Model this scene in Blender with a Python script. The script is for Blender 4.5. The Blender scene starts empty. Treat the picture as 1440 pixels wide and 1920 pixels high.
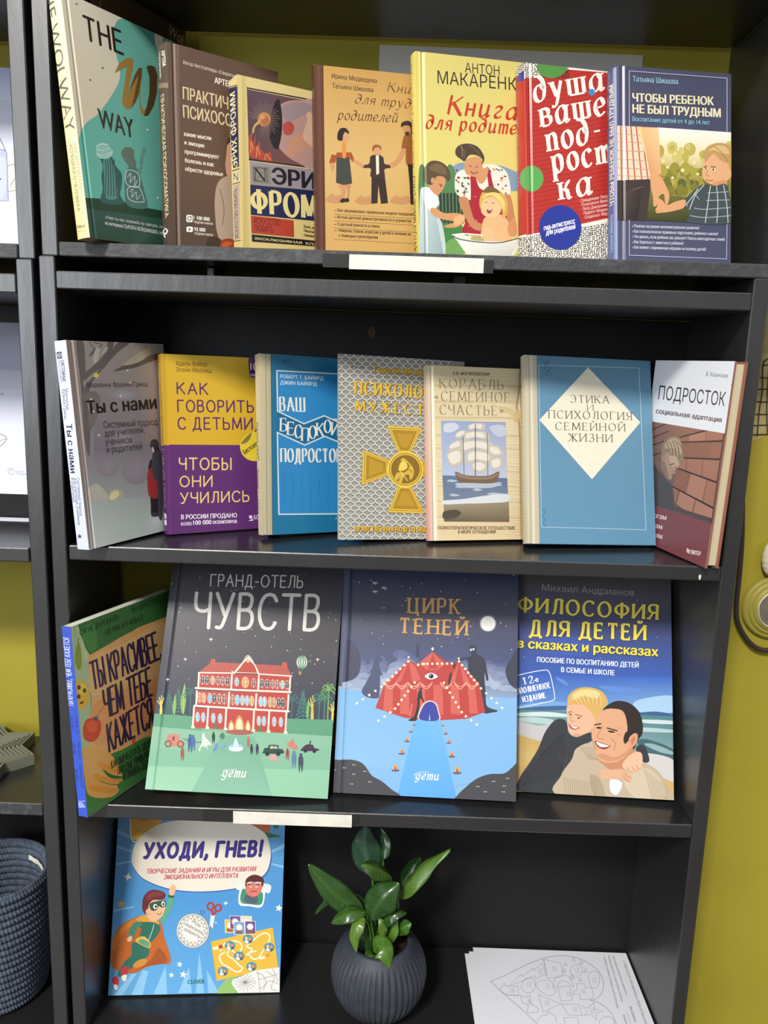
import bpy, math, random
from mathutils import Vector, Matrix, geometry
random.seed(7)
S = bpy.context.scene
COL = S.collection

# ------------------------------------------------------------------ camera, light, exposure
CAM_POS = Vector((0.0, -0.85, 0.0))
FPX = 1442.0                                   # focal length in pixels of the 1440 x 1920 frame
CAM_ROT = (Matrix(((1, 0, 0), (0, 0, -1), (0, 1, 0)))
           @ Matrix.Rotation(0.00337, 3, 'Y') @ Matrix.Rotation(-0.17713, 3, 'X') @ Matrix.Rotation(0.0325, 3, 'Z'))
cd = bpy.data.cameras.new('camera')
cd.sensor_fit = 'VERTICAL'; cd.sensor_height = 36.0; cd.lens = 36.0 * FPX / 1920.0
cd.clip_start = 0.02
cam = bpy.data.objects.new('camera', cd); COL.objects.link(cam)
cam.matrix_world = Matrix.Translation(CAM_POS) @ CAM_ROT.to_4x4()
S.camera = cam

S.view_settings.view_transform = 'Standard'; S.view_settings.look = 'None'
S.view_settings.exposure = 0.1; S.view_settings.gamma = 1.0
S.view_settings.use_curve_mapping = False

world = bpy.data.worlds.new('room_light'); S.world = world; world.use_nodes = True
wn = world.node_tree; wn.nodes.clear()
w_out = wn.nodes.new('ShaderNodeOutputWorld'); w_bg = wn.nodes.new('ShaderNodeBackground')
w_tc = wn.nodes.new('ShaderNodeTexCoord'); w_sep = wn.nodes.new('ShaderNodeSeparateXYZ'); w_rp = wn.nodes.new('ShaderNodeValToRGB')
w_map = wn.nodes.new('ShaderNodeMapRange'); w_map.inputs['From Min'].default_value = -1.0; w_map.inputs['From Max'].default_value = 1.0
wn.links.new(w_tc.outputs['Generated'], w_sep.inputs[0]); wn.links.new(w_sep.outputs['Z'], w_map.inputs['Value'])
wn.links.new(w_map.outputs['Result'], w_rp.inputs[0]); wn.links.new(w_rp.outputs[0], w_bg.inputs[0]); wn.links.new(w_bg.outputs[0], w_out.inputs[0])
for w_k, (w_pos, w_col) in enumerate(((0.20, (0.07, 0.066, 0.06)), (0.44, (0.27, 0.265, 0.26)), (0.62, (1.02, 1.03, 1.08)), (0.80, (1.75, 1.77, 1.84)))):  # dark floor below, bright ceiling above
    w_e = w_rp.color_ramp.elements[w_k] if w_k < 2 else w_rp.color_ramp.elements.new(w_pos)
    w_e.position = w_pos; w_e.color = (*w_col, 1)
w_bg.inputs[1].default_value = 0.45

def area(name, pos, target, sx, sy, power, color):
    l = bpy.data.lights.new(name, 'AREA'); l.shape = 'RECTANGLE'; l.size = sx; l.size_y = sy
    l.energy = power; l.color = color
    o = bpy.data.objects.new(name, l); COL.objects.link(o); o.location = pos
    o.rotation_euler = (Vector(target) - Vector(pos)).to_track_quat('-Z', 'Y').to_euler()
    return o
area('ceiling_lamp', (-1.5, -4.0, 3.2), (0, 0, -0.1), 0.7, 0.7, 295.0, (1.0, 0.955, 0.88))
area('cool_side_fill', (-2.6, -3.4, 0.5), (0, 0, -0.1), 1.6, 1.6, 70.0, (0.86, 0.93, 1.0))  # added cool fill from the left, brightens spines and cell interiors

# ------------------------------------------------------------------ helpers
def lin(h):
    h = h.lstrip('#'); r = []
    for i in (0, 2, 4):
        c = int(h[i:i+2], 16) / 255
        r.append(c / 12.92 if c <= 0.04045 else ((c + 0.055) / 1.055) ** 2.4)
    return tuple(r)

def mat(name, color, rough=0.5, spec=0.5, metallic=0.0, bump=None, attr=None, coat=0.0, vary=None):
    m = bpy.data.materials.new(name); m.use_nodes = True
    nt = m.node_tree; b = nt.nodes['Principled BSDF']
    b.inputs['Roughness'].default_value = rough; b.inputs['Specular IOR Level'].default_value = spec
    b.inputs['Metallic'].default_value = metallic; b.inputs['Coat Weight'].default_value = coat
    b.inputs['Coat Roughness'].default_value = 0.15
    if color is not None: b.inputs['Base Color'].default_value = (*color, 1)
    if attr:
        a = nt.nodes.new('ShaderNodeAttribute'); a.attribute_name = attr
        nt.links.new(a.outputs['Color'], b.inputs['Base Color'])
    if vary:                                           # (scale, other colour, low, high)
        tc = nt.nodes.new('ShaderNodeTexCoord'); n = nt.nodes.new('ShaderNodeTexNoise'); n.inputs['Scale'].default_value = vary[0]
        n.inputs['Detail'].default_value = 6; rp = nt.nodes.new('ShaderNodeValToRGB')
        rp.color_ramp.elements[0].position = vary[2]; rp.color_ramp.elements[0].color = (*color, 1)
        rp.color_ramp.elements[1].position = vary[3]; rp.color_ramp.elements[1].color = (*vary[1], 1)
        nt.links.new(tc.outputs['Object'], n.inputs['Vector']); nt.links.new(n.outputs['Fac'], rp.inputs[0])
        nt.links.new(rp.outputs[0], b.inputs['Base Color'])
    if bump:                                           # (scale, strength, distance, stretch)
        tc = nt.nodes.new('ShaderNodeTexCoord'); mp = nt.nodes.new('ShaderNodeMapping'); n = nt.nodes.new('ShaderNodeTexNoise')
        mp.inputs['Scale'].default_value = bump[3]; n.inputs['Scale'].default_value = bump[0]; n.inputs['Detail'].default_value = 5
        bp = nt.nodes.new('ShaderNodeBump'); bp.inputs['Strength'].default_value = bump[1]; bp.inputs['Distance'].default_value = bump[2]
        nt.links.new(tc.outputs['Object'], mp.inputs[0]); nt.links.new(mp.outputs[0], n.inputs['Vector'])
        nt.links.new(n.outputs['Fac'], bp.inputs['Height']); nt.links.new(bp.outputs[0], b.inputs['Normal'])
    return m

M_BLACK = mat('black_painted_wood', (0.015, 0.015, 0.016), 0.36, 1.0, bump=(60, 0.25, 0.002, (1, 1, 0.25)),
              vary=(9, (0.021, 0.021, 0.022), 0.45, 0.75))
M_SHELF = mat('black_glossy_shelf', (0.014, 0.014, 0.015), 0.24, 0.5, bump=(40, 0.12, 0.001, (0.3, 1, 1)))
M_EDGE = mat('black_worn_edge', (0.040, 0.041, 0.043), 0.55, 0.45, bump=(150, 0.5, 0.002, (1, 1, 1)),
             vary=(70, (0.085, 0.088, 0.092), 0.52, 0.78))
M_PANEL = mat('black_back_panel', (0.009, 0.009, 0.0095), 0.5, 0.2, bump=(90, 0.3, 0.001, (1, 1, 1)))
M_WALL = mat('olive_yellow_paint', lin('9e9230'), 0.6, 0.3, bump=(25, 0.15, 0.003, (1, 1, 1)), vary=(3, lin('918527'), 0.4, 0.7))
M_FLOOR = mat('dark_floor', (0.10, 0.085, 0.07), 0.5)
M_PRINT = mat('printed_cover', None, 0.34, 0.45, attr='paint', coat=0.0)
M_MATTE = mat('printed_paper', None, 0.7, 0.2, attr='paint')
M_LABEL = mat('label_paper', lin('dcd8cc'), 0.6, 0.3, vary=(60, lin('cdc9be'), 0.5, 0.8))
M_TAPE = mat('black_tape', (0.018, 0.018, 0.018), 0.35, 0.5)
M_CREAM = mat('cream_page_paper', lin('cbbf9e'), 0.8, 0.2)
M_WHITE = mat('white_page_paper', lin('d9d5c8'), 0.8, 0.2)
for mm in (M_CREAM, M_WHITE):                          # the fine lines of the stacked leaves
    nt = mm.node_tree; b = nt.nodes['Principled BSDF']; c0 = b.inputs['Base Color'].default_value[:3]
    tc = nt.nodes.new('ShaderNodeTexCoord'); wv = nt.nodes.new('ShaderNodeTexWave'); wv.bands_direction = 'Y'
    wv.inputs['Scale'].default_value = 420; wv.inputs['Distortion'].default_value = 2; rp = nt.nodes.new('ShaderNodeValToRGB')
    rp.color_ramp.elements[0].color = (*[c * 0.78 for c in c0], 1); rp.color_ramp.elements[1].color = (*c0, 1)
    nt.links.new(tc.outputs['Object'], wv.inputs['Vector']); nt.links.new(wv.outputs['Fac'], rp.inputs[0]); nt.links.new(rp.outputs[0], b.inputs['Base Color'])

def link(name, me, m=None, parent=None):
    o = bpy.data.objects.new(name, me); COL.objects.link(o)
    if m is not None:
        for x in (m if isinstance(m, (list, tuple)) else [m]): me.materials.append(x)
    if parent is not None: o.parent = parent
    return o

def empty(name, loc=(0, 0, 0), rot=None):
    o = bpy.data.objects.new(name, None); o.empty_display_size = 0.02; COL.objects.link(o)
    o.location = loc
    if rot is not None: o.rotation_euler = rot
    return o

def tag(o, label=None, cat=None, group=None, kind=None):
    if label: o['label'] = label
    if cat: o['category'] = cat
    if group: o['group'] = group
    if kind: o['kind'] = kind
    return o

class MB:
    """collects vertices and faces; build() links them as one mesh object"""
    def __init__(s): s.v = []; s.f = []; s.m = []; s.sm = []
    def quad(s, ps, mi=0, sm=False):
        n = len(s.v); s.v += [tuple(p) for p in ps]; s.f.append(tuple(range(n, n + len(ps)))); s.m.append(mi); s.sm.append(sm)
    def box(s, x0, x1, y0, y1, z0, z1, mi=0, front=None, top=None, ch=0.0):
        if ch:                                          # softened long edges: chamfered cross sections
            pr = [(x0 + ch, y0), (x1 - ch, y0), (x1, y0 + ch), (x1, y1 - ch), (x1 - ch, y1), (x0 + ch, y1), (x0, y1 - ch), (x0, y0 + ch)]
            rings = []
            for z, k in ((z0, ch), (z0 + ch, 0), (z1 - ch, 0), (z1, ch)):
                n = len(s.v)
                cx, cy = (x0 + x1) / 2, (y0 + y1) / 2
                for (x, y) in pr:
                    s.v.append((x - math.copysign(min(k, abs(x - cx)), x - cx) * 0.6, y - math.copysign(min(k, abs(y - cy)), y - cy) * 0.6, z))
                rings.append(list(range(n, n + 8)))
            fr = front if front is not None else mi; tp = top if top is not None else mi
            for a, b in zip(rings, rings[1:]):
                for i in range(8):
                    j = (i + 1) % 8
                    s.f.append((a[i], a[j], b[j], b[i])); s.m.append(fr if i in (7, 0, 1) else mi); s.sm.append(False)
            s.f.append(tuple(reversed(rings[0]))); s.m.append(mi); s.sm.append(False)
            s.f.append(tuple(rings[-1])); s.m.append(tp); s.sm.append(False)
            return
        n = len(s.v)
        s.v += [(x0, y0, z0), (x1, y0, z0), (x1, y1, z0), (x0, y1, z0), (x0, y0, z1), (x1, y0, z1), (x1, y1, z1), (x0, y1, z1)]
        fr = front if front is not None else mi; tp = top if top is not None else mi
        for q, k in (((0, 3, 2, 1), mi), ((4, 5, 6, 7), tp), ((0, 1, 5, 4), fr), ((1, 2, 6, 5), mi), ((2, 3, 7, 6), mi), ((3, 0, 4, 7), mi)):
            s.f.append(tuple(n + i for i in q)); s.m.append(k); s.sm.append(False)
    def grid(s, fn, nu, nv, mi=0, cu=False, cv=False, sm=True, flip=False):
        n = len(s.v); U = nu if cu else nu + 1; V = nv if cv else nv + 1
        for i in range(U):
            for j in range(V): s.v.append(tuple(fn(i / nu, j / nv)))
        for i in range(nu):
            for j in range(nv):
                a = n + i * V + j; b = n + ((i + 1) % U) * V + j
                c = n + ((i + 1) % U) * V + (j + 1) % V; d = n + i * V + (j + 1) % V
                s.f.append((a, d, c, b) if flip else (a, b, c, d)); s.m.append(mi); s.sm.append(sm)
    def tube(s, pts, r, seg=8, mi=0):
        pts = [Vector(p) for p in pts]; n0 = len(s.v); up = Vector((0, 0, 1))
        for i, p in enumerate(pts):
            t = (pts[min(i + 1, len(pts) - 1)] - pts[max(i - 1, 0)]).normalized()
            a = t.cross(up if abs(t.z) < 0.95 else Vector((1, 0, 0))).normalized(); b = t.cross(a)
            rr = r[i] if isinstance(r, (list, tuple)) else r
            for k in range(seg):
                an = 2 * math.pi * k / seg; s.v.append(tuple(p + a * math.cos(an) * rr + b * math.sin(an) * rr))
        for i in range(len(pts) - 1):
            for k in range(seg):
                k2 = (k + 1) % seg
                s.f.append((n0 + i * seg + k, n0 + i * seg + k2, n0 + (i + 1) * seg + k2, n0 + (i + 1) * seg + k)); s.m.append(mi); s.sm.append(True)
        s.f.append(tuple(n0 + k for k in range(seg))); s.m.append(mi); s.sm.append(False)
        e = n0 + (len(pts) - 1) * seg
        s.f.append(tuple(e + k for k in reversed(range(seg)))); s.m.append(mi); s.sm.append(False)
    def build(s, name, m, parent=None):
        me = bpy.data.meshes.new(name); me.from_pydata(s.v, [], s.f); me.update()
        o = link(name, me, m, parent)
        me.polygons.foreach_set('material_index', s.m); me.polygons.foreach_set('use_smooth', s.sm)
        return o

def ray(px, py):                                        # direction of the line of sight through a point of the photograph
    return CAM_ROT @ Vector(((px - 720) / FPX, (960 - py) / FPX, -1.0))
def at_y(px, py, y):
    d = ray(px, py); return CAM_POS + d * ((y - CAM_POS.y) / d.y)
def at_z(px, py, z):
    d = ray(px, py); return CAM_POS + d * ((z - CAM_POS.z) / d.z)

# ------------------------------------------------------------------ lettering
# skeletons of letters: "width|stroke|stroke"; l = straight, c = curve, o = ellipse (centre; radii)
SK = dict(p.split(':', 1) for p in '''А:70|l0,0 35,100|l35,100 70,0|l13,36 57,36
Б:56|l0,0 0,100|l0,100 50,100|c0,55 30,55 50,48 55,28 48,8 28,0 0,0
В:54|l0,0 0,100|c0,100 30,100 45,92 47,77 41,61 26,54 0,54|c26,54 46,48 53,28 46,8 28,0 0,0
Г:50|l0,0 0,100|l0,100 50,100
Д:70|l0,-18 0,0|l0,0 68,0|l68,0 68,-18|l56,0 56,100|l56,100 24,100|c24,100 21,50 10,0
Е:50|l0,0 0,100|l0,100 48,100|l0,53 42,53|l0,0 50,0
Ж:92|l46,0 46,100|l3,100 44,50|l44,50 0,0|l89,100 48,50|l48,50 92,0
З:50|c2,86 14,97 28,100 43,92 45,77 39,62 20,54|c20,54 43,48 50,28 42,8 24,0 8,3 0,16
И:66|l0,0 0,100|l0,0 66,100|l66,0 66,100
Й:66|l0,0 0,100|l0,0 66,100|l66,0 66,100|c20,128 25,117 33,114 41,117 46,128
К:60|l0,0 0,100|l2,45 56,100|l18,60 60,0
Л:62|l60,0 60,100|l60,100 24,100|c24,100 21,50 15,12 8,2 0,2
М:80|l0,0 6,100|l6,100 40,10|l40,10 74,100|l74,100 80,0
Н:64|l0,0 0,100|l64,0 64,100|l0,52 64,52
О:74|o37,50 37,50
П:64|l0,0 0,100|l64,0 64,100|l0,100 64,100
Р:52|l0,0 0,100|c0,100 30,100 47,92 51,73 45,54 28,46 0,46
С:64|c64,82 53,96 36,100 17,94 4,74 0,50 4,26 17,6 36,0 53,4 64,18
Т:64|l32,0 32,100|l0,100 64,100
У:64|l0,100 34,38|c64,100 42,44 29,12 19,1 5,2
Ф:84|l42,-3 42,104|o42,54 40,34
Х:62|l2,100 62,0|l62,100 0,0
Ц:70|l0,0 0,100|l58,0 58,100|l0,0 68,0|l68,0 68,-20
Ч:56|c0,100 0,68 8,53 26,48 44,50 56,56|l56,0 56,100
Ш:94|l0,0 0,100|l47,0 47,100|l94,0 94,100|l0,0 94,0
Щ:102|l0,0 0,100|l46,0 46,100|l92,0 92,100|l0,0 102,0|l102,0 102,-20
Ь:52|l0,0 0,100|c0,56 28,56 45,50 52,28 45,6 28,0 0,0
Ы:74|l0,0 0,100|c0,56 22,56 38,50 45,28 38,6 24,0 0,0|l74,0 74,100
Э:62|c0,80 12,96 28,100 46,94 59,74 62,50 59,26 46,6 28,0 12,4 0,18|l24,52 62,52
Ю:98|l0,0 0,100|l0,52 26,52|o61,50 37,50
Я:56|l54,0 54,100|c54,100 24,100 6,92 2,74 8,56 26,48 54,48|l30,48 0,0
«:40|l18,62 2,44|l2,44 18,26|l38,62 22,44|l22,44 38,26
»:40|l2,62 18,44|l18,44 2,26|l22,62 38,44|l38,44 22,26
-:36|l4,42 32,42
!:14|l6,32 7,104|l6,0 6,10
,:14|c8,10 8,-4 0,-18
1:30|l18,0 18,100|l18,100 0,80
2:56|c4,76 14,96 30,100 48,90 48,66 30,36 2,0|l2,0 54,0
а:54|c44,50 34,64 18,62 4,44 2,20 10,2 24,2 38,20 44,44|l46,66 42,14|c42,14 44,2 50,2 58,10
в:46|l5,0 5,66|c5,66 24,66 36,58 35,44 26,36 5,36|c26,36 42,30 42,10 28,0 5,0
г:40|c4,54 14,66 30,62 32,50 20,34 8,18 12,3 26,1 38,10
д:48|c40,46 28,62 12,58 2,36 4,10 20,0 36,12 44,44 40,78 26,96 6,98
е:44|c2,32 30,34 40,44 36,60 24,66 8,54 1,30 8,8 22,0 42,12
и:50|l4,66 4,22|c4,22 8,3 20,1 38,24|l42,66 40,14|c40,14 42,2 47,2 54,10
й:50|l4,66 4,22|c4,22 8,3 20,1 38,24|l42,66 40,14|c40,14 42,2 47,2 54,10|c12,92 18,84 26,82 34,86 38,94
к:44|l4,0 4,66|c42,62 34,64 22,42 6,34|c16,36 28,30 32,6 38,0 44,4
л:44|c-2,4 6,2 14,24 22,66|l22,66 40,66|l40,66 40,0
м:54|c-2,3 5,4 12,66|l12,66 28,10|l28,10 46,66|l46,66 50,0
н:44|l4,0 4,66|l40,0 40,66|l4,34 40,34
о:44|o22,33 21,33
п:44|l4,0 4,66|c4,40 14,62 28,66 37,54 38,40|l38,40 38,0
р:46|l4,-34 4,66|c4,44 14,64 28,66 40,52 40,20 30,2 16,2 4,18
с:42|c39,54 26,66 8,56 1,32 8,8 24,0 40,12
т:60|l4,0 4,66|c4,42 12,62 22,66 30,58 31,42|l31,42 31,0|c31,42 40,62 48,66 56,58 58,42|l58,42 58,0
у:46|l2,66 20,8|c44,66 30,24 18,-14 8,-30 -6,-28
g:48|c42,58 26,66 8,56 2,36 8,10 22,2 36,14 42,36|l44,64 40,0|c40,0 36,-24 22,-34 4,-30
х:44|l2,66 42,0|l42,66 0,0
ш:70|l4,66 4,4|l35,66 35,4|l66,66 66,4|l4,2 66,2
я:42|l38,0 38,66|c38,66 18,66 6,58 6,44 14,34 38,33|l22,33 0,0
ь:42|l4,0 4,66|c4,36 26,38 40,30 38,8 24,0 4,0
ы:56|l4,0 4,66|c4,36 22,38 34,30 32,8 20,0 4,0|l54,0 54,66'''.split('\n'))

def catmull(P, closed=False, n=6):
    out = []; N = len(P)
    if N < 3: return [tuple(p) for p in P]
    for i in range(N if closed else N - 1):
        if closed: p0, p1, p2, p3 = P[(i - 1) % N], P[i], P[(i + 1) % N], P[(i + 2) % N]
        else: p0, p1, p2, p3 = P[max(i - 1, 0)], P[i], P[i + 1], P[min(i + 2, N - 1)]
        for k in range(n):
            t = k / n; t2 = t * t; t3 = t2 * t
            out.append(tuple(0.5 * (2 * p1[d] + (p2[d] - p0[d]) * t + (2 * p0[d] - 5 * p1[d] + 4 * p2[d] - p3[d]) * t2 + (3 * p1[d] - p0[d] - 3 * p2[d] + p3[d]) * t3) for d in (0, 1)))
    if not closed: out.append(tuple(P[-1]))
    return out

def ribbon(P, wf, closed=False, cap=False):
    """a stroke of varying width as triangles; wf(dx, dy, index) gives the half width"""
    P = [P[0]] + [p for q, p in zip(P, P[1:]) if abs(p[0] - q[0]) + abs(p[1] - q[1]) > 1e-7]
    if closed and len(P) > 2 and abs(P[0][0] - P[-1][0]) + abs(P[0][1] - P[-1][1]) < 1e-6: P = P[:-1]
    N = len(P); L = []; R = []
    if N < 2: return []
    for i, p in enumerate(P):
        a = P[(i - 1) % N] if (closed or i > 0) else None
        b = P[(i + 1) % N] if (closed or i < N - 1) else None
        ds = []
        for u, v in ((a, p), (p, b)):
            if u is None or v is None: continue
            dx, dy = v[0] - u[0], v[1] - u[1]; l = math.hypot(dx, dy) or 1e-9; ds.append((dx / l, dy / l))
        if len(ds) == 2:
            tx, ty = ds[0][0] + ds[1][0], ds[0][1] + ds[1][1]; l = math.hypot(tx, ty)
            if l < 0.3: tx, ty = ds[1]; k = 1
            else: tx /= l; ty /= l; k = min(1 / max(0.35, tx * ds[0][0] + ty * ds[0][1]), 2.2)
        else: tx, ty = ds[0]; k = 1
        w = wf(tx, ty, i / max(1, N - 1)) * k
        L.append((p[0] - ty * w, p[1] + tx * w)); R.append((p[0] + ty * w, p[1] - tx * w))
    T = []
    for i in range(N if closed else N - 1):
        j = (i + 1) % N; T += [(R[i], R[j], L[j]), (R[i], L[j], L[i])]
    if cap and not closed:
        for e, q in ((0, 1), (N - 1, N - 2)):
            p = P[e]; dx, dy = p[0] - P[q][0], p[1] - P[q][1]; l = math.hypot(dx, dy) or 1e-9; dx /= l; dy /= l
            w = math.hypot(L[e][0] - p[0], L[e][1] - p[1]); F = []
            for k in range(7):
                an = -math.pi / 2 + math.pi * k / 6; c, s_ = math.cos(an), math.sin(an)
                F.append((p[0] + w * (dx * c - dy * s_), p[1] + w * (dy * c + dx * s_)))
            T += [(F[0], F[k], F[k + 1]) for k in range(1, 6)]
    return T

STY = {  # thick, thin ratio, nib angle, serif length, round caps, letter gap, slant
    'mono':  (0.10, 1.0, 0, 0, True, 0.26, 0.0),
    'fat':   (0.25, 1.0, 0, 0, True, 0.36, 0.10),
    'hand':  (0.13, 1.0, 0, 0, True, 0.30, 0.0),
    'thin':  (0.085, 1.0, 0, 0, True, 0.24, 0.0),
    'light': (0.06, 1.0, 0, 0, True, 0.26, 0.0),
    'roman': (0.125, 0.38, 20, 0.11, False, 0.36, 0.0),
    'bold':  (0.20, 0.38, 15, 0.13, False, 0.42, 0.0),
    'cond':  (0.15, 0.40, 15, 0.08, False, 0.34, 0.0),
    'slab':  (0.17, 0.60, 0, 0.13, False, 0.42, 0.0),
    'flare': (0.21, 0.62, 15, 0.03, False, 0.34, 0.0),
    'ital':  (0.18, 0.36, 25, 0.07, False, 0.26, 0.10),
    'script': (0.125, 0.32, 35, 0.0, True, 0.20, 0.28),
    'brush': (0.21, 0.36, 35, 0.0, True, 0.26, 0.22),
}
def skeleton_text(text, style, width, h, vis=None):
    """triangles per sub-layer, baseline at y = 0, capitals h tall; the first vis letters fill the width"""
    thick, ratio, nib, ser, cap, gap, slant = STY[style]
    text = text.translate(str.maketrans('THEAP', 'ТНЕАР'))
    adv = []; x = 0.0
    for ch in text:
        if ch == ' ': adv.append(x); x += 0.42; continue
        w = float(SK[ch].split('|')[0]) / 100; adv.append(x); x += w + gap
    adv.append(x)
    n = len(text) if vis is None else vis
    nat = (adv[n] - gap) if n <= len(text) else x
    sx = width / nat
    layers = {}
    na = math.radians(nib)
    def wf(dx, dy, t):
        if ratio >= 1: return thick * h / 2
        return thick * h / 2 * max(ratio, abs(dy * math.cos(na) - dx * math.sin(na)))
    for ch, a in zip(text, adv):
        if ch == ' ': continue
        strokes = SK[ch].split('|')[1:]
        def tr(px, py): return ((a + px / 100) * sx + slant * py / 100 * h, py / 100 * h)
        k = 0; ends = []
        for s_ in strokes: ends += [tuple(map(float, q.split(','))) for q in s_[1:].split()]
        for s_ in strokes:
            q = [tuple(map(float, z.split(','))) for z in s_[1:].split()]
            if s_[0] == 'o':
                (cx, cy), (rx, ry) = q
                P = [tr(cx + rx * math.cos(i * math.pi / 14), cy + ry * math.sin(i * math.pi / 14)) for i in range(28)]
                T = ribbon(P, wf, closed=True)
            elif s_[0] == 'c': T = ribbon([tr(*p) for p in catmull(q)], wf, cap=cap)
            else: T = ribbon([tr(*p) for p in q], wf, cap=cap)
            layers.setdefault(k, []).extend(T); k += 1
            if ser and s_[0] == 'l':
                (x0, y0), (x1, y1) = q[0], q[-1]
                th = max(thick * ratio * h * 0.8, 0.035 * h)
                if abs(y1 - y0) > abs(x1 - x0) * 0.6 and abs(y1 - y0) > 30:
                    for (ex, ey) in (q[0], q[-1]):
                        if ey in (0, 100, 66, -34) or (ey in (4,) and False):
                            px, py = tr(ex, ey); sl = ser * h + thick * h * 0.5
                            sl = min(sl, 0.2 * h) * min(1.0, max(0.55, sx / h * 0.9 if h else 1))
                            yy = (py, py + th) if ey <= 0 else (py - th, py)
                            T2 = [(px - sl, yy[0]), (px + sl, yy[0]), (px + sl, yy[1]), (px - sl, yy[1])]
                            layers.setdefault(k, []).extend([(T2[0], T2[1], T2[2]), (T2[0], T2[2], T2[3])]); k += 1
                elif abs(y1 - y0) < 3 and abs(x1 - x0) > 20 and y0 in (0, 100):
                    for (ex, ey) in (q[0], q[-1]):
                        if sum(1 for e in ends if abs(e[0] - ex) < 2 and abs(e[1] - ey) < 2) > 1: continue
                        px, py = tr(ex, ey); dn = -0.2 * h if ey == 100 else 0.2 * h; tw = th * 1.1
                        sg = 1 if ex < (x0 + x1) / 2 else -1
                        T2 = [(px, py), (px + sg * tw * 1.6, py), (px + sg * tw * 0.3, py + dn), (px, py + dn)]
                        layers.setdefault(k, []).extend([(T2[0], T2[1], T2[2]), (T2[0], T2[2], T2[3])]); k += 1
    return [layers[i] for i in sorted(layers)]

FC = bpy.data.curves.new('lettering', 'FONT'); FO = bpy.data.objects.new('lettering', FC); COL.objects.link(FO)
def font_mesh(text):
    """outlines of the letters, filled by winding number (their pieces overlap), as triangles"""
    FC.body = text; bpy.context.view_layer.update()
    cu = FO.to_curve(bpy.context.evaluated_depsgraph_get()); CT = []
    for sp in cu.splines:
        B = sp.bezier_points; P = []
        for k in range(len(B)):
            a, b = B[k], B[(k + 1) % len(B)]
            if a.handle_right_type == 'VECTOR' and b.handle_left_type == 'VECTOR': P.append((a.co.x, a.co.y))
            else: P += [(q.x, q.y) for q in geometry.interpolate_bezier(a.co, a.handle_right, b.handle_left, b.co, 5)[:-1]]
        if len(P) > 2: CT.append((min(p[0] for p in P), max(p[0] for p in P), P))
    FO.to_curve_clear()
    groups = []                                        # outlines that overlap sideways are filled together
    for c in sorted(CT, key=lambda c: c[0]):
        if groups and c[0] < groups[-1][0] - 1e-4: groups[-1][1].append(c); groups[-1][0] = max(groups[-1][0], c[1])
        else: groups.append([c[1], [c]])
    T = []
    for _, cs in groups:
        V = []; E = []
        for _, _, P in cs:
            n = len(V); V += [Vector(p) for p in P]; E += [(n + k, n + (k + 1) % len(P)) for k in range(len(P))]
        r = geometry.delaunay_2d_cdt(V, E, [], 0, 1e-6)
        for f in r[2]:
            p = [tuple(r[0][k]) for k in f]; cx = sum(q[0] for q in p) / 3; cy = sum(q[1] for q in p) / 3; w = 0
            for _, _, P in cs:
                for k in range(len(P)):
                    (ax, ay), (bx, by) = P[k - 1], P[k]
                    if (ay <= cy) != (by <= cy) and ax + (cy - ay) * (bx - ax) / (by - ay) > cx: w += 1 if by > ay else -1
            if w: T.append(tuple(p))
    return T
CAPH = max(p[1] for t in font_mesh('H') for p in t)
def sans_text(text, width, h, bold=0.0, slant=0.0, vis=None):
    T = font_mesh(text)
    if not T: return []
    x0 = min(p[0] for t in T for p in t); x1 = max(p[0] for t in T for p in t)
    if vis is not None and vis < len(text):
        Tv = font_mesh(text[:vis]); x1 = max(p[0] for t in Tv for p in t)
    sx = width / (x1 - x0); sy = h / CAPH; out = []
    for e, f in {0: ((0, 0),), 1: ((-.5, 0), (.5, 0)), 2: ((-1, -.4), (0, .4), (1, -.4)), 3: ((-1.5, -.5), (-.5, .5), (.5, -.5), (1.5, .5))}[bold]:
        d = 0.026 * e * sy; g = 0.026 * f * sy
        out.append([tuple(((p[0] - x0) * sx + d + slant * p[1] * sy, p[1] * sy + g) for p in t) for t in T])
    return out

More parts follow.
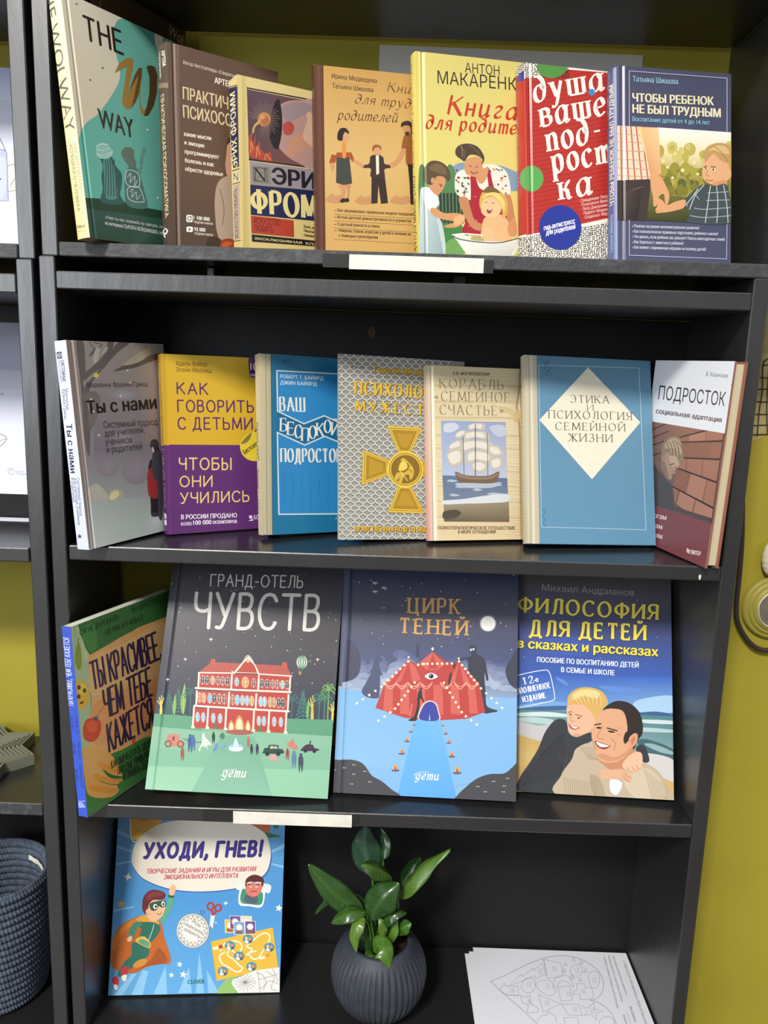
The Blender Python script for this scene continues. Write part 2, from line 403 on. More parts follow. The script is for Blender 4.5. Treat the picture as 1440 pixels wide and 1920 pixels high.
# ------------------------------------------------------------------ printed faces
EPS = 4e-6
def num(s): return [tuple(map(float, p.split(','))) for p in s.split()]
class Art:
    """flat print on one face. Coordinates are measured on a crop (ox, oy, scale) of the reference and
    projected onto the face, so that the print lies on the real cover plane."""
    def __init__(s, origin, rot, face, w, h, crop):
        s.o = rot.transposed() @ (CAM_POS - Vector(origin)); s.rt = rot.transposed() @ CAM_ROT
        s.face = face; s.w = w; s.h = h; s.crop = crop; s.tri = []; s.k = 1; s.gain = 1.0; s.bulge = 0.0
    def m(s, x, y):
        ox, oy, sc = s.crop
        d = s.rt @ Vector(((ox + x / sc - 720) / FPX, (960 - oy - y / sc) / FPX, -1.0))
        if s.face == 'front':
            t = -s.o.y / d.y; return (s.o.x + d.x * t, s.o.z + d.z * t)
        if s.face == 'spine':
            t = -s.o.x / d.x
            for _ in range(3 if s.bulge else 0):       # meet the rounded back of the book
                q = min(1.0, max(0.0, (s.o.y + d.y * t) / s.w)); t = (-s.bulge * (1 - (2 * q - 1) ** 2) - s.o.x) / d.x
            return (s.o.y + d.y * t, s.o.z + d.z * t)
        t = -s.o.z / d.z; return (s.o.x + d.x * t, s.o.y + d.y * t)          # 'top'
    def raw(s, T, cols, dk=0):
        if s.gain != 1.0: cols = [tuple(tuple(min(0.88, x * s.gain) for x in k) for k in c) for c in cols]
        s.tri += [(s.k + dk, t, c) for t, c in zip(T, cols)]
    def full(s, stops):
        """vertical run of colours over the whole face: [(height fraction, colour), ...] from the bottom"""
        st = [(f, lin(c)) for f, c in stops]
        if len(st) == 1: st = [(0, st[0][1]), (1, st[0][1])]
        for (f0, c0), (f1, c1) in zip(st, st[1:]):
            a, b, c, d = (0, f0 * s.h), (s.w, f0 * s.h), (s.w, f1 * s.h), (0, f1 * s.h)
            s.raw([(a, b, c), (a, c, d)], [(c0, c0, c1), (c0, c1, c1)])
        s.k += 1
    def pl(s, col, pts, smooth=False):
        P = num(pts) if isinstance(pts, str) else pts
        if smooth: P = catmull(P, True)
        tri = geometry.tessellate_polygon([[Vector((p[0], p[1], 0)) for p in P]])
        U = [s.m(*p) for p in P]
        cs = [lin(c) for c in col] if isinstance(col, (list, tuple)) else None
        c1 = None if cs else lin(col)
        if cs and smooth: cs = [cs[min(int(i / 6), len(cs) - 1)] for i in range(len(P))]
        s.raw([tuple(U[i] for i in t) for t in tri], [tuple(cs[i] for i in t) if cs else (c1,) * 3 for t in tri]); s.k += 1
    def bl(s, col, pts): s.pl(col, pts, True)
    def gq(s, c00, c10, c11, c01, pts):
        """quad with a colour at each corner"""
        P = num(pts); C = [lin(c) for c in (c00, c10, c11, c01)]; n = 8; T = []; K = []
        def f(u, v): return s.m(*[(1-u)*(1-v)*P[0][d] + u*(1-v)*P[1][d] + u*v*P[2][d] + (1-u)*v*P[3][d] for d in (0, 1)])
        def g(u, v): return tuple((1-u)*(1-v)*C[0][d] + u*(1-v)*C[1][d] + u*v*C[2][d] + (1-u)*v*C[3][d] for d in (0, 1, 2))
        for i in range(n):
            for j in range(n):
                q = [(i/n, j/n), ((i+1)/n, j/n), ((i+1)/n, (j+1)/n), (i/n, (j+1)/n)]
                p = [f(*z) for z in q]; k = [g(*z) for z in q]
                T += [(p[0], p[1], p[2]), (p[0], p[2], p[3])]; K += [(k[0], k[1], k[2]), (k[0], k[2], k[3])]
        s.raw(T, K); s.k += 1
    def el(s, col, cx, cy, rx, ry=None, rot=0, edge=None, n=24, a0=0, a1=360):
        ry = rx if ry is None else ry; r = math.radians(rot); c0 = lin(col); c1 = lin(edge) if edge else c0
        P = []
        for i in range(n + 1):
            a = math.radians(a0 + (a1 - a0) * i / n); x, y = rx * math.cos(a), ry * math.sin(a)
            P.append(s.m(cx + x * math.cos(r) - y * math.sin(r), cy + x * math.sin(r) + y * math.cos(r)))
        c = s.m(cx, cy)
        s.raw([(c, P[i], P[i + 1]) for i in range(n)], [(c0, c1, c1)] * n); s.k += 1
    def st(s, col, w, pts, smooth=False, closed=False, cap=True, taper=None):
        P = num(pts) if isinstance(pts, str) else pts
        if smooth: P = catmull(P, closed)
        wf = (lambda dx, dy, t: w / 2 * (taper[0] + (taper[1] - taper[0]) * t)) if taper else (lambda dx, dy, t: w / 2)
        T = ribbon(P, wf, closed, cap); c = lin(col)
        s.raw([tuple(s.m(*p) for p in t) for t in T], [(c,) * 3] * len(T)); s.k += 1
    def cv(s, col, w, pts, **k): s.st(col, w, pts, smooth=True, **k)
    def ring(s, col, w, cx, cy, rx, ry=None, rot=0):
        ry = rx if ry is None else ry; r = math.radians(rot)
        P = [(cx + rx * math.cos(a) * math.cos(r) - ry * math.sin(a) * math.sin(r), cy + rx * math.cos(a) * math.sin(r) + ry * math.sin(a) * math.cos(r)) for a in [i * math.pi / 16 for i in range(32)]]
        s.st(col, w, P, closed=True)
    def upright(s, x, y, dx, dy):
        """direction on the crop that is square to the line of writing on the face itself"""
        a = s.m(x, y); b = s.m(x + 1, y); c = s.m(x, y + 1)
        j = ((b[0] - a[0], c[0] - a[0]), (b[1] - a[1], c[1] - a[1])); det = j[0][0] * j[1][1] - j[0][1] * j[1][0]
        du, dv = j[0][0] * dx + j[0][1] * dy, j[1][0] * dx + j[1][1] * dy
        p, q = -dv, du
        ux, uy = (j[1][1] * p - j[0][1] * q) / det, (-j[1][0] * p + j[0][0] * q) / det
        return (ux, uy) if ux * dy - uy * dx > 0 else (-ux, -uy)
    def tx(s, text, x0, y0, x1, y1, h, col, style='n', vis=None, up=None, slant=None):
        dx, dy = x1 - x0, y1 - y0; L = math.hypot(dx, dy); dx /= L; dy /= L
        ux, uy = up if up else s.upright(x0, y0, dx, dy); l = math.hypot(ux, uy); ux /= l; uy /= l
        if style in STY: LY = skeleton_text(text, style, L, h, vis)
        else:
            bold = {'n': 0, 'm': 1, 'b': 2, 'x': 3, 'i': 0}[style[-1]]
            LY = sans_text(text, L, h, bold, slant if slant is not None else (0.2 if style[0] == 'i' else 0.0), vis)
        c = lin(col)
        for i, T in enumerate(LY):
            s.raw([tuple(s.m(x0 + dx * p[0] + ux * p[1], y0 + dy * p[0] + uy * p[1]) for p in t) for t in T], [(c,) * 3] * len(T), i)
        s.k += len(LY)
    def star(s, col, cx, cy, r, n=5, r2=0.42, rot=-90):
        P = []
        for i in range(2 * n):
            a = math.radians(rot + i * 180 / n); q = r if i % 2 == 0 else r * r2
            P.append((cx + q * math.cos(a), cy + q * math.sin(a)))
        s.pl(col, P)
    def dots(s, col, pts, r):
        for x, y in num(pts): s.el(col, x, y, r, n=8); s.k -= 1
        s.k += 1

def clip(T, C, ax, val, keep):
    """cut triangles (with corner colours) at x or y = val; keep = +1 keeps the larger side"""
    oT = []; oC = []
    for t, c in zip(T, C):
        d = [(p[ax] - val) * keep for p in t]
        if min(d) >= 0: oT.append(t); oC.append(c); continue
        if max(d) <= 0: continue
        P = []; K = []
        for i in range(3):
            j = (i + 1) % 3
            if d[i] >= 0: P.append(t[i]); K.append(c[i])
            if (d[i] > 0 > d[j]) or (d[i] < 0 < d[j]):
                f = d[i] / (d[i] - d[j])
                P.append(tuple(a + (b - a) * f for a, b in zip(t[i], t[j]))); K.append(tuple(a + (b - a) * f for a, b in zip(c[i], c[j])))
        for i in range(1, len(P) - 1): oT.append((P[0], P[i], P[i + 1])); oC.append((K[0], K[i], K[i + 1]))
    return oT, oC

def art_tris(art, knots):
    """clip the print to the face and split it along the knots of the face's profile"""
    by = {}
    for k, t, c in art.tri: by.setdefault(k, ([], []))[0].append(t); by[k][1].append(c)
    out = []
    for k in sorted(by):
        T, C = by[k]
        for ax, v, kp in ((0, 0, 1), (0, art.w, -1), (1, 0, 1), (1, art.h, -1)): T, C = clip(T, C, ax, v, kp)
        for v in knots:
            a = clip(T, C, 0, v, 1); b = clip(T, C, 0, v, -1); T, C = a[0] + b[0], a[1] + b[1]
        out.append((k, T, C))
    return out

def painted(name, base_v, base_f, base_col, tris3, m, parent=None, smooth=False):
    """mesh of a body (one colour) plus its print, colours in the attribute 'paint'"""
    V = list(base_v); F = list(base_f); K = []
    for f in F: K += [base_col] * len(f)
    for t, c in tris3:
        n = len(V); V += t; F.append((n, n + 1, n + 2)); K += c
    me = bpy.data.meshes.new(name); me.from_pydata(V, [], F); me.update()
    at = me.color_attributes.new('paint', 'FLOAT_COLOR', 'CORNER')
    at.data.foreach_set('color', [x for c in K for x in (c[0], c[1], c[2], 1.0)])
    return link(name, me, m, parent)

def orient(t, c, nrm):
    a, b, d = (Vector(p) for p in t)
    if (b - a).cross(d - a).dot(nrm) < 0: return (t[0], t[2], t[1]), (c[0], c[2], c[1])
    return t, c

# ------------------------------------------------------------------ the setting
YW = 0.187                                             # the wall right behind the bookcases
mb = MB(); mb.box(-2.2, 2.6, YW, YW + 0.1, -1.12, 2.2)
tag(mb.build('wall_back', M_WALL), kind='structure')
mb = MB(); mb.box(-2.2, 2.6, -5.0, YW + 0.1, -1.16, -1.10)
tag(mb.build('floor', M_FLOOR), kind='structure')

# ------------------------------------------------------------------ bookcases
DEP = 0.175
def panel(name, parent, x0, x1, y0, y1, z0, z1, mats=None, front=1, ch=0.0012):
    mb = MB(); mb.box(x0, x1, y0, y1, z0, z1, 0, front=front, ch=ch)
    return mb.build(name, mats or [M_BLACK, M_BLACK], parent)
def bookcase(loc, label, parts):
    e = empty('bookcase', loc); tag(e, label, 'bookcase', 'black bookcases along the yellow wall')
    out = []
    for name, x0, x1, y0, y1, z0, z1, mats in parts:
        out.append(panel(name, e, x0 - loc[0], x1 - loc[0], y0 - loc[1], y1 - loc[1], z0 - loc[2], z1 - loc[2], mats))
    return e, out
SH = [M_SHELF, M_BLACK]; SE = [M_BLACK, M_EDGE]; PN = [M_PANEL, M_PANEL]
# lower bookcase in the middle
lower, lp = bookcase((0.01, 0.09, -1.10), 'wide black bookcase holding the three lower rows of the photo, plant at its bottom', [
    ('side_panel', -0.3795, -0.3622, 0, DEP, -1.10, 0.1127, None),
    ('side_panel', 0.3822, 0.3996, 0, DEP, -1.10, 0.1127, None),
    ('top_panel', -0.3618, 0.3818, 0, DEP - 0.01, 0.0792, 0.0976, None),
    ('shelf', -0.3600, 0.3818, 0, DEP - 0.004, -0.2195, -0.2027, SH),
    ('shelf', -0.3618, 0.3818, 0, DEP - 0.004, -0.5405, -0.5227, SH),
    ('bottom_panel', -0.3618, 0.3818, 0, DEP - 0.004, -0.86, -0.8422, SH),
    ('plinth', -0.3618, 0.3818, 0.012, 0.028, -1.10, -0.8605, None),
    ('back_panel', -0.3795, 0.3996, DEP + 0.0005, DEP + 0.004, -0.2195, 0.0790, PN),
    ('back_panel', -0.3795, 0.3996, DEP + 0.0005, DEP + 0.004, -1.10, -0.5400, PN)])
# upper bookcase standing on it
upper, up_ = bookcase((0.02, 0.09, 0.1127), 'upper black bookcase open to the yellow wall, stacked on the middle one', [
    ('side_panel', -0.3757, -0.3582, 0, DEP, 0.1129, 0.80, None),
    ('side_panel', 0.4000, 0.4176, 0, DEP, 0.1129, 0.80, None),
    ('shelf', -0.3574, 0.3995, 0, DEP - 0.004, 0.1131, 0.1275, SE),
    ('shelf', -0.3578, 0.3996, 0, DEP - 0.002, 0.4030, 0.4200, None),
    ('top_panel', -0.3578, 0.3996, 0, DEP - 0.002, 0.7830, 0.80, None)])
for x0, x1 in ((-0.212, -0.203), (0.0665, 0.0815)):     # small packing blocks in the gap
    panel('spacer_block', lower, x0 - 0.01, x1 - 0.01, 0.05 - 0.09, 0.11 - 0.09, 0.0978 + 1.10, 0.1125 + 1.10)
mb = MB()                                               # old screw hole in the back panel of the second row
c = at_y(698, 623, DEP)
for r0, r1, y0, y1 in ((0.0062, 0.0040, 0.0, -0.0012), (0.0040, 0.0022, -0.0012, -0.0004), (0.0022, 0.0001, -0.0004, 0.0)):
    mb.grid(lambda u, v: ((r0 + (r1 - r0) * v) * math.cos(u * 6.2832) * 0.85, y0 + (y1 - y0) * v, (r0 + (r1 - r0) * v) * math.sin(u * 6.2832) * 1.2), 18, 1, cu=True)
hole = mb.build('screw_hole', mat('bare_brown_wood', lin('4a3d26'), 0.8, 0.2), lp[7])
hole.location = (c.x - 0.01, DEP - 0.0002 - 0.09, c.z + 1.10)
mb = MB()                                               # flaked paint on the front edge of the second shelf
for px, py, s_ in ((1312, 1082, 0.0034),):
    q = at_y(px, py, -0.0003); a = [(0.1, -1), (0.45, -0.2), (0.35, 0.7), (0.05, 0.95), (-0.3, 0.5), (-0.5, 0.2), (-0.1, -0.1), (-0.35, -0.6)]
    mb.quad([(q.x - 0.01 + x * s_, q.y - 0.09, q.z + 1.10 + y * s_) for x, y in a])
mb.build('chipped_paint', M_LABEL, lp[3])

def strip(parent, org, x0, x1, z0, z1, y, m, name, wav=0.0):
    mb = MB(); n = 14
    def f(u, v): return (x0 + (x1 - x0) * u - org[0], y - 0.0003 - wav * math.sin(u * 5) ** 2 - org[1], z0 + (z1 - z0) * v - org[2])
    mb.grid(f, n, 2)
    mb.grid(lambda u, v: (f(u, v)[0], f(u, v)[1] + 0.0003, f(u, v)[2]), n, 2, flip=True)
    return mb.build(name, m, parent)
o3 = tuple(b - a for a, b in zip((0, 0, 0), (0.02, 0.09, 0.1127)))
ls = strip(up_[2], o3, -0.0484, 0.0942, 0.1088, 0.1238, -0.0006, M_LABEL, 'label_strip', 0.0006)
strip(up_[2], o3, -0.0766, -0.0484, 0.1100, 0.1238, -0.0002, M_TAPE, 'tape')
strip(up_[2], o3, 0.0942, 0.1046, 0.1090, 0.1226, -0.0002, M_TAPE, 'tape')
o4 = (0.01, 0.09, -1.10)
strip(lp[4], o4, -0.1733, -0.0296, -0.5412, -0.5250, -0.0006, M_LABEL, 'label_strip')
strip(lp[4], o4, -0.0294, -0.0205, -0.5400, -0.5240, -0.0002, M_TAPE, 'tape')
strip(lp[4], o4, -0.2100, -0.1735, -0.5400, -0.5240, -0.0002, M_TAPE, 'tape')

# the neighbouring bookcases at the left edge of the photo
lowleft, ll = bookcase((-0.79, 0.09, -1.10), 'left lower black bookcase with a rope basket in its bottom cell', [
    ('side_panel', -0.4042, -0.3862, 0, DEP, -1.10, 0.1086, None),
    ('side_panel', -1.20, -1.182, 0, DEP, -1.10, 0.1086, None),
    ('top_panel', -1.1815, -0.4048, 0, DEP - 0.01, 0.0734, 0.0932, None),
    ('shelf', -1.1815, -0.4052, 0, DEP - 0.004, -0.2241, -0.2077, SH),
    ('shelf', -1.1815, -0.4046, 0, DEP - 0.004, -0.5405, -0.5245, SE),
    ('bottom_panel', -1.1815, -0.4046, 0, DEP - 0.004, -0.862, -0.8460, SH),
    ('back_panel', -1.20, -0.3862, DEP + 0.0005, DEP + 0.004, -0.2241, 0.0734, PN),
    ('back_panel', -1.20, -0.3862, DEP + 0.0005, DEP + 0.004, -1.10, -0.5405, PN)])
upleft, ul = bookcase((-0.79, 0.09, 0.1086), 'left upper black bookcase with a pale drawing standing in it', [
    ('side_panel', -0.4005, -0.3830, 0, DEP, 0.1088, 0.80, None),
    ('side_panel', -1.197, -1.180, 0, DEP, 0.1088, 0.80, None),
    ('shelf', -1.1795, -0.4012, 0, DEP - 0.004, 0.1090, 0.1240, SE),
    ('shelf', -1.1795, -0.4010, 0, DEP - 0.002, 0.3850, 0.4010, None),
    ('top_panel', -1.1795, -0.4010, 0, DEP - 0.002, 0.7830, 0.80, None)])

# ------------------------------------------------------------------ books
BT = 0.0022
def rotm(yaw, lean, tilt): return Matrix.Rotation(yaw, 3, 'Z') @ Matrix.Rotation(-lean, 3, 'X') @ Matrix.Rotation(tilt, 3, 'Y')
def book(pose, crop, front, spine, label, group, edge='2a2a2a', hard=True, pages=None, bulge=0.0, groove=0.0065, top=None, back=None, spine_crop=None):
    x, y, z, yaw, lean, tilt, w, h, t = pose
    R = rotm(yaw, lean, tilt)
    e = empty('book', (x, y, z), R.to_euler()); tag(e, label, 'book', group)
    bt = BT if hard else 0.0007
    ec = lin(edge)
    # front cover with its joint next to the spine
    if hard and groove: kn = [0.0, groove - 0.0022, groove, groove + 0.0022, w]; dp = [0.0, 0.0, 0.0013, 0.0, 0.0]
    else: kn = [0.0, w]; dp = [0.0, 0.0]
    def prof(u):
        for a, b, p, q in zip(kn, kn[1:], dp, dp[1:]):
            if a <= u <= b: return p + (q - p) * (u - a) / (b - a)
        return 0.0
    V = []; F = []
    for u, d in zip(kn, dp):
        for zz in (0, h): V += [(u, d, zz), (u, bt, zz)]
    for i in range(len(kn) - 1):
        a, b = 4 * i, 4 * i + 4
        F += [(a, b, b + 2, a + 2), (a + 1, a + 3, b + 3, b + 1), (a, a + 1, b + 1, b), (a + 2, b + 2, b + 3, a + 3)]
    q = 4 * (len(kn) - 1); F += [(0, 2, 3, 1), (q, q + 1, q + 3, q + 2)]
    A = Art((x, y, z), R, 'front', w, h, crop); front(A)
    T3 = []; nrm = Vector((0, -1, 0))
    for k, T, C in art_tris(A, kn[1:-1]):
        for t_, c_ in zip(T, C):
            v3 = tuple((p[0], prof(min(max(p[0], 0), w)) - k * EPS - 2e-5, p[1]) for p in t_); T3.append(orient(v3, c_, nrm))
    painted('front_cover', V, F, ec, T3, M_PRINT, e)
    # back cover
    mb = MB(); mb.box(0, w, t - bt, t, 0, h)
    bc = lin(back) if back else ec
    painted('back_cover', mb.v, mb.f, bc, [], M_PRINT, e)
    # spine
    n = 8; V = []; F = []; ks = [t * i / n for i in range(n + 1)]
    def sp(s_): return -bulge * (1 - (2 * s_ / t - 1) ** 2)
    for s_ in ks:
        for zz in (0, h): V += [(sp(s_) - 0.0001, s_, zz), (0.0012, s_, zz)]
    for i in range(n):
        a, b = 4 * i, 4 * i + 4
        F += [(a, a + 2, b + 2, b), (a + 1, b + 1, b + 3, a + 3), (a, b, b + 1, a + 1), (a + 2, a + 3, b + 3, b + 2)]
    q = 4 * n; F += [(0, 1, 3, 2), (q, q + 2, q + 3, q + 1)]
    T3 = []
    if spine:
        A = Art((x, y, z), R, 'spine', t, h, spine_crop or crop); A.bulge = bulge; spine(A); nrm = Vector((-1, 0, 0))
        for k, T, C in art_tris(A, ks[1:-1] if bulge else []):
            for t_, c_ in zip(T, C):
                v3 = tuple((sp(min(max(p[0], 0), t)) - 0.0001 - k * EPS - 2e-5, p[0], p[1]) for p in t_); T3.append(orient(v3, c_, nrm))
    painted('spine', V, F, ec, T3, M_PRINT, e)
    # leaves
    i = 0.0028 if hard else 0.0003
    mb = MB(); mb.box(0.0013, w - i, bt + 0.00005, t - bt - 0.00005, i, h - i)
    mb.build('page_block', pages or M_CREAM, e)
    return e

# corner (x, y, z), turn, lean, tilt, width, height, thickness
POSES = {
    'woj': (-0.3152, -0.0218, 0.1293, 1.0358, 0.0904, -0.0353, 0.15, 0.2337, 0.019),
    'psy': (-0.2441, 0.0289, 0.1283, 0.6196, 0.026, -0.0015, 0.1303, 0.2096, 0.0295),
    'fromm': (-0.1685, 0.0368, 0.1284, 0.5776, 0.0367, -0.0207, 0.12, 0.1823, 0.0244),
    'trud': (-0.0861, 0.0301, 0.1288, 0.2538, 0.049, -0.026, 0.135, 0.1932, 0.014),
    'maka': (0.0269, 0.0245, 0.1295, 0.2603, 0.1051, -0.0317, 0.135, 0.212, 0.0186),
    'dusha': (0.1447, 0.03, 0.13, 0.2678, 0.1183, -0.0326, 0.135, 0.2068, 0.0211),
    'chtob': (0.244, 0.0304, 0.1304, 0.1886, 0.1273, -0.0332, 0.1374, 0.2079, 0.0228),
    'tysnami': (-0.3266, -0.025, -0.2011, 1.1041, 0.0824, -0.0174, 0.145, 0.2269, 0.0177),
    'kak': (-0.2656, 0.0635, -0.2005, 0.5265, 0.0886, 0.0047, 0.1303, 0.217, 0.0147),
    'vash': (-0.1482, 0.0606, -0.1966, 0.5091, 0.1423, 0.0253, 0.1364, 0.2192, 0.0169),
    'muzh': (-0.0564, 0.0535, -0.1974, 0.3099, 0.1947, 0.026, 0.1642, 0.2247, 0.0053),
    'korabl': (0.0537, 0.0669, -0.1979, 0.2446, 0.2175, 0.0048, 0.123, 0.2157, 0.0144),
    'etika': (0.171, 0.0572, -0.1952, 0.1578, 0.275, 0.0138, 0.1653, 0.2334, 0.0162),
    'podr': (0.3255, 0.1394, -0.199, -1.3626, 0.0244, 0.0164, 0.1562, 0.2272, 0.016),
    'krasiv': (-0.3377, -0.03, -0.5216, 1.1802, 0.0608, 0.0003, 0.1726, 0.2308, 0.0136),
    'hotel': (-0.2832, 0.0113, -0.5073, 0.0799, 0.4023, 0.0588, 0.2228, 0.289, 0.0079),
    'cirk': (-0.0555, 0.04, -0.5197, -0.0462, 0.3512, -0.0083, 0.2285, 0.286, 0.0082),
    'filos': (0.1738, 0.0553, -0.5186, -0.0684, 0.3252, -0.0143, 0.2002, 0.2774, 0.0121),
    'gnev': (-0.3547, 0.0554, -0.8387, 0.0838, 0.2953, 0.0095, 0.2302, 0.26, 0.0041),
    'wojb': (-0.3358, 0.0419, 0.1305, 1.0827, -0.0319, 0.0211, 0.1366, 0.2715, 0.008),
}

# ------------------------------------------------------------------ what is printed on the books
CA = (80, 0, 4.0); CB = (420, 80, 3.789); CC = (760, 80, 3.6); CD = (1100, 100, 4.235); CE = (80, 620, 3.4286); CF = (460, 640, 4.0)
CG = (780, 640, 4.5); CH = (960, 640, 3.0); CI = (100, 1060, 4.0); CJ = (260, 1050, 3.6); CK = (610, 1050, 3.789); CL = (950, 1060, 4.114); CM = (190, 1510, 3.892)

def woj(A):
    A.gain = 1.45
    A.full([(0, 'b9ab90'), (1, 'cfc6b2')])
    teal = '5fa395'
    A.bl(teal, '300,960 420,850 520,710 575,600 575,510 545,380 528,260 550,170 600,140 760,160 900,260 1100,300 1150,700 1150,1500 1000,1640 600,1640 300,1560 250,1200')
    A.pl('4c8a82', '650,160 740,235 845,355 900,420 900,240 760,170')
    A.pl('cfc6b2', '838,245 900,270 900,420 870,390 845,340')
    A.pl('25402f', '300,1480 560,1500 760,1555 1000,1600 1100,1620 1100,2000 300,2000')
    A.gq('2f4f46', '35564c', '25402f', '25402f', '300,1560 900,1640 900,1960 300,1880')
    for x, y in ((255, 30), (450, 510), (357, 600)): A.star('4a4238', x, y, 13, 4, .35, 20)
    A.tx('THE', 325, 290, 600, 405, 170, '2b221c', 'hand')
    A.tx('WAY', 425, 955, 690, 1040, 145, '33302c', 'm')
    # the golden W
    g = '8f7034'
    A.pl(g, '540,548 570,480 620,440 660,432 680,450 674,520 650,640 632,720 640,700 690,560 722,508 745,510 744,560 730,700 738,800 760,830 780,800 800,700 800,580 778,500 800,490 840,500 860,560 855,700 830,800 790,868 760,868 738,850 728,790 722,700 700,760 660,815 630,820 600,790 596,740 616,610 632,500 590,520')
    A.pl('5d4523', '640,700 690,560 722,508 745,510 744,560 730,640 722,700 700,760 668,808 690,700 712,600 715,560 690,610')
    A.pl('4a3820', '800,580 778,500 800,490 840,500 860,560 855,700 830,800 790,868 760,868 780,800 800,700')
    # girl with straw hat, boy with backpack, seen from behind
    A.bl('2f5a55', '430,1180 450,1150 500,1150 530,1200 545,1240 585,1290 595,1330 590,1400 580,1460 605,1530 440,1520 450,1420 440,1330 450,1250')
    A.bl('58857d', '455,1200 500,1190 530,1240 545,1330 560,1480 470,1480 462,1330')
    for d in range(5): A.cv('2b504b', 7, f'{470+d*16},1200 {475+d*18},1320 {468+d*22},1470')
    A.bl('7fb3aa', '402,1095 430,1072 480,1075 498,1100 528,1130 510,1180 440,1190 405,1165 400,1140')
    for p in ('404,1098 440,1080 490,1088', '404,1120 450,1128 500,1110', '402,1150 450,1165 526,1135', '408,1168 460,1186 520,1150'): A.cv('cfe3dc', 5, p)
    A.bl('5b6b5f', '590,1160 605,1115 640,1103 680,1120 685,1180 700,1220 690,1270 640,1240')
    A.bl('476f68', '620,1300 660,1240 710,1270 735,1330 760,1430 780,1560 640,1545 615,1440')
    A.bl('5a8a80', '705,1280 735,1240 722,1220 740,1150 748,1110 770,1110 768,1140 752,1180 735,1300')
    A.cv('d5e4dd', 5, '622,1310 640,1275 700,1290 725,1330 720,1400 650,1395 622,1360', closed=True)
    A.cv('d5e4dd', 5, '640,1410 720,1405 760,1500 745,1515 680,1510 640,1480', closed=True)
    for p in ('635,1330 660,1300 655,1370 690,1320 690,1390 712,1350', '650,1440 675,1420 668,1480 700,1440 705,1495 735,1460'): A.cv('cfe0d9', 4, p)
    A.dots('cfe0d9', '785,975 862,1485', 9)
    A.tx('«Чем ты нас кормила на завтрак, мама?»', 470, 1640, 893, 1712, 24, 'd8dcd2', 'n', vis=33)
    A.tx('из интервью СЬЮЗЕН ВОЙДЖИЦКИ, генеральный', 470, 1684, 893, 1760, 26, 'd8dcd2', 'm', vis=32)
def woj_s(A):
    A.full([(0, 'e5d59a'), (.3, 'e8dfa6'), (1, 'efe8bd')])
    A.tx('THE WOJ WAY', -10, -150, 178, 1010, 76, '6f675c', 'n', vis=11)
    A.tx('КАК ВОСПИТАТЬ', 232, 1080, 276, 1420, 23, '8d8063', 'n')
    A.tx('УСПЕШНОГО ЧЕЛОВЕКА', 200, 1085, 262, 1590, 23, '7a6e55', 'm')
    A.tx('БОМБОРА', 258, 1712, 322, 1705, 20, '8d8063', 'b')
    A.st('9a8b60', 3, '262,1738 345,1728')

def wojb(A):
    A.full([(0, '33281a'), (1, '40331f')])
    A.crop = (80, 0, 4.5)
    A.tx('Woj', 1056, 290, 1178, 372, 88, 'b9ab84', 'i', slant=.15)

def psy(A):
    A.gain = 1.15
    A.full([(0, '4f3e33'), (.35, '5d4738'), (1, '604a3d')])
    A.pl('6e5a4d', '1000,330 1022,335 1035,1836 1012,1836')
    A.tx('Автор бестселлера «Секреты тела»', 1052, 478, 1440, 582, 26, 'd9cdbd', 'n', vis=26)
    A.tx('АРТЕМ ТОЛОКОНИН', 1290, 622, 1392, 650, 42, 'e4dccf', 'b', vis=4)
    A.tx('ПРАКТИЧЕСКАЯ', 1053, 742, 1392, 822, 88, 'd2bf95', 'm', vis=7)
    A.tx('ПСИХОСОМАТИКА', 1056, 880, 1420, 950, 88, 'd2bf95', 'm', vis=7)
    for s, x0, y0, x1, y1 in (('какие мысли', 1062, 1018, 1264, 1052), ('и эмоции', 1064, 1082, 1210, 1108), ('программируют', 1066, 1150, 1322, 1192), ('болезнь и как', 1068, 1216, 1284, 1250), ('обрести здоровье', 1070, 1280, 1352, 1322)):
        A.tx(s, x0, y0, x1, y1, 30, 'e0d5c4', 'b')
    # the author, arms folded, mostly behind the next book
    A.bl('b98c74', '1375,1180 1385,1080 1400,1040 1440,1030 1500,1100 1480,1300 1390,1320 1370,1240')
    A.bl('3d2f28', '1380,1090 1400,1030 1460,1010 1500,1080 1420,1060')
    A.bl('a48f7e', '1290,1500 1310,1380 1370,1325 1500,1310 1600,1500 1600,1900 1360,1830 1310,1750 1295,1640')
    A.cv('7f6b5d', 8, '1330,1420 1360,1560 1350,1680')
    A.bl('3a2c24', '1220,1850 1250,1780 1330,1790 1340,1860 1230,1880')
    A.bl('8e3a22', '1330,1850 1345,1800 1400,1790 1440,1810 1440,1880 1330,1880')
    A.bl('b5542f', '1345,1840 1365,1815 1410,1810 1420,1835 1370,1855')
    def sq(x, y, w, h, r=8): A.bl('e9e4da', f'{x},{y+r} {x+r},{y} {x+w-r},{y+1} {x+w},{y+r} {x+w},{y+h-r} {x+w-r},{y+h} {x+r},{y+h-1} {x},{y+h-r}')
    sq(1078, 1612, 46, 54); A.ring('5a4438', 6, 1101, 1639, 13, 15); A.el('5a4438', 1115, 1622, 4)
    sq(1078, 1700, 48, 40); A.pl('5a4438', '1096,1708 1096,1732 1112,1720')
    A.tx('1 100 000', 1134, 1645, 1252, 1658, 27, 'e9e4da', 'b'); A.tx('подписчиков', 1134, 1672, 1276, 1688, 20, 'd6cbbb', 'm')
    A.tx('92 000', 1138, 1732, 1220, 1738, 27, 'e9e4da', 'b'); A.tx('подписчиков', 1140, 1758, 1278, 1772, 20, 'd6cbbb', 'm')
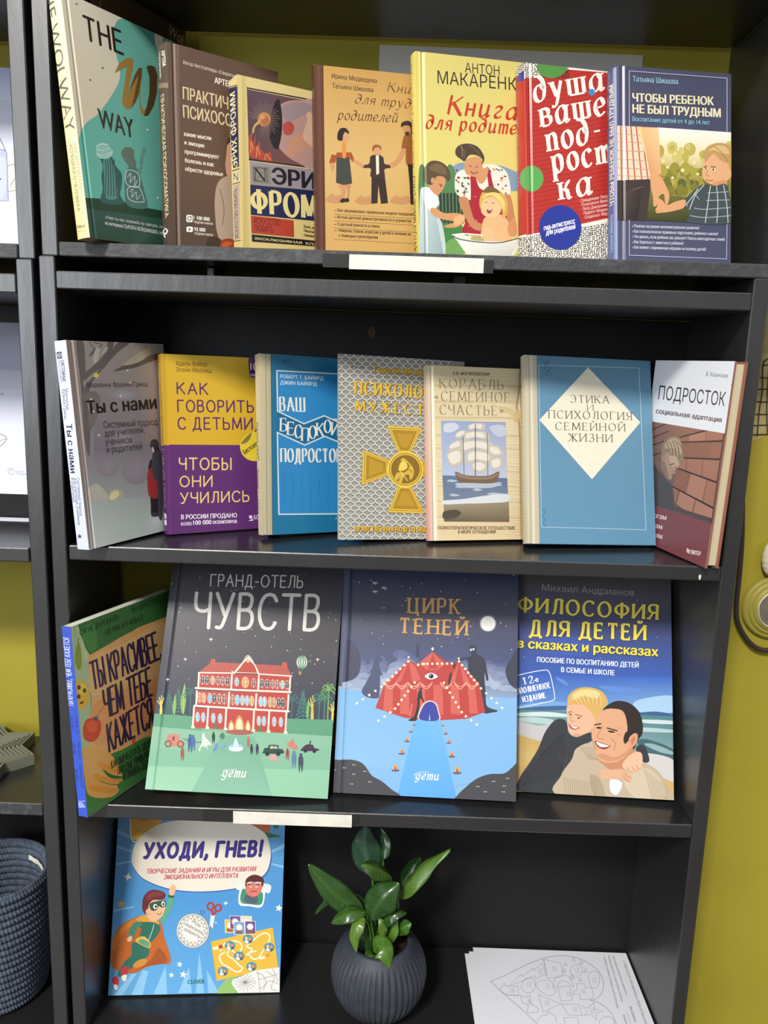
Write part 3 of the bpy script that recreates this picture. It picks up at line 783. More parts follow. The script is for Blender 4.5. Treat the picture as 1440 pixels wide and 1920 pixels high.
def psy_s(A):
    A.full([(0, '4b3c33'), (1, '5a4a40')])
    A.pl('8a765f', '840,640 960,618 960,655 840,680')
    A.tx('АРТЕМ', 892, 388, 900, 500, 24, 'e8e2d6', 'b'); A.tx('ТОЛОКОНИН', 872, 402, 880, 600, 22, 'e8e2d6', 'b')
    A.tx('ПРАКТИЧЕСКАЯ ПСИХОСОМАТИКА', 886, 725, 920, 1640, 30, 'd3c08f', 'b')
    A.cv('e8e4dc', 8, '917,1712 934,1728 927,1752 912,1762 920,1780'); A.cv('e8e4dc', 8, '912,1724 905,1745 920,1750')

def fromm(A):
    A.full([(0, 'd9c27c'), (1, 'dcc988')])
    A.gq('c9b46f', 'd9c683', 'd3bd78', 'c4ac66', '128,236 160,242 182,1464 140,1462')
    A.pl('2a2430', '160,316 650,408 650,418 160,326')
    A.gq('5b4450', '6b4f52', '8a5a52', '4f4046', '162,330 650,424 650,890 178,826')
    A.pl('2a2430', '176,826 650,886 650,896 176,836')
    # generic dreamy picture: a sun, a dark leaf, a pale globe and flames
    A.bl('b58f86', '385,470 440,420 540,410 650,440 650,870 520,850 430,790 385,720 400,600')
    A.bl('9b8788', '400,470 460,430 560,425 640,460 560,520 450,560')
    A.bl('b0504a', '420,580 470,560 500,600 480,650 430,650'); A.bl('c58f74', '470,690 560,640 620,660 640,720 560,760 480,820 440,780')
    A.bl('d2ab92', '560,660 590,560 585,510 605,490 625,520 640,600 650,740 600,720')
    A.bl('2a2328', '330,560 350,450 390,400 412,520 410,640 385,750 350,740 320,650')
    for i in range(34):
        a = math.radians(-175 + i * 8.6); r = 92 + (i % 3) * 12
        A.st('8d7a70', 3, [(285 + 42 * math.cos(a), 545 + 42 * math.sin(a)), (285 + r * math.cos(a), 545 + r * 1.15 * math.sin(a))])
    A.el('c48a4c', 285, 545, 46, 50); A.el('b06d48', 292, 555, 28, 34); A.el('d39a63', 272, 530, 18, 16)
    A.bl('c7a05c', '200,640 205,600 235,560 255,545 250,575 222,600 212,640')
    for p in ('180,800 176,680 200,640 198,720 225,660 222,740 255,700 262,780 300,820 240,830', '250,830 262,760 300,800 330,770 345,840 400,850'):
        A.bl('ad4a35', p)
    for p in ('190,780 192,700 208,760', '230,810 236,740 256,800', '290,830 300,790 330,835'): A.cv('d98a5a', 7, p)
    A.pl('9a9096', '182,842 650,904 650,1048 186,1004')
    A.pl('8b8479', '196,872 330,884 334,1012 198,996')
    A.st('2c2a2c', 3, '210,885 305,892 308,990 214,982 210,885'); A.ring('4a463f', 2, 258, 938, 46, 46); A.st('4a463f', 2, '210,885 308,990'); A.st('4a463f', 2, '305,892 214,982')
    A.st('1e1c20', 4, '222,975 222,892'); A.st('1e1c20', 11, '222,892 288,980', cap=False); A.st('1e1c20', 4, '290,985 290,897')
    A.st('1e1c20', 4, '208,892 230,892', cap=False); A.st('1e1c20', 4, '276,897 302,899', cap=False); A.st('1e1c20', 4, '210,976 234,977', cap=False)
    A.tx('ЭРИХ', 346, 1000, 645, 1042, 108, '27222c', 'x', vis=3)
    A.pl('23294f', '186,1008 650,1052 650,1266 190,1222')
    A.tx('ФРОММ', 204, 1205, 655, 1252, 162, 'e6d48f', 'flare', vis=4)
    A.pl('b5412f', '190,1228 492,1262 496,1380 194,1352')
    A.tx('ИСКУССТВО', 212, 1284, 402, 1304, 42, '3a1d18', 'n'); A.tx('ЛЮБИТЬ', 212, 1336, 352, 1352, 42, '3a1d18', 'n')
    for i, s in enumerate(('Быть, иметь,', 'Писатель, философ,', 'гуманист, психолог')): A.tx(s, 566, 1312 + 30 * i, 650, 1325 + 30 * i, 16, '4a3c30', 'b', vis=8)
    A.pl('231d22', '196,1362 650,1408 650,1446 198,1412')
    A.tx('ЭКСКЛЮЗИВНАЯ  КЛАССИКА', 216, 1398, 630, 1438, 15, 'e0cf8d', 'x', vis=16)
def fromm_s(A):
    A.full([(0, 'd2bd78'), (1, 'd9c585')])
    A.pl('23294f', '30,325 96,308 108,880 60,895')
    A.st('2a2430', 6, '30,318 98,300'); A.st('2a2430', 6, '60,910 108,896'); A.st('2a2430', 6, '64,1005 112,992'); A.st('2a2430', 6, '74,1412 116,1405')
    A.tx('ЭРИХ ФРОММ', 96, 882, 78, 345, 40, 'e8dca8', 'b')
    A.pl('cfc6a8', '64,925 104,912 108,980 68,990'); A.st('2c2a2c', 4, '72,975 72,930'); A.st('2c2a2c', 6, '72,930 98,975'); A.st('2c2a2c', 4, '100,972 99,926')
    A.pl('b3a191', '66,1015 110,1002 116,1392 76,1402')
    A.tx('ИСКУССТВО ЛЮБИТЬ', 104, 1385, 94, 1035, 26, '4a3440', 'm')

def person(A, P):
    for col, pts in P: (A.bl if not col.startswith('!') else A.pl)(col.lstrip('!'), pts)

def trud(A):
    A.full([(0, 'c49a56'), (.5, 'c9a668'), (1, 'b98f4c')])
    A.gq('4a2a1c', '6b4230', '5b3526', '3f2418', '630,160 672,150 690,1500 645,1500'); A.gq('6b4230', '4d2c1e', '472a1c', '6b4230', '672,150 706,160 722,1500 690,1500')
    A.tx('Ирина Медведева', 766, 252, 1086, 288, 32, '4a2e1c', 'm'); A.st('8d6a3c', 2, '770,282 1084,308')
    A.tx('Татьяна Шишова', 768, 322, 1060, 352, 32, '4a2e1c', 'm')
    ink = '4a2716'
    A.tx('Книга', 1162, 346, 1320, 362, 66, ink, 'script', vis=3)
    A.tx('для трудных', 930, 430, 1320, 466, 66, ink, 'script', vis=8)
    A.tx('родителей', 808, 546, 1228, 566, 70, ink, 'script')
    for x0, x1, y in ((720, 870, 1100), (930, 1060, 1110), (1180, 1330, 1110)):
        A.bl('b9885a', f'{x0},{y+20} {x0+40},{y-25} {(x0+x1)//2},{y-10} {x1-30},{y-20} {x1},{y+20} {(x0+x1)//2},{y+40}')
    # mother
    A.bl('c08a60', '815,1000 835,1060 838,1110 850,1118 862,1060 866,1000'); A.bl('b57f55', '868,1000 878,1060 872,1110 884,1115 892,1050 898,1000')
    A.bl('2b2320', '825,1120 850,1105 870,1125 850,1136 828,1135'); A.bl('2b2320', '855,1115 880,1105 890,1125 870,1134')
    A.pl('3c4038', '798,815 890,810 910,1000 850,1012 796,995')
    A.bl('9c4a26', '790,700 850,690 885,705 905,780 925,830 912,845 880,800 885,815 800,815 800,780 790,850 752,858 750,840 770,780')
    A.bl('d0863c', '838,710 862,705 866,810 842,812'); A.bl('c08a60', '758,858 782,855 782,890 772,915 758,895')
    A.bl('c28b60', '918,830 950,840 980,860 985,876 960,872 925,848')
    A.bl('c89268', '838,660 848,630 880,640 884,672 868,700 846,710 838,690'); A.bl('2a1f1b', '808,690 806,650 825,612 860,606 885,630 885,648 860,636 846,660 840,695')
    # boy
    A.bl('c89268', '1060,770 1066,742 1100,735 1114,755 1108,790 1085,800 1066,795'); A.bl('8a5a30', '1052,765 1060,732 1090,724 1115,738 1116,765 1100,745 1070,752 1062,770')
    A.pl('33261f', '1048,930 1140,930 1165,1140 1115,1145 1096,1010 1090,1140 1046,1145')
    A.bl('3a2b25', '1040,810 1068,798 1110,800 1132,820 1140,860 1180,870 1186,888 1140,900 1136,955 1044,955 1042,895 990,890 988,872 1030,860')
    A.pl('d8cfbd', '1078,800 1100,800 1102,930 1082,940'); A.bl('c08a60', '968,860 990,868 992,884 970,880'); A.bl('c08a60', '1180,860 1200,850 1204,880 1184,886')
    # father
    A.bl('8a5226', '1270,690 1290,650 1345,640 1400,680 1400,900 1300,870 1290,760 1262,760'); A.bl('c08a60', '1264,755 1292,760 1260,830 1215,878 1195,872 1200,855 1240,800')
    A.bl('b98258', '1270,610 1275,580 1310,570 1330,590 1322,640 1296,660 1278,640'); A.bl('2e211c', '1258,600 1262,570 1300,555 1330,570 1345,620 1330,650 1322,600 1300,588 1275,592'); A.bl('3b2a22', '1285,640 1310,632 1315,655 1296,662')
    A.pl('2e241f', '1305,860 1400,880 1400,1150 1325,1150 1318,1000')
    ln = '8f6c38'
    for i, (s, x0, x1, y) in enumerate((('Как сформировать правильные модели поведения', 806, 1345, 1200), ('Истоки детской демонстративности и упрямства', 806, 1328, 1248), ('О детской ревности в семье', 806, 1106, 1298), ('Неврозы, страхи, агрессия у детей и лечение их', 814, 1328, 1342), ('с помощью куклотерапии', 814, 1092, 1378))):
        A.tx(s, x0, y, x1, y + (x1 - x0) * .056, 20, '4a3018', 'm')
        if i < 4: A.st('4a3018', 3, f'784,{y-8} 798,{y-7}')
    for y in (1218, 1265, 1316, 1396): A.st(ln, 2, f'782,{y} 1345,{y+31}')

def face(A, cx, cy, r, skin, dark, tilt=0, hair=None, smile=True):
    """small printed face: eyes, brows, nose, mouth"""
    c, s = math.cos(math.radians(tilt)), math.sin(math.radians(tilt))
    def q(x, y): return (cx + r * (x * c - y * s), cy + r * (x * s + y * c))
    def p(*L): return [q(*z) for z in L]
    for sx in (-.36, .36):
        A.st(dark, r * .09, p((sx - .16, -.12), (sx, -.18), (sx + .16, -.1))); e = q(sx, 0); A.el('f0e6dc', *e, r * .14, r * .07, tilt); A.el('2a1c14', *e, r * .07)
    A.st(dark, r * .07, p((.02, .0), (.1, .28), (-.06, .32)))
    if smile: A.bl('8c4038', p((-.32, .48), (0, .58), (.32, .44), (.12, .72), (-.14, .72))); A.bl('f1ebe2', p((-.2, .54), (0, .59), (.22, .51), (.06, .64), (-.08, .64)))
    else: A.st('9a4a3c', r * .09, p((-.25, .56), (0, .6), (.24, .54)))

def maka(A):
    A.full([(0, 'd3c674'), (1, 'cdbf6c')])
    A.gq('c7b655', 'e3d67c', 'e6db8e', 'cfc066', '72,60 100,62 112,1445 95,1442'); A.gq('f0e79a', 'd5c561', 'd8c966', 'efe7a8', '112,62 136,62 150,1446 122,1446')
    A.tx('АНТОН', 402, 200, 636, 222, 62, '2a2318', 'n'); A.tx('МАКАРЕНКО', 218, 275, 752, 324, 82, '2a2318', 'n', vis=8)
    A.tx('Книга', 290, 478, 750, 520, 120, 'b5361f', 'brush'); A.tx('для родителей', 138, 578, 745, 618, 92, 'b5361f', 'brush', vis=10)
    # hills, shrubs and fence
    A.bl('7b93a8', '300,860 380,810 520,840 640,830 780,900 780,1000 300,960')
    A.bl('4f7a4a', '90,900 110,820 150,850 200,830 250,880 300,820 340,880 360,1000 380,1300 300,1440 150,1440 90,1300')
    for i in range(9): A.pl('2d3530', [(228 + i * 24, 1020), (244 + i * 24, 1010), (250 + i * 24, 1220), (234 + i * 24, 1220)])
    A.bl('3f7a3c', '255,1290 300,1230 380,1240 420,1290 430,1400 380,1435 270,1430'); A.pl('b5b36a', '90,1405 400,1405 780,1425 780,1460 90,1450')
    A.bl('6a9a4f', '270,1360 330,1320 400,1350 390,1430 280,1430')
    # boy with pale romper
    A.bl('b9c7c4', '100,1010 120,975 175,990 215,1040 230,1090 200,1140 250,1230 262,1440 100,1440 95,1200'); A.gq('c3cfcb', 'a5b7b5', '8fa5a5', 'a9babb', '100,1100 200,1130 260,1440 100,1440')
    A.bl('e0e4e0', '110,985 150,975 200,1010 225,1060 205,1110 165,1130 120,1060')
    A.bl('c58d60', '140,930 170,890 260,890 270,950 240,1010 210,1030 165,985'); A.bl('57462f', '128,930 130,850 170,800 240,805 290,850 305,915 285,935 255,905 210,905 190,950 160,960')
    A.bl('6f5a3c', '160,850 210,815 260,840 280,890 220,880'); A.bl('c58d60', '172,925 190,910 200,940 180,950'); A.st('5a3826', 5, '228,955 248,960'); A.el('2a1c14', 240, 968, 5)
    A.bl('c9925f', '170,1120 205,1118 260,1150 340,1150 395,1165 400,1200 360,1240 300,1250 260,1240 330,1210 240,1190 180,1160'); A.bl('d8a878', '330,1180 380,1165 400,1190 370,1225 335,1235')
    # mother in flowered blouse and red apron
    A.bl('dcd8c8', '335,910 360,870 420,850 560,820 640,840 690,890 708,1020 640,1060 560,1000 440,1060 390,1050 340,1010')
    rr = random.Random(3)
    for i in range(70):
        x, y = rr.uniform(340, 700), rr.uniform(850, 1040)
        if 440 < x < 610 and y > 880: continue
        A.el(rr.choice(('8c2f33', '3f6b4c', '4f6f8f', 'c98a2e', '5a4a52')), x, y, rr.uniform(6, 12), rr.uniform(4, 9), rr.uniform(0, 90), n=8); A.k -= 1
    A.k += 1
    A.bl('a3202f', '440,900 465,880 500,980 560,985 545,850 570,860 600,980 680,1120 690,1290 400,1290 410,1200 440,1060'); A.dots('c96a70', '470,1040 520,1100 440,1150 600,1100 640,1180 430,1240 480,1200 560,1060', 6)
    A.bl('b97f55', '360,1050 420,1050 440,1120 470,1200 530,1230 520,1270 450,1250 390,1150'); A.bl('b97f55', '640,1050 705,1030 735,1160 745,1260 700,1250 680,1160')
    A.bl('c68d60', '470,880 520,850 560,850 540,930 500,950'); A.bl('c68d60', '398,850 410,790 480,770 520,800 515,870 480,905 440,900 410,885')
    A.bl('4a392a', '342,760 340,720 370,690 430,682 490,705 528,760 530,800 510,820 520,790 480,760 430,760 400,800 380,790'); A.cv('6b5440', 6, '380,700 400,740 395,780'); A.cv('6b5440', 6, '430,690 480,730 510,770'); A.cv('8d7a62', 5, '372,696 385,730 382,770')
    A.st('5a3826', 5, '430,830 446,836'); A.st('5a3826', 5, '472,842 488,836'); A.cv('8c3a34', 7, '440,870 462,884 486,872')
    # enamel basin and the child in it
    A.bl('d8ae7c', '530,1190 570,1170 640,1160 690,1200 705,1280 700,1350 520,1345 515,1260'); A.bl('e0b98a', '510,1130 520,1060 570,1040 640,1060 650,1120 620,1170 560,1180 525,1160')
    A.bl('c9a24f', '505,1120 500,1060 530,1000 600,990 660,1020 690,1080 685,1160 655,1180 650,1110 600,1050 540,1050 518,1080'); A.bl('e0c478', '520,1050 560,1010 630,1020 670,1080 665,1140 640,1080 580,1030'); A.bl('6f5a34', '525,1005 560,970 610,985 640,1015 590,1010 550,1015')
    A.st('5a3826', 4, '538,1080 554,1076'); A.st('5a3826', 4, '580,1082 600,1084'); A.bl('8c3a34', '548,1125 570,1135 588,1122 575,1150 555,1150')
    A.bl('dcb482', '515,1270 560,1240 590,1260 600,1320 540,1340 510,1310'); A.bl('c58d60', '690,1240 730,1180 750,1240 745,1300 700,1300')
    A.pl('d8d6c6', '318,1305 380,1290 520,1340 690,1345 790,1315 790,1330 740,1430 690,1448 440,1446 390,1400 350,1340')
    A.gq('e8e6da', 'd0cfc2', 'b9b9ae', 'd6d4c8', '350,1335 760,1345 710,1446 420,1440'); A.cv('3a4a5a', 7, '318,1302 360,1325 480,1345 640,1350 790,1312'); A.cv('efeee6', 8, '318,1298 400,1290 520,1300'); A.bl('b0a26a', '440,1330 470,1300 510,1310 530,1340')
def maka_s(A):
    A.full([(0, 'c9b85c'), (1, 'd8c96e')])
    A.tx('Книга для родителей', 62, 840, 42, 150, 21, '8c2f1c', 'brush'); A.tx('АНТОН МАКАРЕНКО', 78, 1410, 66, 895, 22, '2a2318', 'm')

def scribble(A, x0, y0, x1, y1, seed, col, dx=16, dy=15, sl=-.16, test=None):
    r = random.Random(seed); y = y0
    while y < y1:
        x = x0
        while x < x1:
            xx, yy = x + r.uniform(-3, 3), y + sl * (x - x0) + r.uniform(-2, 2)
            if test is None or test(xx, yy):
                k = r.randrange(4)
                if k == 0: A.st(col, 5, [(xx, yy - 6), (xx + 8, yy + 5)])
                elif k == 1: A.st(col, 5, [(xx, yy + 4), (xx + 4, yy - 5), (xx + 9, yy + 2)])
                elif k == 2: A.st(col, 6, [(xx, yy), (xx + 10, yy - 2)])
                else: A.st(col, 5, [(xx + 2, yy - 6), (xx, yy + 5)])
                A.k -= 1
            x += dx
        y += dy
    A.k += 1

def dusha(A):
    A.full([(0, 'b23026'), (1, 'b02c24')])
    for i in range(40):
        y = 250 + i * 30; A.st('a3251f', 9, [(800, y), (1400, y - 110)], cap=False); A.k -= 1
    A.k += 1
    A.pl('cf4a3e', '790,130 806,132 836,1455 822,1455'); A.pl('98241d', '806,132 814,132 842,1455 836,1455')
    A.pl('e6e0d4', '760,1318 860,1290 1000,1265 1390,1180 1390,1475 760,1475'); scribble(A, 765, 1325, 1400, 1620, 5, '2b2523', 15, 14, -.17, lambda x, y: y > 1318 - (x - 760) * .21 and y < 1480)
    A.pl('e6e0d4', '760,120 1390,180 1390,205 1080,180 900,230 840,235 760,255'); scribble(A, 765, 140, 1100, 250, 6, '2b2523', 15, 14, .05, lambda x, y: y < 240)
    A.bl('4f8a3c', '890,140 930,138 1040,150 1092,170 1060,215 1000,240 930,225 895,190')
    w = 'efe6da'
    A.tx('душа', 878, 402, 1340, 318, 172, w, 'ital'); A.el('2f86c9', 1258, 334, 22)
    A.tx('вашего', 920, 566, 1352, 484, 172, w, 'ital', vis=4); A.tx('под-', 966, 734, 1328, 664, 172, w, 'ital')
    A.tx('рост', 1004, 880, 1385, 806, 172, w, 'ital'); A.tx('ка', 1048, 1060, 1258, 1020, 172, w, 'ital')
    A.el('5aa050', 852, 918, 80, 88)
    A.el('24348f', 1045, 1248, 144, 152)
    A.tx('гид-антистресс', 936, 1268, 1144, 1218, 32, 'e9e6ee', 'ib'); A.tx('для родителей', 950, 1300, 1146, 1256, 32, 'e9e6ee', 'ib')
    for i, s in enumerate(('Священник Петр', 'Психологи Валентина', 'Петр Дмитриевский', 'Педагог Владимир', 'Социолог Мария')):
        A.tx(s, 1182 + i * 7, 1078 + i * 28, 1366, 1046 + i * 29, 20, 'ecd6cc', 'i', vis=14 if i != 4 else 12)
    A.bl('3f8a3c', '1366,1420 1400,1390 1400,1480 1362,1475')
def dusha_s(A):
    A.full([(0, 'ab2c24'), (1, 'b5322a')])
    A.pl('e6e0d4', '740,1320 830,1290 836,1470 740,1470'); scribble(A, 745, 1325, 835, 1470, 8, '2b2523', 13, 14, -.1)
    A.pl('e6e0d4', '740,130 830,110 830,200 740,230'); scribble(A, 745, 140, 830, 220, 9, '2b2523', 13, 14, -.1); A.bl('2f3d8c', '755,260 775,205 810,195 840,215 840,245')
    A.el('5aa050', 852, 918, 80, 88)
    A.tx('душа вашего подростка', 764, 970, 758, 500, 20, 'e9cfc4', 'ital')

def chtob(A):
    A.full([(0, '4a4c66'), (1, '40425a')])
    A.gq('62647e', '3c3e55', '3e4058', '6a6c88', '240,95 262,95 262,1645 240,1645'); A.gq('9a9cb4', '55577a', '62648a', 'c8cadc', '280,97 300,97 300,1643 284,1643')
    A.gq('e6dfc4', 'efe6d2', 'c9a24a', '6f6a30', '242,575 1150,628 1150,1000 242,960')
    A.gq('c9b34a', '9a9a3e', '3a4420', '2f3a18', '480,800 1150,860 1150,1360 470,1330')
    for cx, cy, rx, ry, c, e in ((640, 900, 80, 190, '8f8a30', 'b5a54a'), (820, 1000, 120, 160, '7f7a2a', 'a0963a'), (870, 880, 40, 110, 'a39c4e', 'c9b860'), (690, 720, 60, 120, 'd5cfa8', 'e0d8bc'), (580, 1150, 90, 160, '5a5e26', '7a7630')): A.el(c, cx, cy, rx, ry, edge=e)
    A.gq('efe8dc', 'ebe6dc', 'dcd2ae', 'd9c88a', '560,588 1150,628 1150,860 570,800'); A.gq('d9c88a', 'dcd2ae', '9a8f3e', '94862e', '565,795 1150,850 1150,1010 560,1000')
    rb = random.Random(17)
    for i in range(90):                                # out-of-focus greenery
        x = rb.uniform(575, 1140); y = rb.uniform(740, 1110); t = (y - 740) / 370
        if y < 860 and rb.random() < .45: continue
        c = rb.choice((('b3a64c', 'c2b668', 'a89a3e') if t < .35 else ('8f8832', 'a0963a', '7d7a2c') if t < .7 else ('6a6a28', '5a6026', '7a742c'))); r = rb.uniform(16, 44) * (1.15 - .4 * t); A.el(c, x, y, r, r * rb.uniform(.9, 1.5), n=16)
    for x, y, r in ((605, 858, 15), (640, 905, 12), (700, 800, 12), (760, 930, 15), (850, 870, 17), (880, 960, 12), (680, 990, 12)): A.el('e0d294', x, y, r, r)
    A.gq('6f6a2a', '5a5a24', '2f3a1c', '3a3c1c', '500,1120 900,1150 830,1345 475,1325')
    # father's checked shirt, arm and jeans
    A.pl('d9c9ac', '242,575 440,585 500,900 510,1010 242,1020')
    for x in (268, 310, 350, 392, 430): A.st('b5503e', 10, f'{x},580 {x+ (x-242)*.3},1010', cap=False)
    for y in (640, 700, 770, 840, 910, 970): A.st('c98a72', 6, f'242,{y} {440+ (y-590)*.18},{y+14}', cap=False)
    A.gq('e6c77a', 'd9b878', 'd9c9ac', 'd9c9ac', '400,585 440,588 500,860 480,860')
    A.pl('3a2f2c', '242,1010 505,1000 500,1110 470,1330 242,1325'); A.cv('6a5a50', 6, '290,1110 380,1080 450,1060'); A.gq('4a3c36', '2e2624', '241f1e', '3a2f2c', '300,1100 440,1070 400,1325 290,1322')
    A.gq('e0b27a', 'e8c28e', 'd8a272', 'c98f62', '430,586 568,592 590,960 505,980'); A.bl('d39a6c', '505,960 560,960 600,1000 640,1080 655,1140 640,1200 620,1180 610,1120 570,1140 560,1200 530,1215 525,1140 510,1070')
    # boy looking back
    A.bl('d9a57a', '915,960 925,860 960,810 1060,800 1130,870 1140,960 1100,1030 1030,1050 960,1030 925,1000'); A.bl('d9a57a', '1110,940 1140,925 1150,970 1120,1000'); A.bl('c98f62', '1000,1030 1100,1010 1110,1050 1040,1060')
    A.bl('b8935a', '935,840 925,800 960,740 1040,712 1120,725 1160,760 1160,930 1135,930 1120,880 1060,850 1010,800 970,830 940,870'); A.bl('d0b07a', '960,780 1030,735 1100,745 1130,800 1060,790 1010,770'); A.cv('9a7848', 6, '1010,740 1060,780 1120,860')
    A.st('5a3c28', 7, '930,905 950,895'); A.st('5a3c28', 7, '985,900 1020,905'); A.el('f0e6dc', 945, 915, 12, 7); A.el('2a1c14', 944, 914, 7); A.el('f0e6dc', 1005, 925, 16, 9, 10); A.el('2a1c14', 1003, 924, 8)
    A.cv('b5764e', 6, '955,930 948,968 970,975'); A.cv('a5583e', 7, '945,1003 970,1014 1000,1008')
    A.bl('3f4a4e', '820,1345 805,1300 815,1240 770,1230 765,1180 860,1080 930,1040 1010,1055 1100,1040 1130,1120 1145,1345')
    for p in ('930,1045 860,1130 815,1240', '980,1055 960,1200 940,1345', '1030,1058 1040,1200 1030,1345', '1085,1050 1110,1200 1120,1345', '880,1075 860,1110 790,1200'): A.cv('c6cdc8', 6, p)
    for p in ('770,1190 800,1215', '850,1110 890,1160', '960,1110 1120,1100', '950,1170 1130,1165', '850,1230 940,1240 1140,1225', '820,1290 940,1305 1140,1290'): A.cv('aab5b4', 5, p)
    A.bl('d39a6c', '780,1165 770,1225 700,1250 620,1265 560,1265 545,1240 560,1210 560,1150 600,1170 640,1205 700,1180'); A.bl('c98f62', '545,1235 560,1250 590,1265 560,1272 545,1260')
    # frame and words
    ln = 'b5b8cc'
    A.st(ln, 5, '336,575 336,142 1112,200 1112,622'); A.st(ln, 5, '336,1325 336,1604 1108,1634 1112,1358')
    A.tx('Татьяна Шишова', 364, 226, 722, 248, 42, '8fb5c4', 'm'); t = 'd8d0b0'
    A.tx('ЧТОБЫ РЕБЕНОК', 364, 384, 1005, 414, 62, t, 'x'); A.tx('НЕ БЫЛ ТРУДНЫМ', 364, 474, 1060, 510, 64, t, 'x')
    A.tx('Воспитание детей от 4 до 14 лет', 362, 540, 976, 570, 34, '7fb9c9', 'm')
    for i, (s, x1) in enumerate((('Полезно ли раннее интеллектуальное развитие?', 892), ('Как психологически правильно подготовить ребенка к школе?', 1040), ('Что делать, если ребенок вас ревнует? Плюсы многодетных семей', 1092), ('Как бороться с завистью в ребенке?', 766), ('Как влияют современные игрушки на психику детей?', 944))):
        y = 1384 + i * 42; A.el('c9ccd8', 363, y - 8, 4); A.tx(s, 374, y, x1, y + (x1 - 374) * .032, 24, 'c9ccd8', 'm')
def chtob_s(A):
    A.full([(0, '5f6a94'), (1, '55587a')])
    A.gq('8f98bc', 'b5bad2', 'a8b0d0', '7c86b0', '205,120 242,100 242,1640 215,1640')
    A.tx('ЧТОБЫ РЕБЕНОК НЕ БЫЛ ТРУДНЫМ', 213, 1200, 208, 245, 30, 'e2dcc2', 'x'); A.tx('Татьяна Шишова', 208, 1580, 206, 1280, 22, '9db7d6', 'm')

def tysnami(A):
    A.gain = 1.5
    A.full([(0, 'a3aaa6'), (.22, '8f9698'), (.45, '7d7880'), (.7, '85807e'), (1, '8a8480')])
    A.gq('8e8683', '9a918c', '77707a', '6f6a74', '330,60 850,90 850,700 330,780'); A.gq('77707a', '6f6a74', '8e9290', '8d9494', '330,780 850,700 850,1060 330,1080')
    A.gq('9aa5a0', '8d9694', 'a5b0ac', 'b2bbb6', '300,1080 850,1080 850,1280 330,1400'); A.bl('a8a49a', '300,1010 350,985 400,1030 420,1080 300,1090'); A.el('8a93a0', 520, 410, 90, 34, edge='857f84')
    for x, y, r in ((600, 900, 90), (520, 700, 70), (420, 880, 60)): A.el('878089', x, y, r, r, edge='7d7880')
    A.bl('a39c84', '420,1080 440,1030 480,1015 520,1045 515,1075 470,1085 440,1105'); A.bl('c9c09a', '428,1075 445,1040 480,1030 490,1060 450,1090')
    # bare tree
    tr = '5d5755'
    A.pl('7a716c', '152,62 178,62 310,1400 300,1402'); A.gq('a89a94', '8a7d78', '9a8d86', 'b5a8a2', '178,62 205,62 330,1398 312,1400')
    A.bl(tr, '215,70 260,70 275,250 260,330 300,560 300,800 270,700 250,420 235,260')
    A.bl(tr, '420,72 455,72 440,150 380,230 300,290 270,320 262,280 320,230 390,160'); A.bl(tr, '480,80 560,76 480,140 400,230 320,330 290,420 270,360 330,290 420,180')
    A.bl('6b6462', '250,420 330,390 370,440 350,540 310,640 290,560 300,480')
    A.bl('5a5250', '455,260 520,225 600,200 720,150 830,150 830,170 720,190 600,235 500,255'); A.bl('a39b86', '520,215 620,140 690,105 690,140 640,190 560,220')
    A.bl('a8a094', '325,180 345,110 370,115 355,190 330,210'); A.bl('a39b90', '370,160 400,110 420,105 405,140')
    A.star('c9b45c', 345, 288, 24, 6, .5); A.dots('cfc9bd', '545,255 560,335 310,440 325,520 360,672 500,420', 7)
    A.cv('55504f', 5, '300,72 330,130 300,160 340,110'); A.cv('55504f', 5, '330,75 380,90 360,110')
    A.tx('Марианна Франке-Грикш', 287, 364, 676, 358, 30, '2a2628', 'n'); A.tx('Ты с нами', 290, 534, 732, 500, 78, '151314', 'b')
    for s, x0, y0, x1, y1 in (('Системный подход', 392, 626, 740, 606), ('для учителей,', 400, 682, 655, 655), ('учеников', 404, 735, 576, 720), ('и родителей', 412, 787, 640, 762)): A.tx(s, x0, y0, x1, y1, 40, '2b2729', 'n')
    # figure in a red coat
    A.bl('1f1c20', '695,1060 740,1050 745,1170 750,1190 700,1192 695,1120'); A.bl('8e2b2b', '680,890 705,850 740,870 745,1060 685,1065 672,960')
    A.bl('26252a', '678,890 690,835 712,825 704,870'); A.bl('3a3d42', '700,880 712,760 740,750 760,790 770,900 770,1190 745,1190 735,980 715,950'); A.bl('2a2a30', '690,740 700,705 730,700 745,730 740,770 712,775 700,760'); A.bl('b9a8a0', '700,752 708,748 718,775 706,782')
def tysnami_s(A):
    A.full([(0, 'c9cede'), (1, 'd5d9e6')])
    k = '3b4468'
    A.pl(k, '90,138 122,134 126,178 94,182'); A.ring('d5d9e6', 3, 108, 158, 11, 14); A.star('d5d9e6', 108, 158, 9, 6, .3)
    A.tx('СИСТЕМНЫЕ', 116, 190, 130, 328, 20, k, 'b'); A.tx('РАССТАНОВКИ', 98, 192, 112, 330, 13, k, 'n')
    A.tx('Марианна', 144, 372, 154, 508, 18, k, 'n'); A.tx('Франке-Грикш', 124, 374, 140, 568, 18, k, 'n')
    A.tx('Ты с нами', 152, 600, 180, 914, 34, '232a4a', 'b')
    A.tx('Системный подход', 218, 945, 240, 1190, 18, k, 'n'); A.tx('для учителей, учеников', 198, 945, 226, 1248, 18, k, 'n'); A.tx('и родителей', 182, 945, 194, 1100, 17, k, 'n')
    A.star(k, 238, 1322, 16, 5, .4); A.st(k, 4, '228,1335 246,1318'); A.st(k, 3, '232,1310 250,1330')

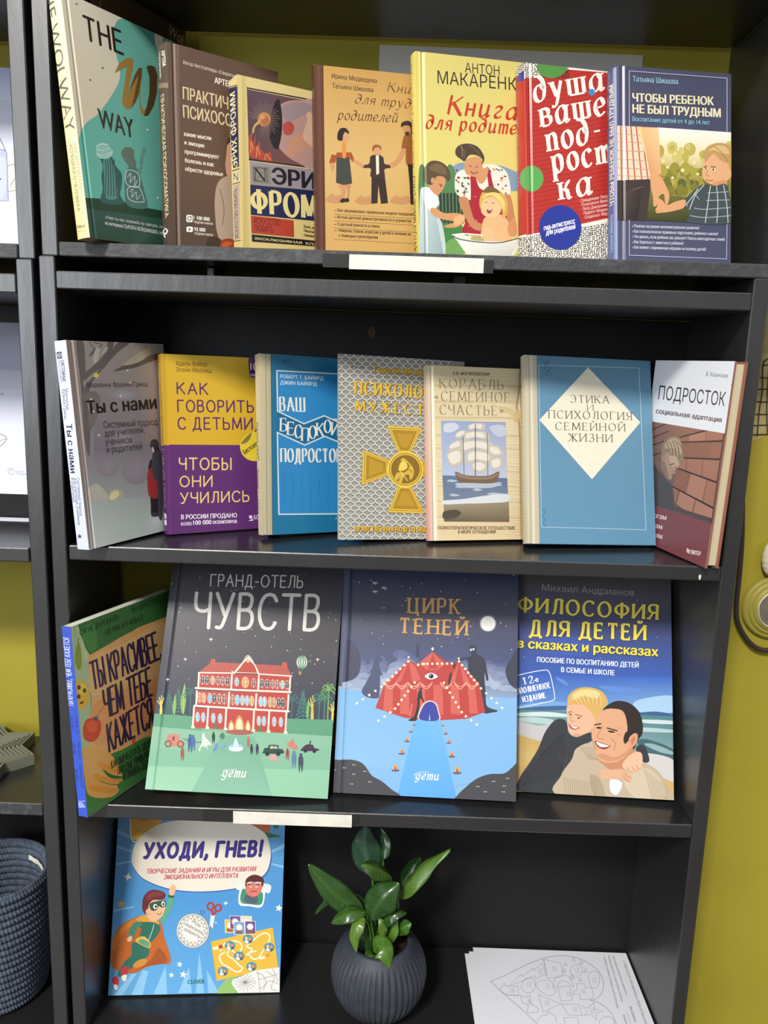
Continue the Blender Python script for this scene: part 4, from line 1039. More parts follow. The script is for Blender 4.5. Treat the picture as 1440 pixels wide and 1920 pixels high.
def kak(A):
    A.full([(0, '5e2f6c'), (1, '5e2f6c')])
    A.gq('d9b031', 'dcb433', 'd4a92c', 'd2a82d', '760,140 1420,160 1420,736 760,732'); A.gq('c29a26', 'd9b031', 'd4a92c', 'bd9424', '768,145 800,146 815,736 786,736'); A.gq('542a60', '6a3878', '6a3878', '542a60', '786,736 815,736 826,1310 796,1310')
    A.tx('Адель Фабер', 856, 224, 1058, 230, 28, '4a3a22', 'n'); A.tx('Элейн Мазлиш', 856, 264, 1086, 271, 28, '4a3a22', 'n')
    A.bl('5e2f6c', '1330,160 1420,160 1420,300 1350,300 1330,280'); A.tx('10', 1336, 252, 1378, 254, 44, 'e9e0ea', 'b'); A.tx('изданий', 1338, 290, 1400, 292, 16, 'e9e0ea', 'b')
    p = '5c2b62'
    A.tx('КАК', 866, 405, 1060, 410, 70, p, 'hand'); A.tx('ГОВОРИТЬ', 870, 520, 1354, 524, 72, p, 'hand'); A.tx('С ДЕТЬМИ,', 872, 632, 1378, 634, 72, p, 'hand')
    A.el('e3c83a', 1362, 745, 94, 94); A.bl('8d7a3a', '1275,728 1300,690 1342,655 1335,690 1310,720'); A.tx('Бестселлер', 1300, 796, 1366, 748, 28, '3a2f22', 'b', vis=6)
    y = 'e8c67c'
    A.tx('ЧТОБЫ', 880, 892, 1210, 892, 72, y, 'hand'); A.tx('ОНИ', 884, 1003, 1088, 1000, 66, y, 'hand'); A.tx('УЧИЛИСЬ', 888, 1110, 1325, 1096, 66, y, 'hand')
    A.tx('В РОССИИ ПРОДАНО', 890, 1212, 1248, 1200, 27, 'e9e2ea', 'b'); A.tx('БОЛЕЕ', 890, 1252, 958, 1250, 18, 'e9e2ea', 'b'); A.tx('100 000', 968, 1248, 1084, 1243, 27, 'e9e2ea', 'b'); A.tx('ЭКЗЕМПЛЯРОВ', 1092, 1242, 1248, 1236, 19, 'e9e2ea', 'b')
    A.pl('e9e2ea', '1322,1222 1352,1208 1352,1222'); A.pl('e9e2ea', '1325,1190 1345,1186 1348,1206 1330,1208'); A.tx('БОМБОРА', 1358, 1212, 1388, 1210, 24, 'd8c8dc', 'b', vis=2)
def kak_s(A):
    A.full([(0, '532a60'), (1, '5e2f6c')])
    A.gq('c79d24', 'cfa52c', 'c49a26', 'b88f1f', '720,140 790,140 800,738 750,742')
    A.tx('КАК ГОВОРИТЬ С ДЕТЬМИ,', 742, 195, 766, 715, 14, '6a3a4c', 'mono'); A.tx('ЧТОБЫ ОНИ УЧИЛИСЬ', 768, 755, 784, 1135, 14, 'd9b670', 'mono')
    A.pl('e2dbe4', '782,1170 796,1180 796,1212 784,1205'); A.pl('e2dbe4', '783,1215 797,1218 798,1252 785,1248')

def vash(A):
    A.full([(0, '1c6c93'), (1, '1b6b90')])
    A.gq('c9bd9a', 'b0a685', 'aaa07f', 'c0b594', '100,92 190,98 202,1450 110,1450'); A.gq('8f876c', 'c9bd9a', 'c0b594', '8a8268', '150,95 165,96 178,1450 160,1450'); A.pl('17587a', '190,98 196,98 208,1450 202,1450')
    fr = '2a7fb8'
    A.gq('2a80ba', '2c82bc', '2a80b8', '2478ae', '240,222 700,246 700,600 590,556 440,616 240,524'); A.pl(fr, '240,222 720,247 720,620 590,556 440,616 240,524'); A.pl(fr, '240,682 446,776 594,714 720,770 720,1295 252,1296')
    w = 'd5d8d6'
    A.st(w, 9, '720,245 236,220 242,524 440,618 592,558 720,616', cap=False); A.st(w, 9, '720,764 596,712 446,778 240,684 252,1297 720,1294', cap=False)
    A.pl('17618a', '244,538 440,632 592,572 720,630 720,750 596,698 446,762 244,670')
    A.tx('РОБЕРТ Т. БАЙЯРД', 262, 275, 586, 292, 26, 'd5dde2', 'm'); A.tx('ДЖИН БАЙЯРД', 262, 322, 536, 334, 26, 'd5dde2', 'm')
    A.tx('ВАШ', 262, 522, 444, 526, 104, 'dcdcd4', 'cond')
    x = 264
    for ch, wd, y in zip('БЕСПОКОЙНЫЙ', (54, 54, 52, 56, 56, 56, 56, 56, 56, 60, 60), (672, 700, 722, 745, 728, 708, 684, 702, 724, 740, 730)): A.tx(ch, x, y, x + wd - 9, y + 3, 96, 'dcdcd4', 'cond'); x += wd
    A.tx('ПОДРОСТОК', 268, 905, 722, 907, 100, 'dcdcd4', 'cond'); A.tx('«Просвещение»', 674, 1337, 800, 1333, 20, 'b8cdd6', 'n')
    for i in range(40): A.st('2c86bd', 2, [(280 + (i * 67) % 400, 960 + (i * 37) % 260), (280 + (i * 67) % 400, 1010 + (i * 37) % 260)]); A.k -= 1
    A.k += 1; A.cv('155475', 4, '265,140 300,150 285,165 340,140 350,165'); A.cv('155475', 3, '290,120 295,170'); A.cv('155475', 3, '320,130 322,160')
def vash_s(A):
    A.full([(0, 'bdb394'), (1, 'c6ba98')])
    A.tx('РОБЕРТ Т. БАЙЯРД', 104, 1290, 100, 960, 16, '5a5344', 'b'); A.tx('ДЖИН БАЙЯРД', 102, 890, 96, 610, 16, '5a5344', 'b')

def muzh(A):
    A.full([(0, '9b9a92'), (1, '8a8880')])
    # coat of scales
    for r in range(46):
        for c in range(14):
            x = 690 + c * 62 + (31 if r % 2 else 0) + r * .2; y = 78 + r * 31 + (c * 62) * .045
            A.cv('5d5b55', 8, [(x - 30, y - 8), (x - 22, y + 12), (x, y + 20), (x + 22, y + 12), (x + 30, y - 8)]); A.k -= 1
    A.k += 1
    for r in range(46):
        for c in range(14):
            x = 690 + c * 62 + (31 if r % 2 else 0) + r * .2; y = 78 + r * 31 + (c * 62) * .045
            A.cv('d2d0c6', 6, [(x - 30, y - 14), (x - 22, y + 5), (x, y + 13), (x + 22, y + 5), (x + 30, y - 14)]); A.k -= 1
    A.k += 1
    def gold(t, x0, y0, x1, y1, h, st, vis=None):
        A.tx(t, x0 + 5, y0 + 5, x1 + 5, y1 + 5, h, '5a3a1a', st, vis=vis); A.tx(t, x0, y0, x1, y1, h, 'd2ac2c', st, vis=vis)
    A.cv('6a685f', 4, '775,150 800,135 820,145 800,155'); A.tx('4 кл', 780, 200, 880, 205, 24, '4a4842', 'i')
    gold('Георгий Михайлов', 968, 230, 1322, 250, 40, 'b', vis=13)
    gold('ПСИХОЛОГИЯ', 824, 392, 1322, 428, 92, 'bold', vis=7); gold('МУЖЕСТВА', 828, 520, 1335, 552, 74, 'bold', vis=6)
    gold('НРАВСТВЕННАЯ ПОДГОТОВКА', 822, 1424, 1352, 1432, 38, 'bold', vis=22)
    # the cross
    g = 'b08a24'
    def arm(P):
        A.pl('8a6a1c', P); cx = sum(p[0] for p in P) / len(P); cy = sum(p[1] for p in P) / len(P)
        q = lambda k: [(cx + (x - cx) * k, cy + (y - cy) * k) for x, y in P]
        A.pl('d8b644', q(.97)); A.pl('7a5a18', q(.86)); A.pl('cfae3c', q(.82)); A.pl('a07c22', q(.72)); A.pl('b08a2a', q(.5))
    arm([(1060, 632), (1328, 646), (1236, 852), (1150, 846)]); arm([(878, 812), (1085, 890), (1085, 1000), (872, 1082)]); arm([(1540, 850), (1315, 900), (1318, 1010), (1545, 1110)]); arm([(1148, 1070), (1240, 1075), (1345, 1292), (1066, 1285)])
    A.el('e0c050', 1200, 960, 136); A.el('8a6a1c', 1200, 960, 124); A.el('d0ae3a', 1200, 960, 118); A.el('7d6220', 1200, 960, 108); A.el('8f7228', 1190, 940, 80, 80, edge='7d6220')
    A.bl('c9a640', '1120,1020 1140,985 1190,980 1230,940 1210,910 1180,915 1165,890 1185,875 1205,890 1235,920 1262,960 1258,1010 1235,1040 1225,1000 1190,1010 1170,1060 1150,1050 1160,1015 1135,1040'); A.bl('e0c25a', '1165,910 1200,905 1215,945 1180,970 1150,960'); A.cv('e0c25a', 6, '1150,960 1215,1045'); A.cv('5a4416', 4, '1190,985 1225,960 1250,985')

def korabl(A):
    A.full([(0, 'd2bd94'), (.5, 'd6c8a4'), (1, 'cfc09a')])
    rr = random.Random(11)
    for i in range(62):                                # wood grain of the printed boards
        y = 225 + i * 23 + rr.uniform(-6, 6); k = rr.choice(('c2ab80', 'bda57a', 'd9caa6', 'c9b48a'))
        A.cv(k, rr.uniform(2, 5), [(100, y - 4), (300, y + rr.uniform(-4, 4)), (520, y + rr.uniform(-5, 5)), (740, y + rr.uniform(-4, 4)), (920, y + 8)]); A.k -= 1
    A.k += 1
    for y in (372, 510, 640, 790, 900, 1090, 1215, 1350, 1480): A.cv('9c8258', 3.5, f'100,{y} 400,{y+6} 700,{y+4} 920,{y+14}')
    for d in range(6): A.cv('b59b6c', 3, f'700,{545+d*10} 760,{560+d*8} 830,{590+d*10} 900,{640+d*14}')
    A.gq('c9a79a', 'd8cdb0', 'd6b8a2', 'c98f86', '70,210 120,212 150,1680 92,1676'); A.gq('e6ddc4', 'd6c8a4', 'd6c8a4', 'e6d8b8', '122,212 150,214 190,1680 150,1680')
    A.cv('b3925e', 16, '880,230 868,420 850,560 872,700 880,900 884,1200 892,1668'); A.cv('8f7148', 3, '874,240 862,420 845,560 866,700 874,900 878,1200 886,1668')
    for i in range(40): A.st('7a5e3a', 3, [(868, 700 + i * 24), (892, 690 + i * 24)]); A.k -= 1
    A.k += 1; A.bl('c9ad78', '820,640 850,580 880,590 870,650 840,690')
    A.tx('Е.В. МОГИЛЕВСКАЯ', 314, 282, 618, 290, 25, '4a3d2a', 'b')
    t = '857656'
    for s, x0, y0, x1, y1 in (('КОРАБЛЬ', 204, 396, 736, 408), ('«СЕМЕЙНОЕ', 158, 504, 790, 516), ('СЧАСТЬЕ»', 204, 616, 738, 628)): A.tx(s, x0 + 3, y0 + 3, x1 + 3, y1 + 3, 82, 'e6dcc0', 'roman'); A.tx(s, x0, y0, x1, y1, 82, t, 'roman')
    # a plain sailing ship on a grey sea
    A.gq('8f9dbf', '8d99b8', 'b3b8c6', 'a9b4cc', '210,668 754,682 768,1160 222,1130'); A.gq('5f708c', '566888', '7a8592', '6a7788', '222,1130 768,1155 780,1380 232,1350')
    for x, y, w in ((260, 1180, 90), (520, 1170, 120), (620, 1215, 110), (330, 1230, 120), (600, 1290, 140), (280, 1300, 90), (480, 1255, 80)): A.bl('a9b1ba', f'{x},{y} {x+w//3},{y-14} {x+w},{y-2} {x+w//2},{y+8}')
    A.gq('9a8f74', '8d8168', '6a5c46', '5d5240', '232,1350 782,1360 786,1524 236,1520'); A.bl('c9cdd0', '232,1345 400,1330 600,1300 775,1290 778,1350 600,1365 400,1370 235,1375'); A.bl('4d4636', '232,1440 330,1420 380,1450 330,1490 236,1500')
    A.bl('c0c4d0', '240,700 330,690 360,730 290,770 235,760'); A.bl('b5bacb', '620,720 740,710 756,790 680,800')
    for P in ('440,710 500,690 580,700 570,750 500,742 445,750', '400,780 490,755 600,770 610,830 500,815 410,835', '380,850 490,830 630,850 640,930 500,905 380,935', '330,790 380,750 430,760 390,810 340,820', '290,870 370,830 390,880 310,920 275,910', '260,940 380,900 400,1010 330,1060 280,1040', '620,880 700,890 740,960 660,970 615,940', '420,940 500,915 640,940 650,1030 520,1010 420,1030', '640,990 720,980 725,1060 660,1090 630,1050', '470,1030 560,1010 610,1060 560,1110 480,1090'):
        A.bl('b9b2a4', P)
        Q = num(P); cx = sum(q[0] for q in Q) / len(Q); cy = sum(q[1] for q in Q) / len(Q); A.bl('d5cfc2', [(cx + (x - cx) * .72 - 6, cy + (y - cy) * .66 - 4) for x, y in Q])
    A.st('5a4a3c', 7, '500,700 500,1150', cap=False); A.st('5a4a3c', 5, '395,800 405,1140', cap=False); A.st('5a4a3c', 5, '600,770 605,1140', cap=False)
    A.bl('6d5a48', '330,1100 420,1130 600,1135 700,1100 670,1190 600,1215 430,1210 360,1180'); A.bl('8a745c', '340,1110 430,1140 600,1145 690,1112 680,1135 600,1165 420,1160 350,1135'); A.bl('a9b1ba', '330,1200 450,1195 600,1200 720,1190 640,1235 400,1235')
    A.tx('ПСИХОТЕРАПЕВТИЧЕСКОЕ ПУТЕШЕСТВИЕ', 184, 1586, 834, 1588, 25, '4a3d2a', 'm'); A.tx('В МОРЕ ОТНОШЕНИЙ', 354, 1620, 670, 1620, 25, '4a3d2a', 'm')
def korabl_s(A):
    A.full([(0, 'c98f86'), (.5, 'cfa89a'), (1, 'c7b094')])

def etika(A):
    A.full([(0, '5b88a4'), (1, '5a849e')])
    A.gq('c9bfa6', 'b9b09a', 'b5ac94', 'c4b99c', '45,75 138,80 155,1138 70,1135'); A.gq('a39a84', 'cfc6ae', 'cabf a4'.replace(' ', ''), '9a917a', '92,76 104,78 118,1138 104,1137'); A.gq('d9d0ba', 'c9bfa6', 'c4b99c', 'd5cbb2', '104,78 116,79 132,1138 118,1138')
    A.st('b5cdd8', 2.4, '150,134 714,150 754,1060 166,1044', closed=True)
    A.pl('ddd6c2', '428,146 722,456 450,776 154,442')
    k = '57503f'
    for s, x0, y0, x1, y1, h in (('ЭТИКА', 330, 345, 544, 350, 42), ('И', 424, 388, 456, 389, 32), ('ПСИХОЛОГИЯ', 208, 432, 672, 444, 44), ('СЕМЕЙНОЙ', 246, 498, 634, 506, 42), ('ЖИЗНИ', 318, 562, 562, 568, 44)): A.tx(s, x0, y0, x1, y1, h, k, 'roman')
    for p in ('165,100 190,130 205,105 180,150 215,140', '170,150 200,170 220,145 190,190 225,180', '170,940 185,960 170,980 188,1000 175,1020 190,1040'): A.cv('44617a', 2.5, p)
    rr = random.Random(2)
    for i in range(60): x, y = rr.uniform(170, 740), rr.uniform(160, 1030); A.st('6796b5' if rr.random() < .6 else '527f9f', 1.6, [(x, y), (x + 1, y + rr.uniform(12, 40))]); A.k -= 1
    A.k += 1
    A.pl('ddd6c2', '428,150 718,456 450,772 158,442'); 
    for s, x0, y0, x1, y1, h in (('ЭТИКА', 330, 345, 544, 350, 42), ('И', 424, 388, 456, 389, 32), ('ПСИХОЛОГИЯ', 208, 432, 672, 444, 44), ('СЕМЕЙНОЙ', 246, 498, 634, 506, 42), ('ЖИЗНИ', 318, 562, 562, 568, 44)): A.tx(s, x0, y0, x1, y1, h, k, 'roman')
def etika_s(A):
    A.full([(0, 'b5ab8e'), (1, 'c2b79c')])
    A.tx('ЭТИКА И ПСИХОЛОГИЯ СЕМЕЙНОЙ ЖИЗНИ', 68, 1030, 58, 125, 14, '5a523f', 'roman')

def podr(A):
    A.full([(0, 'e2e4ea'), (1, 'e2e4ea')])
    A.tx('В. Казанская', 1092, 194, 1212, 206, 23, '4a4a52', 'n'); A.tx('ПОДРОСТОК', 822, 326, 1196, 364, 74, '2a2528', 'n'); A.tx('социальная адаптация', 810, 404, 1178, 456, 27, '4a2a2e', 'b')
    A.gq('8a6a5c', '8a5c4c', '5a4440', '5d5350', '700,430 1214,520 1126,1026 700,900')
    # brick wall running away to the left
    A.gq('7d5a4c', '9c6650', '7a5448', '5f4a46', '783,450 1214,521 1126,1026 860,960')
    L = [((945, 540), (1212, 470)), ((945, 568), (1208, 560)), ((940, 655), (1190, 665)), ((935, 715), (1170, 800)), ((900, 815), (1145, 945)), ((880, 880), (1120, 1060))]
    rr = random.Random(4)
    for r, ((a, b), (e, f)) in enumerate(zip(L, L[1:])):
        for k in range(3):
            t0, t1 = [(0, .18, .55, 1.0), (0, .30, .70, 1.0)][r % 2][k:k + 2]
            P = lambda s, t: (s[0][0] + (s[1][0] - s[0][0]) * t, s[0][1] + (s[1][1] - s[0][1]) * t)
            A.pl(rr.choice(('a06c56', '93604c', 'a97660', '8a5a48')), [P((a, b), t0 + .012), P((a, b), t1 - .012), P((e, f), t1 - .012), P((e, f), t0 + .012)])
    for r, (a, b) in enumerate(L[:5]): A.st('2c211f', 9, [a, b], cap=False, taper=(.8, 1.2))
    for pts in ('783,500 870,462', '785,545 880,505', '790,585 860,560', '795,640 845,625'): A.st('3a2a26', 6, pts, cap=False)
    A.gq('54423e', '4a3a38', '54454a', '5d5350', '900,925 1140,1000 1126,1040 870,985'); A.st('3a2c2c', 26, '1203,515 1132,1030', cap=False)
    A.pl('e2e4ea', '700,100 1265,122 1214,521 783,450 700,430')
    A.tx('В. Казанская', 1092, 194, 1212, 206, 23, '4a4a52', 'n'); A.tx('ПОДРОСТОК', 822, 326, 1196, 364, 74, '2a2528', 'n'); A.tx('социальная адаптация', 810, 404, 1178, 456, 27, '4a2a2e', 'b')
    # boy with his forehead at the wall
    A.bl('4a4444', '780,690 820,720 870,780 905,830 900,960 780,930'); A.bl('a5866f', '838,700 850,655 872,620 920,640 946,690 928,718 922,742 904,752 902,768 885,778 862,760'); A.bl('86695a', '838,700 850,670 868,700 880,760 886,778 860,758'); A.bl('b89a82', '885,650 920,645 938,690 915,712 895,690')
    A.bl('8a745c', '842,668 843,600 862,556 900,534 940,544 963,600 966,655 952,692 938,672 922,645 895,642 876,626 868,610 862,650'); A.bl('a89074', '858,590 880,556 915,542 945,560 957,605 950,640 930,610 900,600 875,605')
    for k in range(9): A.cv('c2ab8c' if k % 2 else '6f5b48', 4, [(868 + k * 8, 556 + (k % 3) * 6), (880 + k * 9, 590), (888 + k * 9, 640 - (4 - k) ** 2 * 1.5)])
    A.bl('9c7c68', '842,650 858,638 864,658 852,678'); A.st('4a3630', 5, '888,694 914,688'); A.cv('7a5c4e', 5, '918,700 926,728 910,734'); A.st('6a4840', 4, '896,752 914,748')
    A.pl('7a4246', '700,880 810,924 1126,1026 1095,1290 700,1130')
    for s, x0, y0, x1, y1 in (('психологам', 690, 968, 868, 1006), ('педагогам', 690, 1020, 845, 1058), ('родителям', 690, 1072, 845, 1112)): A.tx(s, x0, y0, x1, y1, 28, 'd8cccc', 'm')
    A.pl('d8cccc', '984,1162 1000,1172 1000,1196 984,1186'); A.st('d8cccc', 3, '1002,1176 1012,1182 1010,1196'); A.tx('ПИТЕР', 1008, 1196, 1062, 1206, 22, 'e0d6d6', 'b')
    A.dots('8a8a94', '1234,245 1236,254', 3)

def krasiv(A):
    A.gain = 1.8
    A.full([(0, '3f6b38'), (1, '2f5c2c')])
    A.pl('8d9d78', '130,455 180,440 275,670 285,1370 210,1500 130,1460'); A.gq('7d9068', '95a482', 'a3a97f', '8d9d78', '150,460 185,450 270,700 180,720')
    A.bl('c78a55', '268,680 400,600 600,490 880,370 900,1200 740,1280 420,1420 280,1380 285,1000'); A.bl('cf9460', '290,700 500,600 860,420 850,800 500,900 300,1000'); A.bl('c47f4e', '300,1050 600,950 830,880 800,1150 500,1290 310,1340'); A.cv('b5713f', 5, '300,990 450,960 620,910 780,830')
    A.pl('2f5c2c', '185,450 240,620 275,672 420,590 600,480 900,365 900,150 400,330')
    A.bl('3a6c36', '200,500 300,440 330,600 280,650'); A.bl('386835', '420,1430 520,1380 740,1290 760,1560 520,1640 480,1520')
    # avocado or pear shape, lemon face, tomato, hand
    A.bl('6f7f2c', '165,640 180,590 200,600 212,700 208,760 190,785 165,740 160,690'); A.cv('4a5a2a', 5, '190,590 186,560 196,545')
    A.bl('c9922e', '165,900 190,862 240,880 268,950 262,1020 230,1070 200,1085 185,1030'); A.bl('d6a540', '190,890 230,890 255,950 225,970 190,950')
    for x, y in ((192, 915), (234, 940), (190, 985)): A.el('4a3418', x, y, 13, 18)
    A.bl('4a3418', '200,1028 222,1018 225,1030 206,1042')
    A.bl('ad3b22', '225,1210 250,1155 300,1145 345,1160 358,1215 335,1290 285,1325 240,1310 222,1270'); A.bl('bf4c2c', '250,1190 290,1165 330,1185 320,1240 270,1250'); A.star('34405a', 318, 1148, 30, 6, .3); A.cv('5a4a2a', 3, '318,1145 360,1080 400,1030')
    A.bl('b9894a', '215,1380 330,1370 430,1420 470,1470 505,1540 515,1600 480,1650 490,1690 440,1735 340,1745 260,1715 235,1600')
    for p in ('310,1560 400,1590 510,1600 500,1625 400,1625 310,1600', '280,1650 380,1660 480,1680 440,1705 330,1700 270,1680', '330,1470 420,1500 480,1545 420,1550 340,1510'): A.bl('bd7a35', p)
    A.bl('2f5c2c', '370,1530 440,1570 520,1585 500,1600 420,1590'); A.cv('2f5c2c', 6, '350,1620 420,1640 490,1645')
    A.bl('b5442c', '590,1300 615,1285 610,1330 595,1345')
    k = '1f2a1c'
    A.tx('СИГНЕ ДАРПИНЯН', 200, 525, 490, 405, 40, k, 'mono'); A.tx('ВЕНДИ СТЕРЛИНГ', 590, 352, 860, 250, 38, k, 'mono'); A.tx('ШЕЛЛИ АГГАРВАЛ', 392, 520, 668, 412, 38, k, 'mono')
    d = '2a1f38'
    A.tx('ТЫ КРАСИВЕЕ,', 300, 930, 812, 690, 200, d, 'thin', up=(-.14, -1)); A.tx('ЧЕМ ТЕБЕ', 392, 1145, 738, 970, 205, d, 'thin', up=(-.1, -1)); A.tx('КАЖЕТСЯ', 420, 1395, 748, 1200, 200, d, 'thin', up=(-.1, -1))
    for s, x0, y0, x1, y1 in (('КАК ВЫРАБОТАТЬ ЗДОРОВЫЕ', 436, 1525, 790, 1322), ('ПИЩЕВЫЕ ПРИВЫЧКИ', 484, 1570, 730, 1430), ('И ПРИНЯТЬ СЕБЯ', 528, 1612, 712, 1512)): A.tx(s, x0, y0, x1, y1, 54, '1f2a1c', 'thin', up=(-.1, -1))
def krasiv_s(A):
    A.full([(0, '3a58c4'), (1, '4058b8')])
    A.tx('ТЫ КРАСИВЕЕ, ЧЕМ ТЕБЕ КАЖЕТСЯ', 150, 1060, 118, 550, 42, 'd9deea', 'thin')
    k = '1f2a5a'
    for s, x0, y0, x1, y1 in (('ШЕЛЛИ', 158, 1240, 146, 1135), ('АГГАРВАЛ', 192, 1265, 182, 1132), ('ВЕНДИ', 172, 1415, 162, 1330), ('СТЕРЛИНГ', 208, 1455, 200, 1315), ('СИГНЕ', 192, 1620, 182, 1530), ('ДАРПИНЯН', 226, 1665, 212, 1495)): A.tx(s, x0, y0, x1, y1, 20, k, 'mono')
    A.st('e2e6f0', 3, '190,1770 240,1768', cap=False)
    for i, (s, w) in enumerate((('МАНН,', 30), ('ИВАНОВ', 40), ('И ФЕРБЕР', 50))): A.tx(s, 192, 1788 + i * 14, 192 + w, 1787 + i * 14, 10, 'e2e6f0', 'b')

def hotel(A):
    A.gain = 0.88
    A.full([(0, '8fbf9f'), (.30, '77a88a'), (.42, '3a3b4a'), (.7, '4a484c'), (1, '3d3b42')])
    A.gq('35343c', '3a3840', '4d4b4e', '4a4850', '225,20 1400,55 1350,620 170,580'); A.gq('4a4850', '4d4b4e', '3d3e52', '3a3c50', '170,580 1350,620 1310,1090 100,1050')
    A.gq('26252d', '2c2b33', '3d3e52', '35364a', '226,20 268,22 150,1040 100,1035')
    rr = random.Random(21)
    for i in range(90): A.el('c9c9c4', rr.uniform(190, 1380), rr.uniform(90, 860), rr.uniform(1.5, 4.5), n=6); A.k -= 1
    A.k += 1
    for x, y, r in ((488, 536, 16), (315, 670, 14), (1208, 672, 15), (195, 806, 15)): A.star('e8e6de', x, y, r, 4, .3, 0)
    w = 'd8d5cf'
    A.tx('ГРАНД-ОТЕЛЬ', 485, 176, 1105, 186, 78, w, 'mono'); A.tx('ЧУВСТВ', 375, 455, 1210, 472, 232, w, 'mono')
    # trees on both sides
    def fir(x, y, h, c):
        A.st(c, 6, f'{x},{y} {x+4},{y-h}')
        for i in range(7): t = i / 7; ww = (1 - t) * h * .26; yy = y - h * t * .95; A.cv(c, 10, f'{x-ww},{yy} {x},{yy-h*.13} {x+ww},{yy+4}')
    def leafy(x, y, h, c, c2): A.bl(c, f'{x},{y} {x-h*.09},{y-h*.35} {x},{y-h*.8} {x+h*.06},{y-h} {x+h*.1},{y-h*.45}'); A.st(c2, 3, f'{x},{y} {x+h*.03},{y-h*.9}')
    def palm(x, y, h, c):
        A.st(c, 9, f'{x},{y} {x+8},{y-h}')
        for dx, dy in ((-50, 5), (-40, -22), (-10, -34), (30, -30), (48, -6), (40, 16), (-46, 24)): A.cv(c, 8, f'{x+8},{y-h} {x+8+dx*.6},{y-h+dy-8} {x+8+dx},{y-h+dy+12}')
    def hand(x, y, h, c):
        A.bl(c, f'{x-8},{y} {x-4},{y-h*.5} {x+8},{y-h*.5} {x+10},{y}')
        for dx, dy in ((-22, -.72), (-10, -.9), (6, -1), (20, -.88)): A.st(c, 7, f'{x+2},{y-h*.45} {x+dx},{y+h*dy}')
    fir(205, 1045, 165, '3a6a62'); fir(270, 1045, 190, '3d6e60'); leafy(240, 1045, 140, '7aa860', 'a9c97a'); leafy(300, 1040, 205, '7fae5c', 'b0cf80'); palm(345, 1060, 165, '3a6662'); hand(150, 1045, 130, 'd3c35a')
    fir(1110, 1075, 200, '3f7a70'); palm(1030, 1075, 130, '3a6c6a'); leafy(1140, 1075, 140, '6a9a60', '98bf7a'); hand(1170, 1075, 160, 'cdbb55'); palm(1215, 1080, 145, '3f7268'); palm(1275, 1085, 210, '77a860'); palm(1250, 1085, 150, '4d7f62'); hand(1308, 1090, 130, 'd3c35a')
    A.pl('5f9a78', '90,1035 240,1045 420,1060 420,1150 330,1140 110,1120 80,1130'); A.pl('5c9876', '980,1070 1310,1078 1310,1195 980,1170')
    # lawn and path
    A.pl('86b598', '85,1125 420,1150 1000,1170 1312,1190 1300,1300 60,1290'); A.pl('7fb294', '60,1280 420,1262 900,1300 1302,1260 1296,1430 50,1400'); A.gq('93c2a4', '8cbf9f', '8abd9c', '98c7a8', '50,1390 1300,1420 1285,1620 38,1560')
    A.pl('76aa90', '560,1180 780,1190 900,1600 355,1570'); A.gq('79ac93', '75a98f', '84b59c', '84b59c', '500,1300 800,1310 895,1590 360,1565')
    # hotel
    R = 'b54238'; W = 'e8d8cc'
    A.pl('b5554a', '410,755 490,690 515,690 970,712 1000,715 1032,780'); A.pl('c0584a', '488,668 520,670 518,706 484,700'); A.pl('c0584a', '970,690 1000,690 1006,730 966,722')
    A.pl(R, '404,760 1032,786 1024,900 392,872'); A.pl(R, '392,880 1022,900 1010,1020 380,990'); A.pl(R, '375,998 1008,1024 996,1168 362,1130')
    A.pl(W, '640,760 690,700 740,650 790,710 815,765'); A.pl(R, '655,756 700,702 740,668 782,712 802,762'); A.el('d9b070', 738, 682, 12); A.cv(W, 6, '628,750 650,758 690,715 738,645 786,715 805,765 826,772')
    for p in ('404,760 650,764', '815,770 1034,784'): A.st(W, 9, p)
    for p in ('386,864 630,876 1026,892', '376,984 600,998 1014,1022'): A.st(W, 13, p)
    for x, y0, y1 in ((408, 765, 868), (630, 772, 880), (812, 775, 885), (1024, 790, 892), (394, 880, 985), (612, 890, 995), (795, 900, 1008), (1012, 905, 1018)): A.st(W, 12, f'{x},{y0} {x-6},{y1}', cap=False)
    for x in (374, 470, 592, 780, 882, 998): A.st(W, 12, f'{x},{990+ (x-374)*.05} {x-8},{1130+(x-374)*.06}', cap=False)
    for x in (365, 462, 585, 772, 875, 990): A.pl(W, [(x - 10, 1118 + (x - 365) * .06), (x + 14, 1119 + (x - 365) * .06), (x + 14, 1136 + (x - 365) * .06), (x - 10, 1135 + (x - 365) * .06)])
    def win(x, y, c, h=30, ww=15):
        k0 = A.k; A.el('d8c0b4', x, y, ww + 3, h + 4); A.el(c, x, y, ww, h); A.st('e8dcd0', 2.5, f'{x},{y-h} {x},{y+h}'); A.st('e8dcd0', 2, f'{x-ww},{y-6} {x+ww},{y-6}'); A.k = k0
    c1 = ['2b2a3a', '2b2a3a', 'c98f4a', '7a4040', '8a4a48', '3a2f3a', '7fb0c8', 'c99a58', '7a4040', '2b2a3a', '33303f', '9a5048', '8a5a4a', '8fb5b5', '3a2f3a']
    for x, c in zip((432, 462, 500, 536, 568, 600, 662, 720, 776, 832, 868, 906, 936, 970, 1002), c1): win(x, 808 + (x - 432) * .062, c, 34 if x == 720 else 27, 22 if x == 720 else 13)
    for x, c in zip((412, 440, 480, 510, 546, 578, 636, 666, 700, 732, 764, 824, 850, 888, 914, 946, 974), ['c07a45', 'c9935a', '8aa5c0', '2b2a3a', '8a4848', '7a4440', 'a05a48', '7fb5cf', '8ab8cc', '8fb5c5', 'c99a60', '8fbcd6', '9cc0d5', 'c09055', 'b5824e', '3a3040', '2b2a3a']): win(x, 928 + (x - 412) * .066, c, 32, 13)
    for x in (398, 436, 504, 550, 812, 846, 915, 960): win(x, 1060 + (x - 398) * .06, '8fb5cc', 30, 12)
    A.k += 5
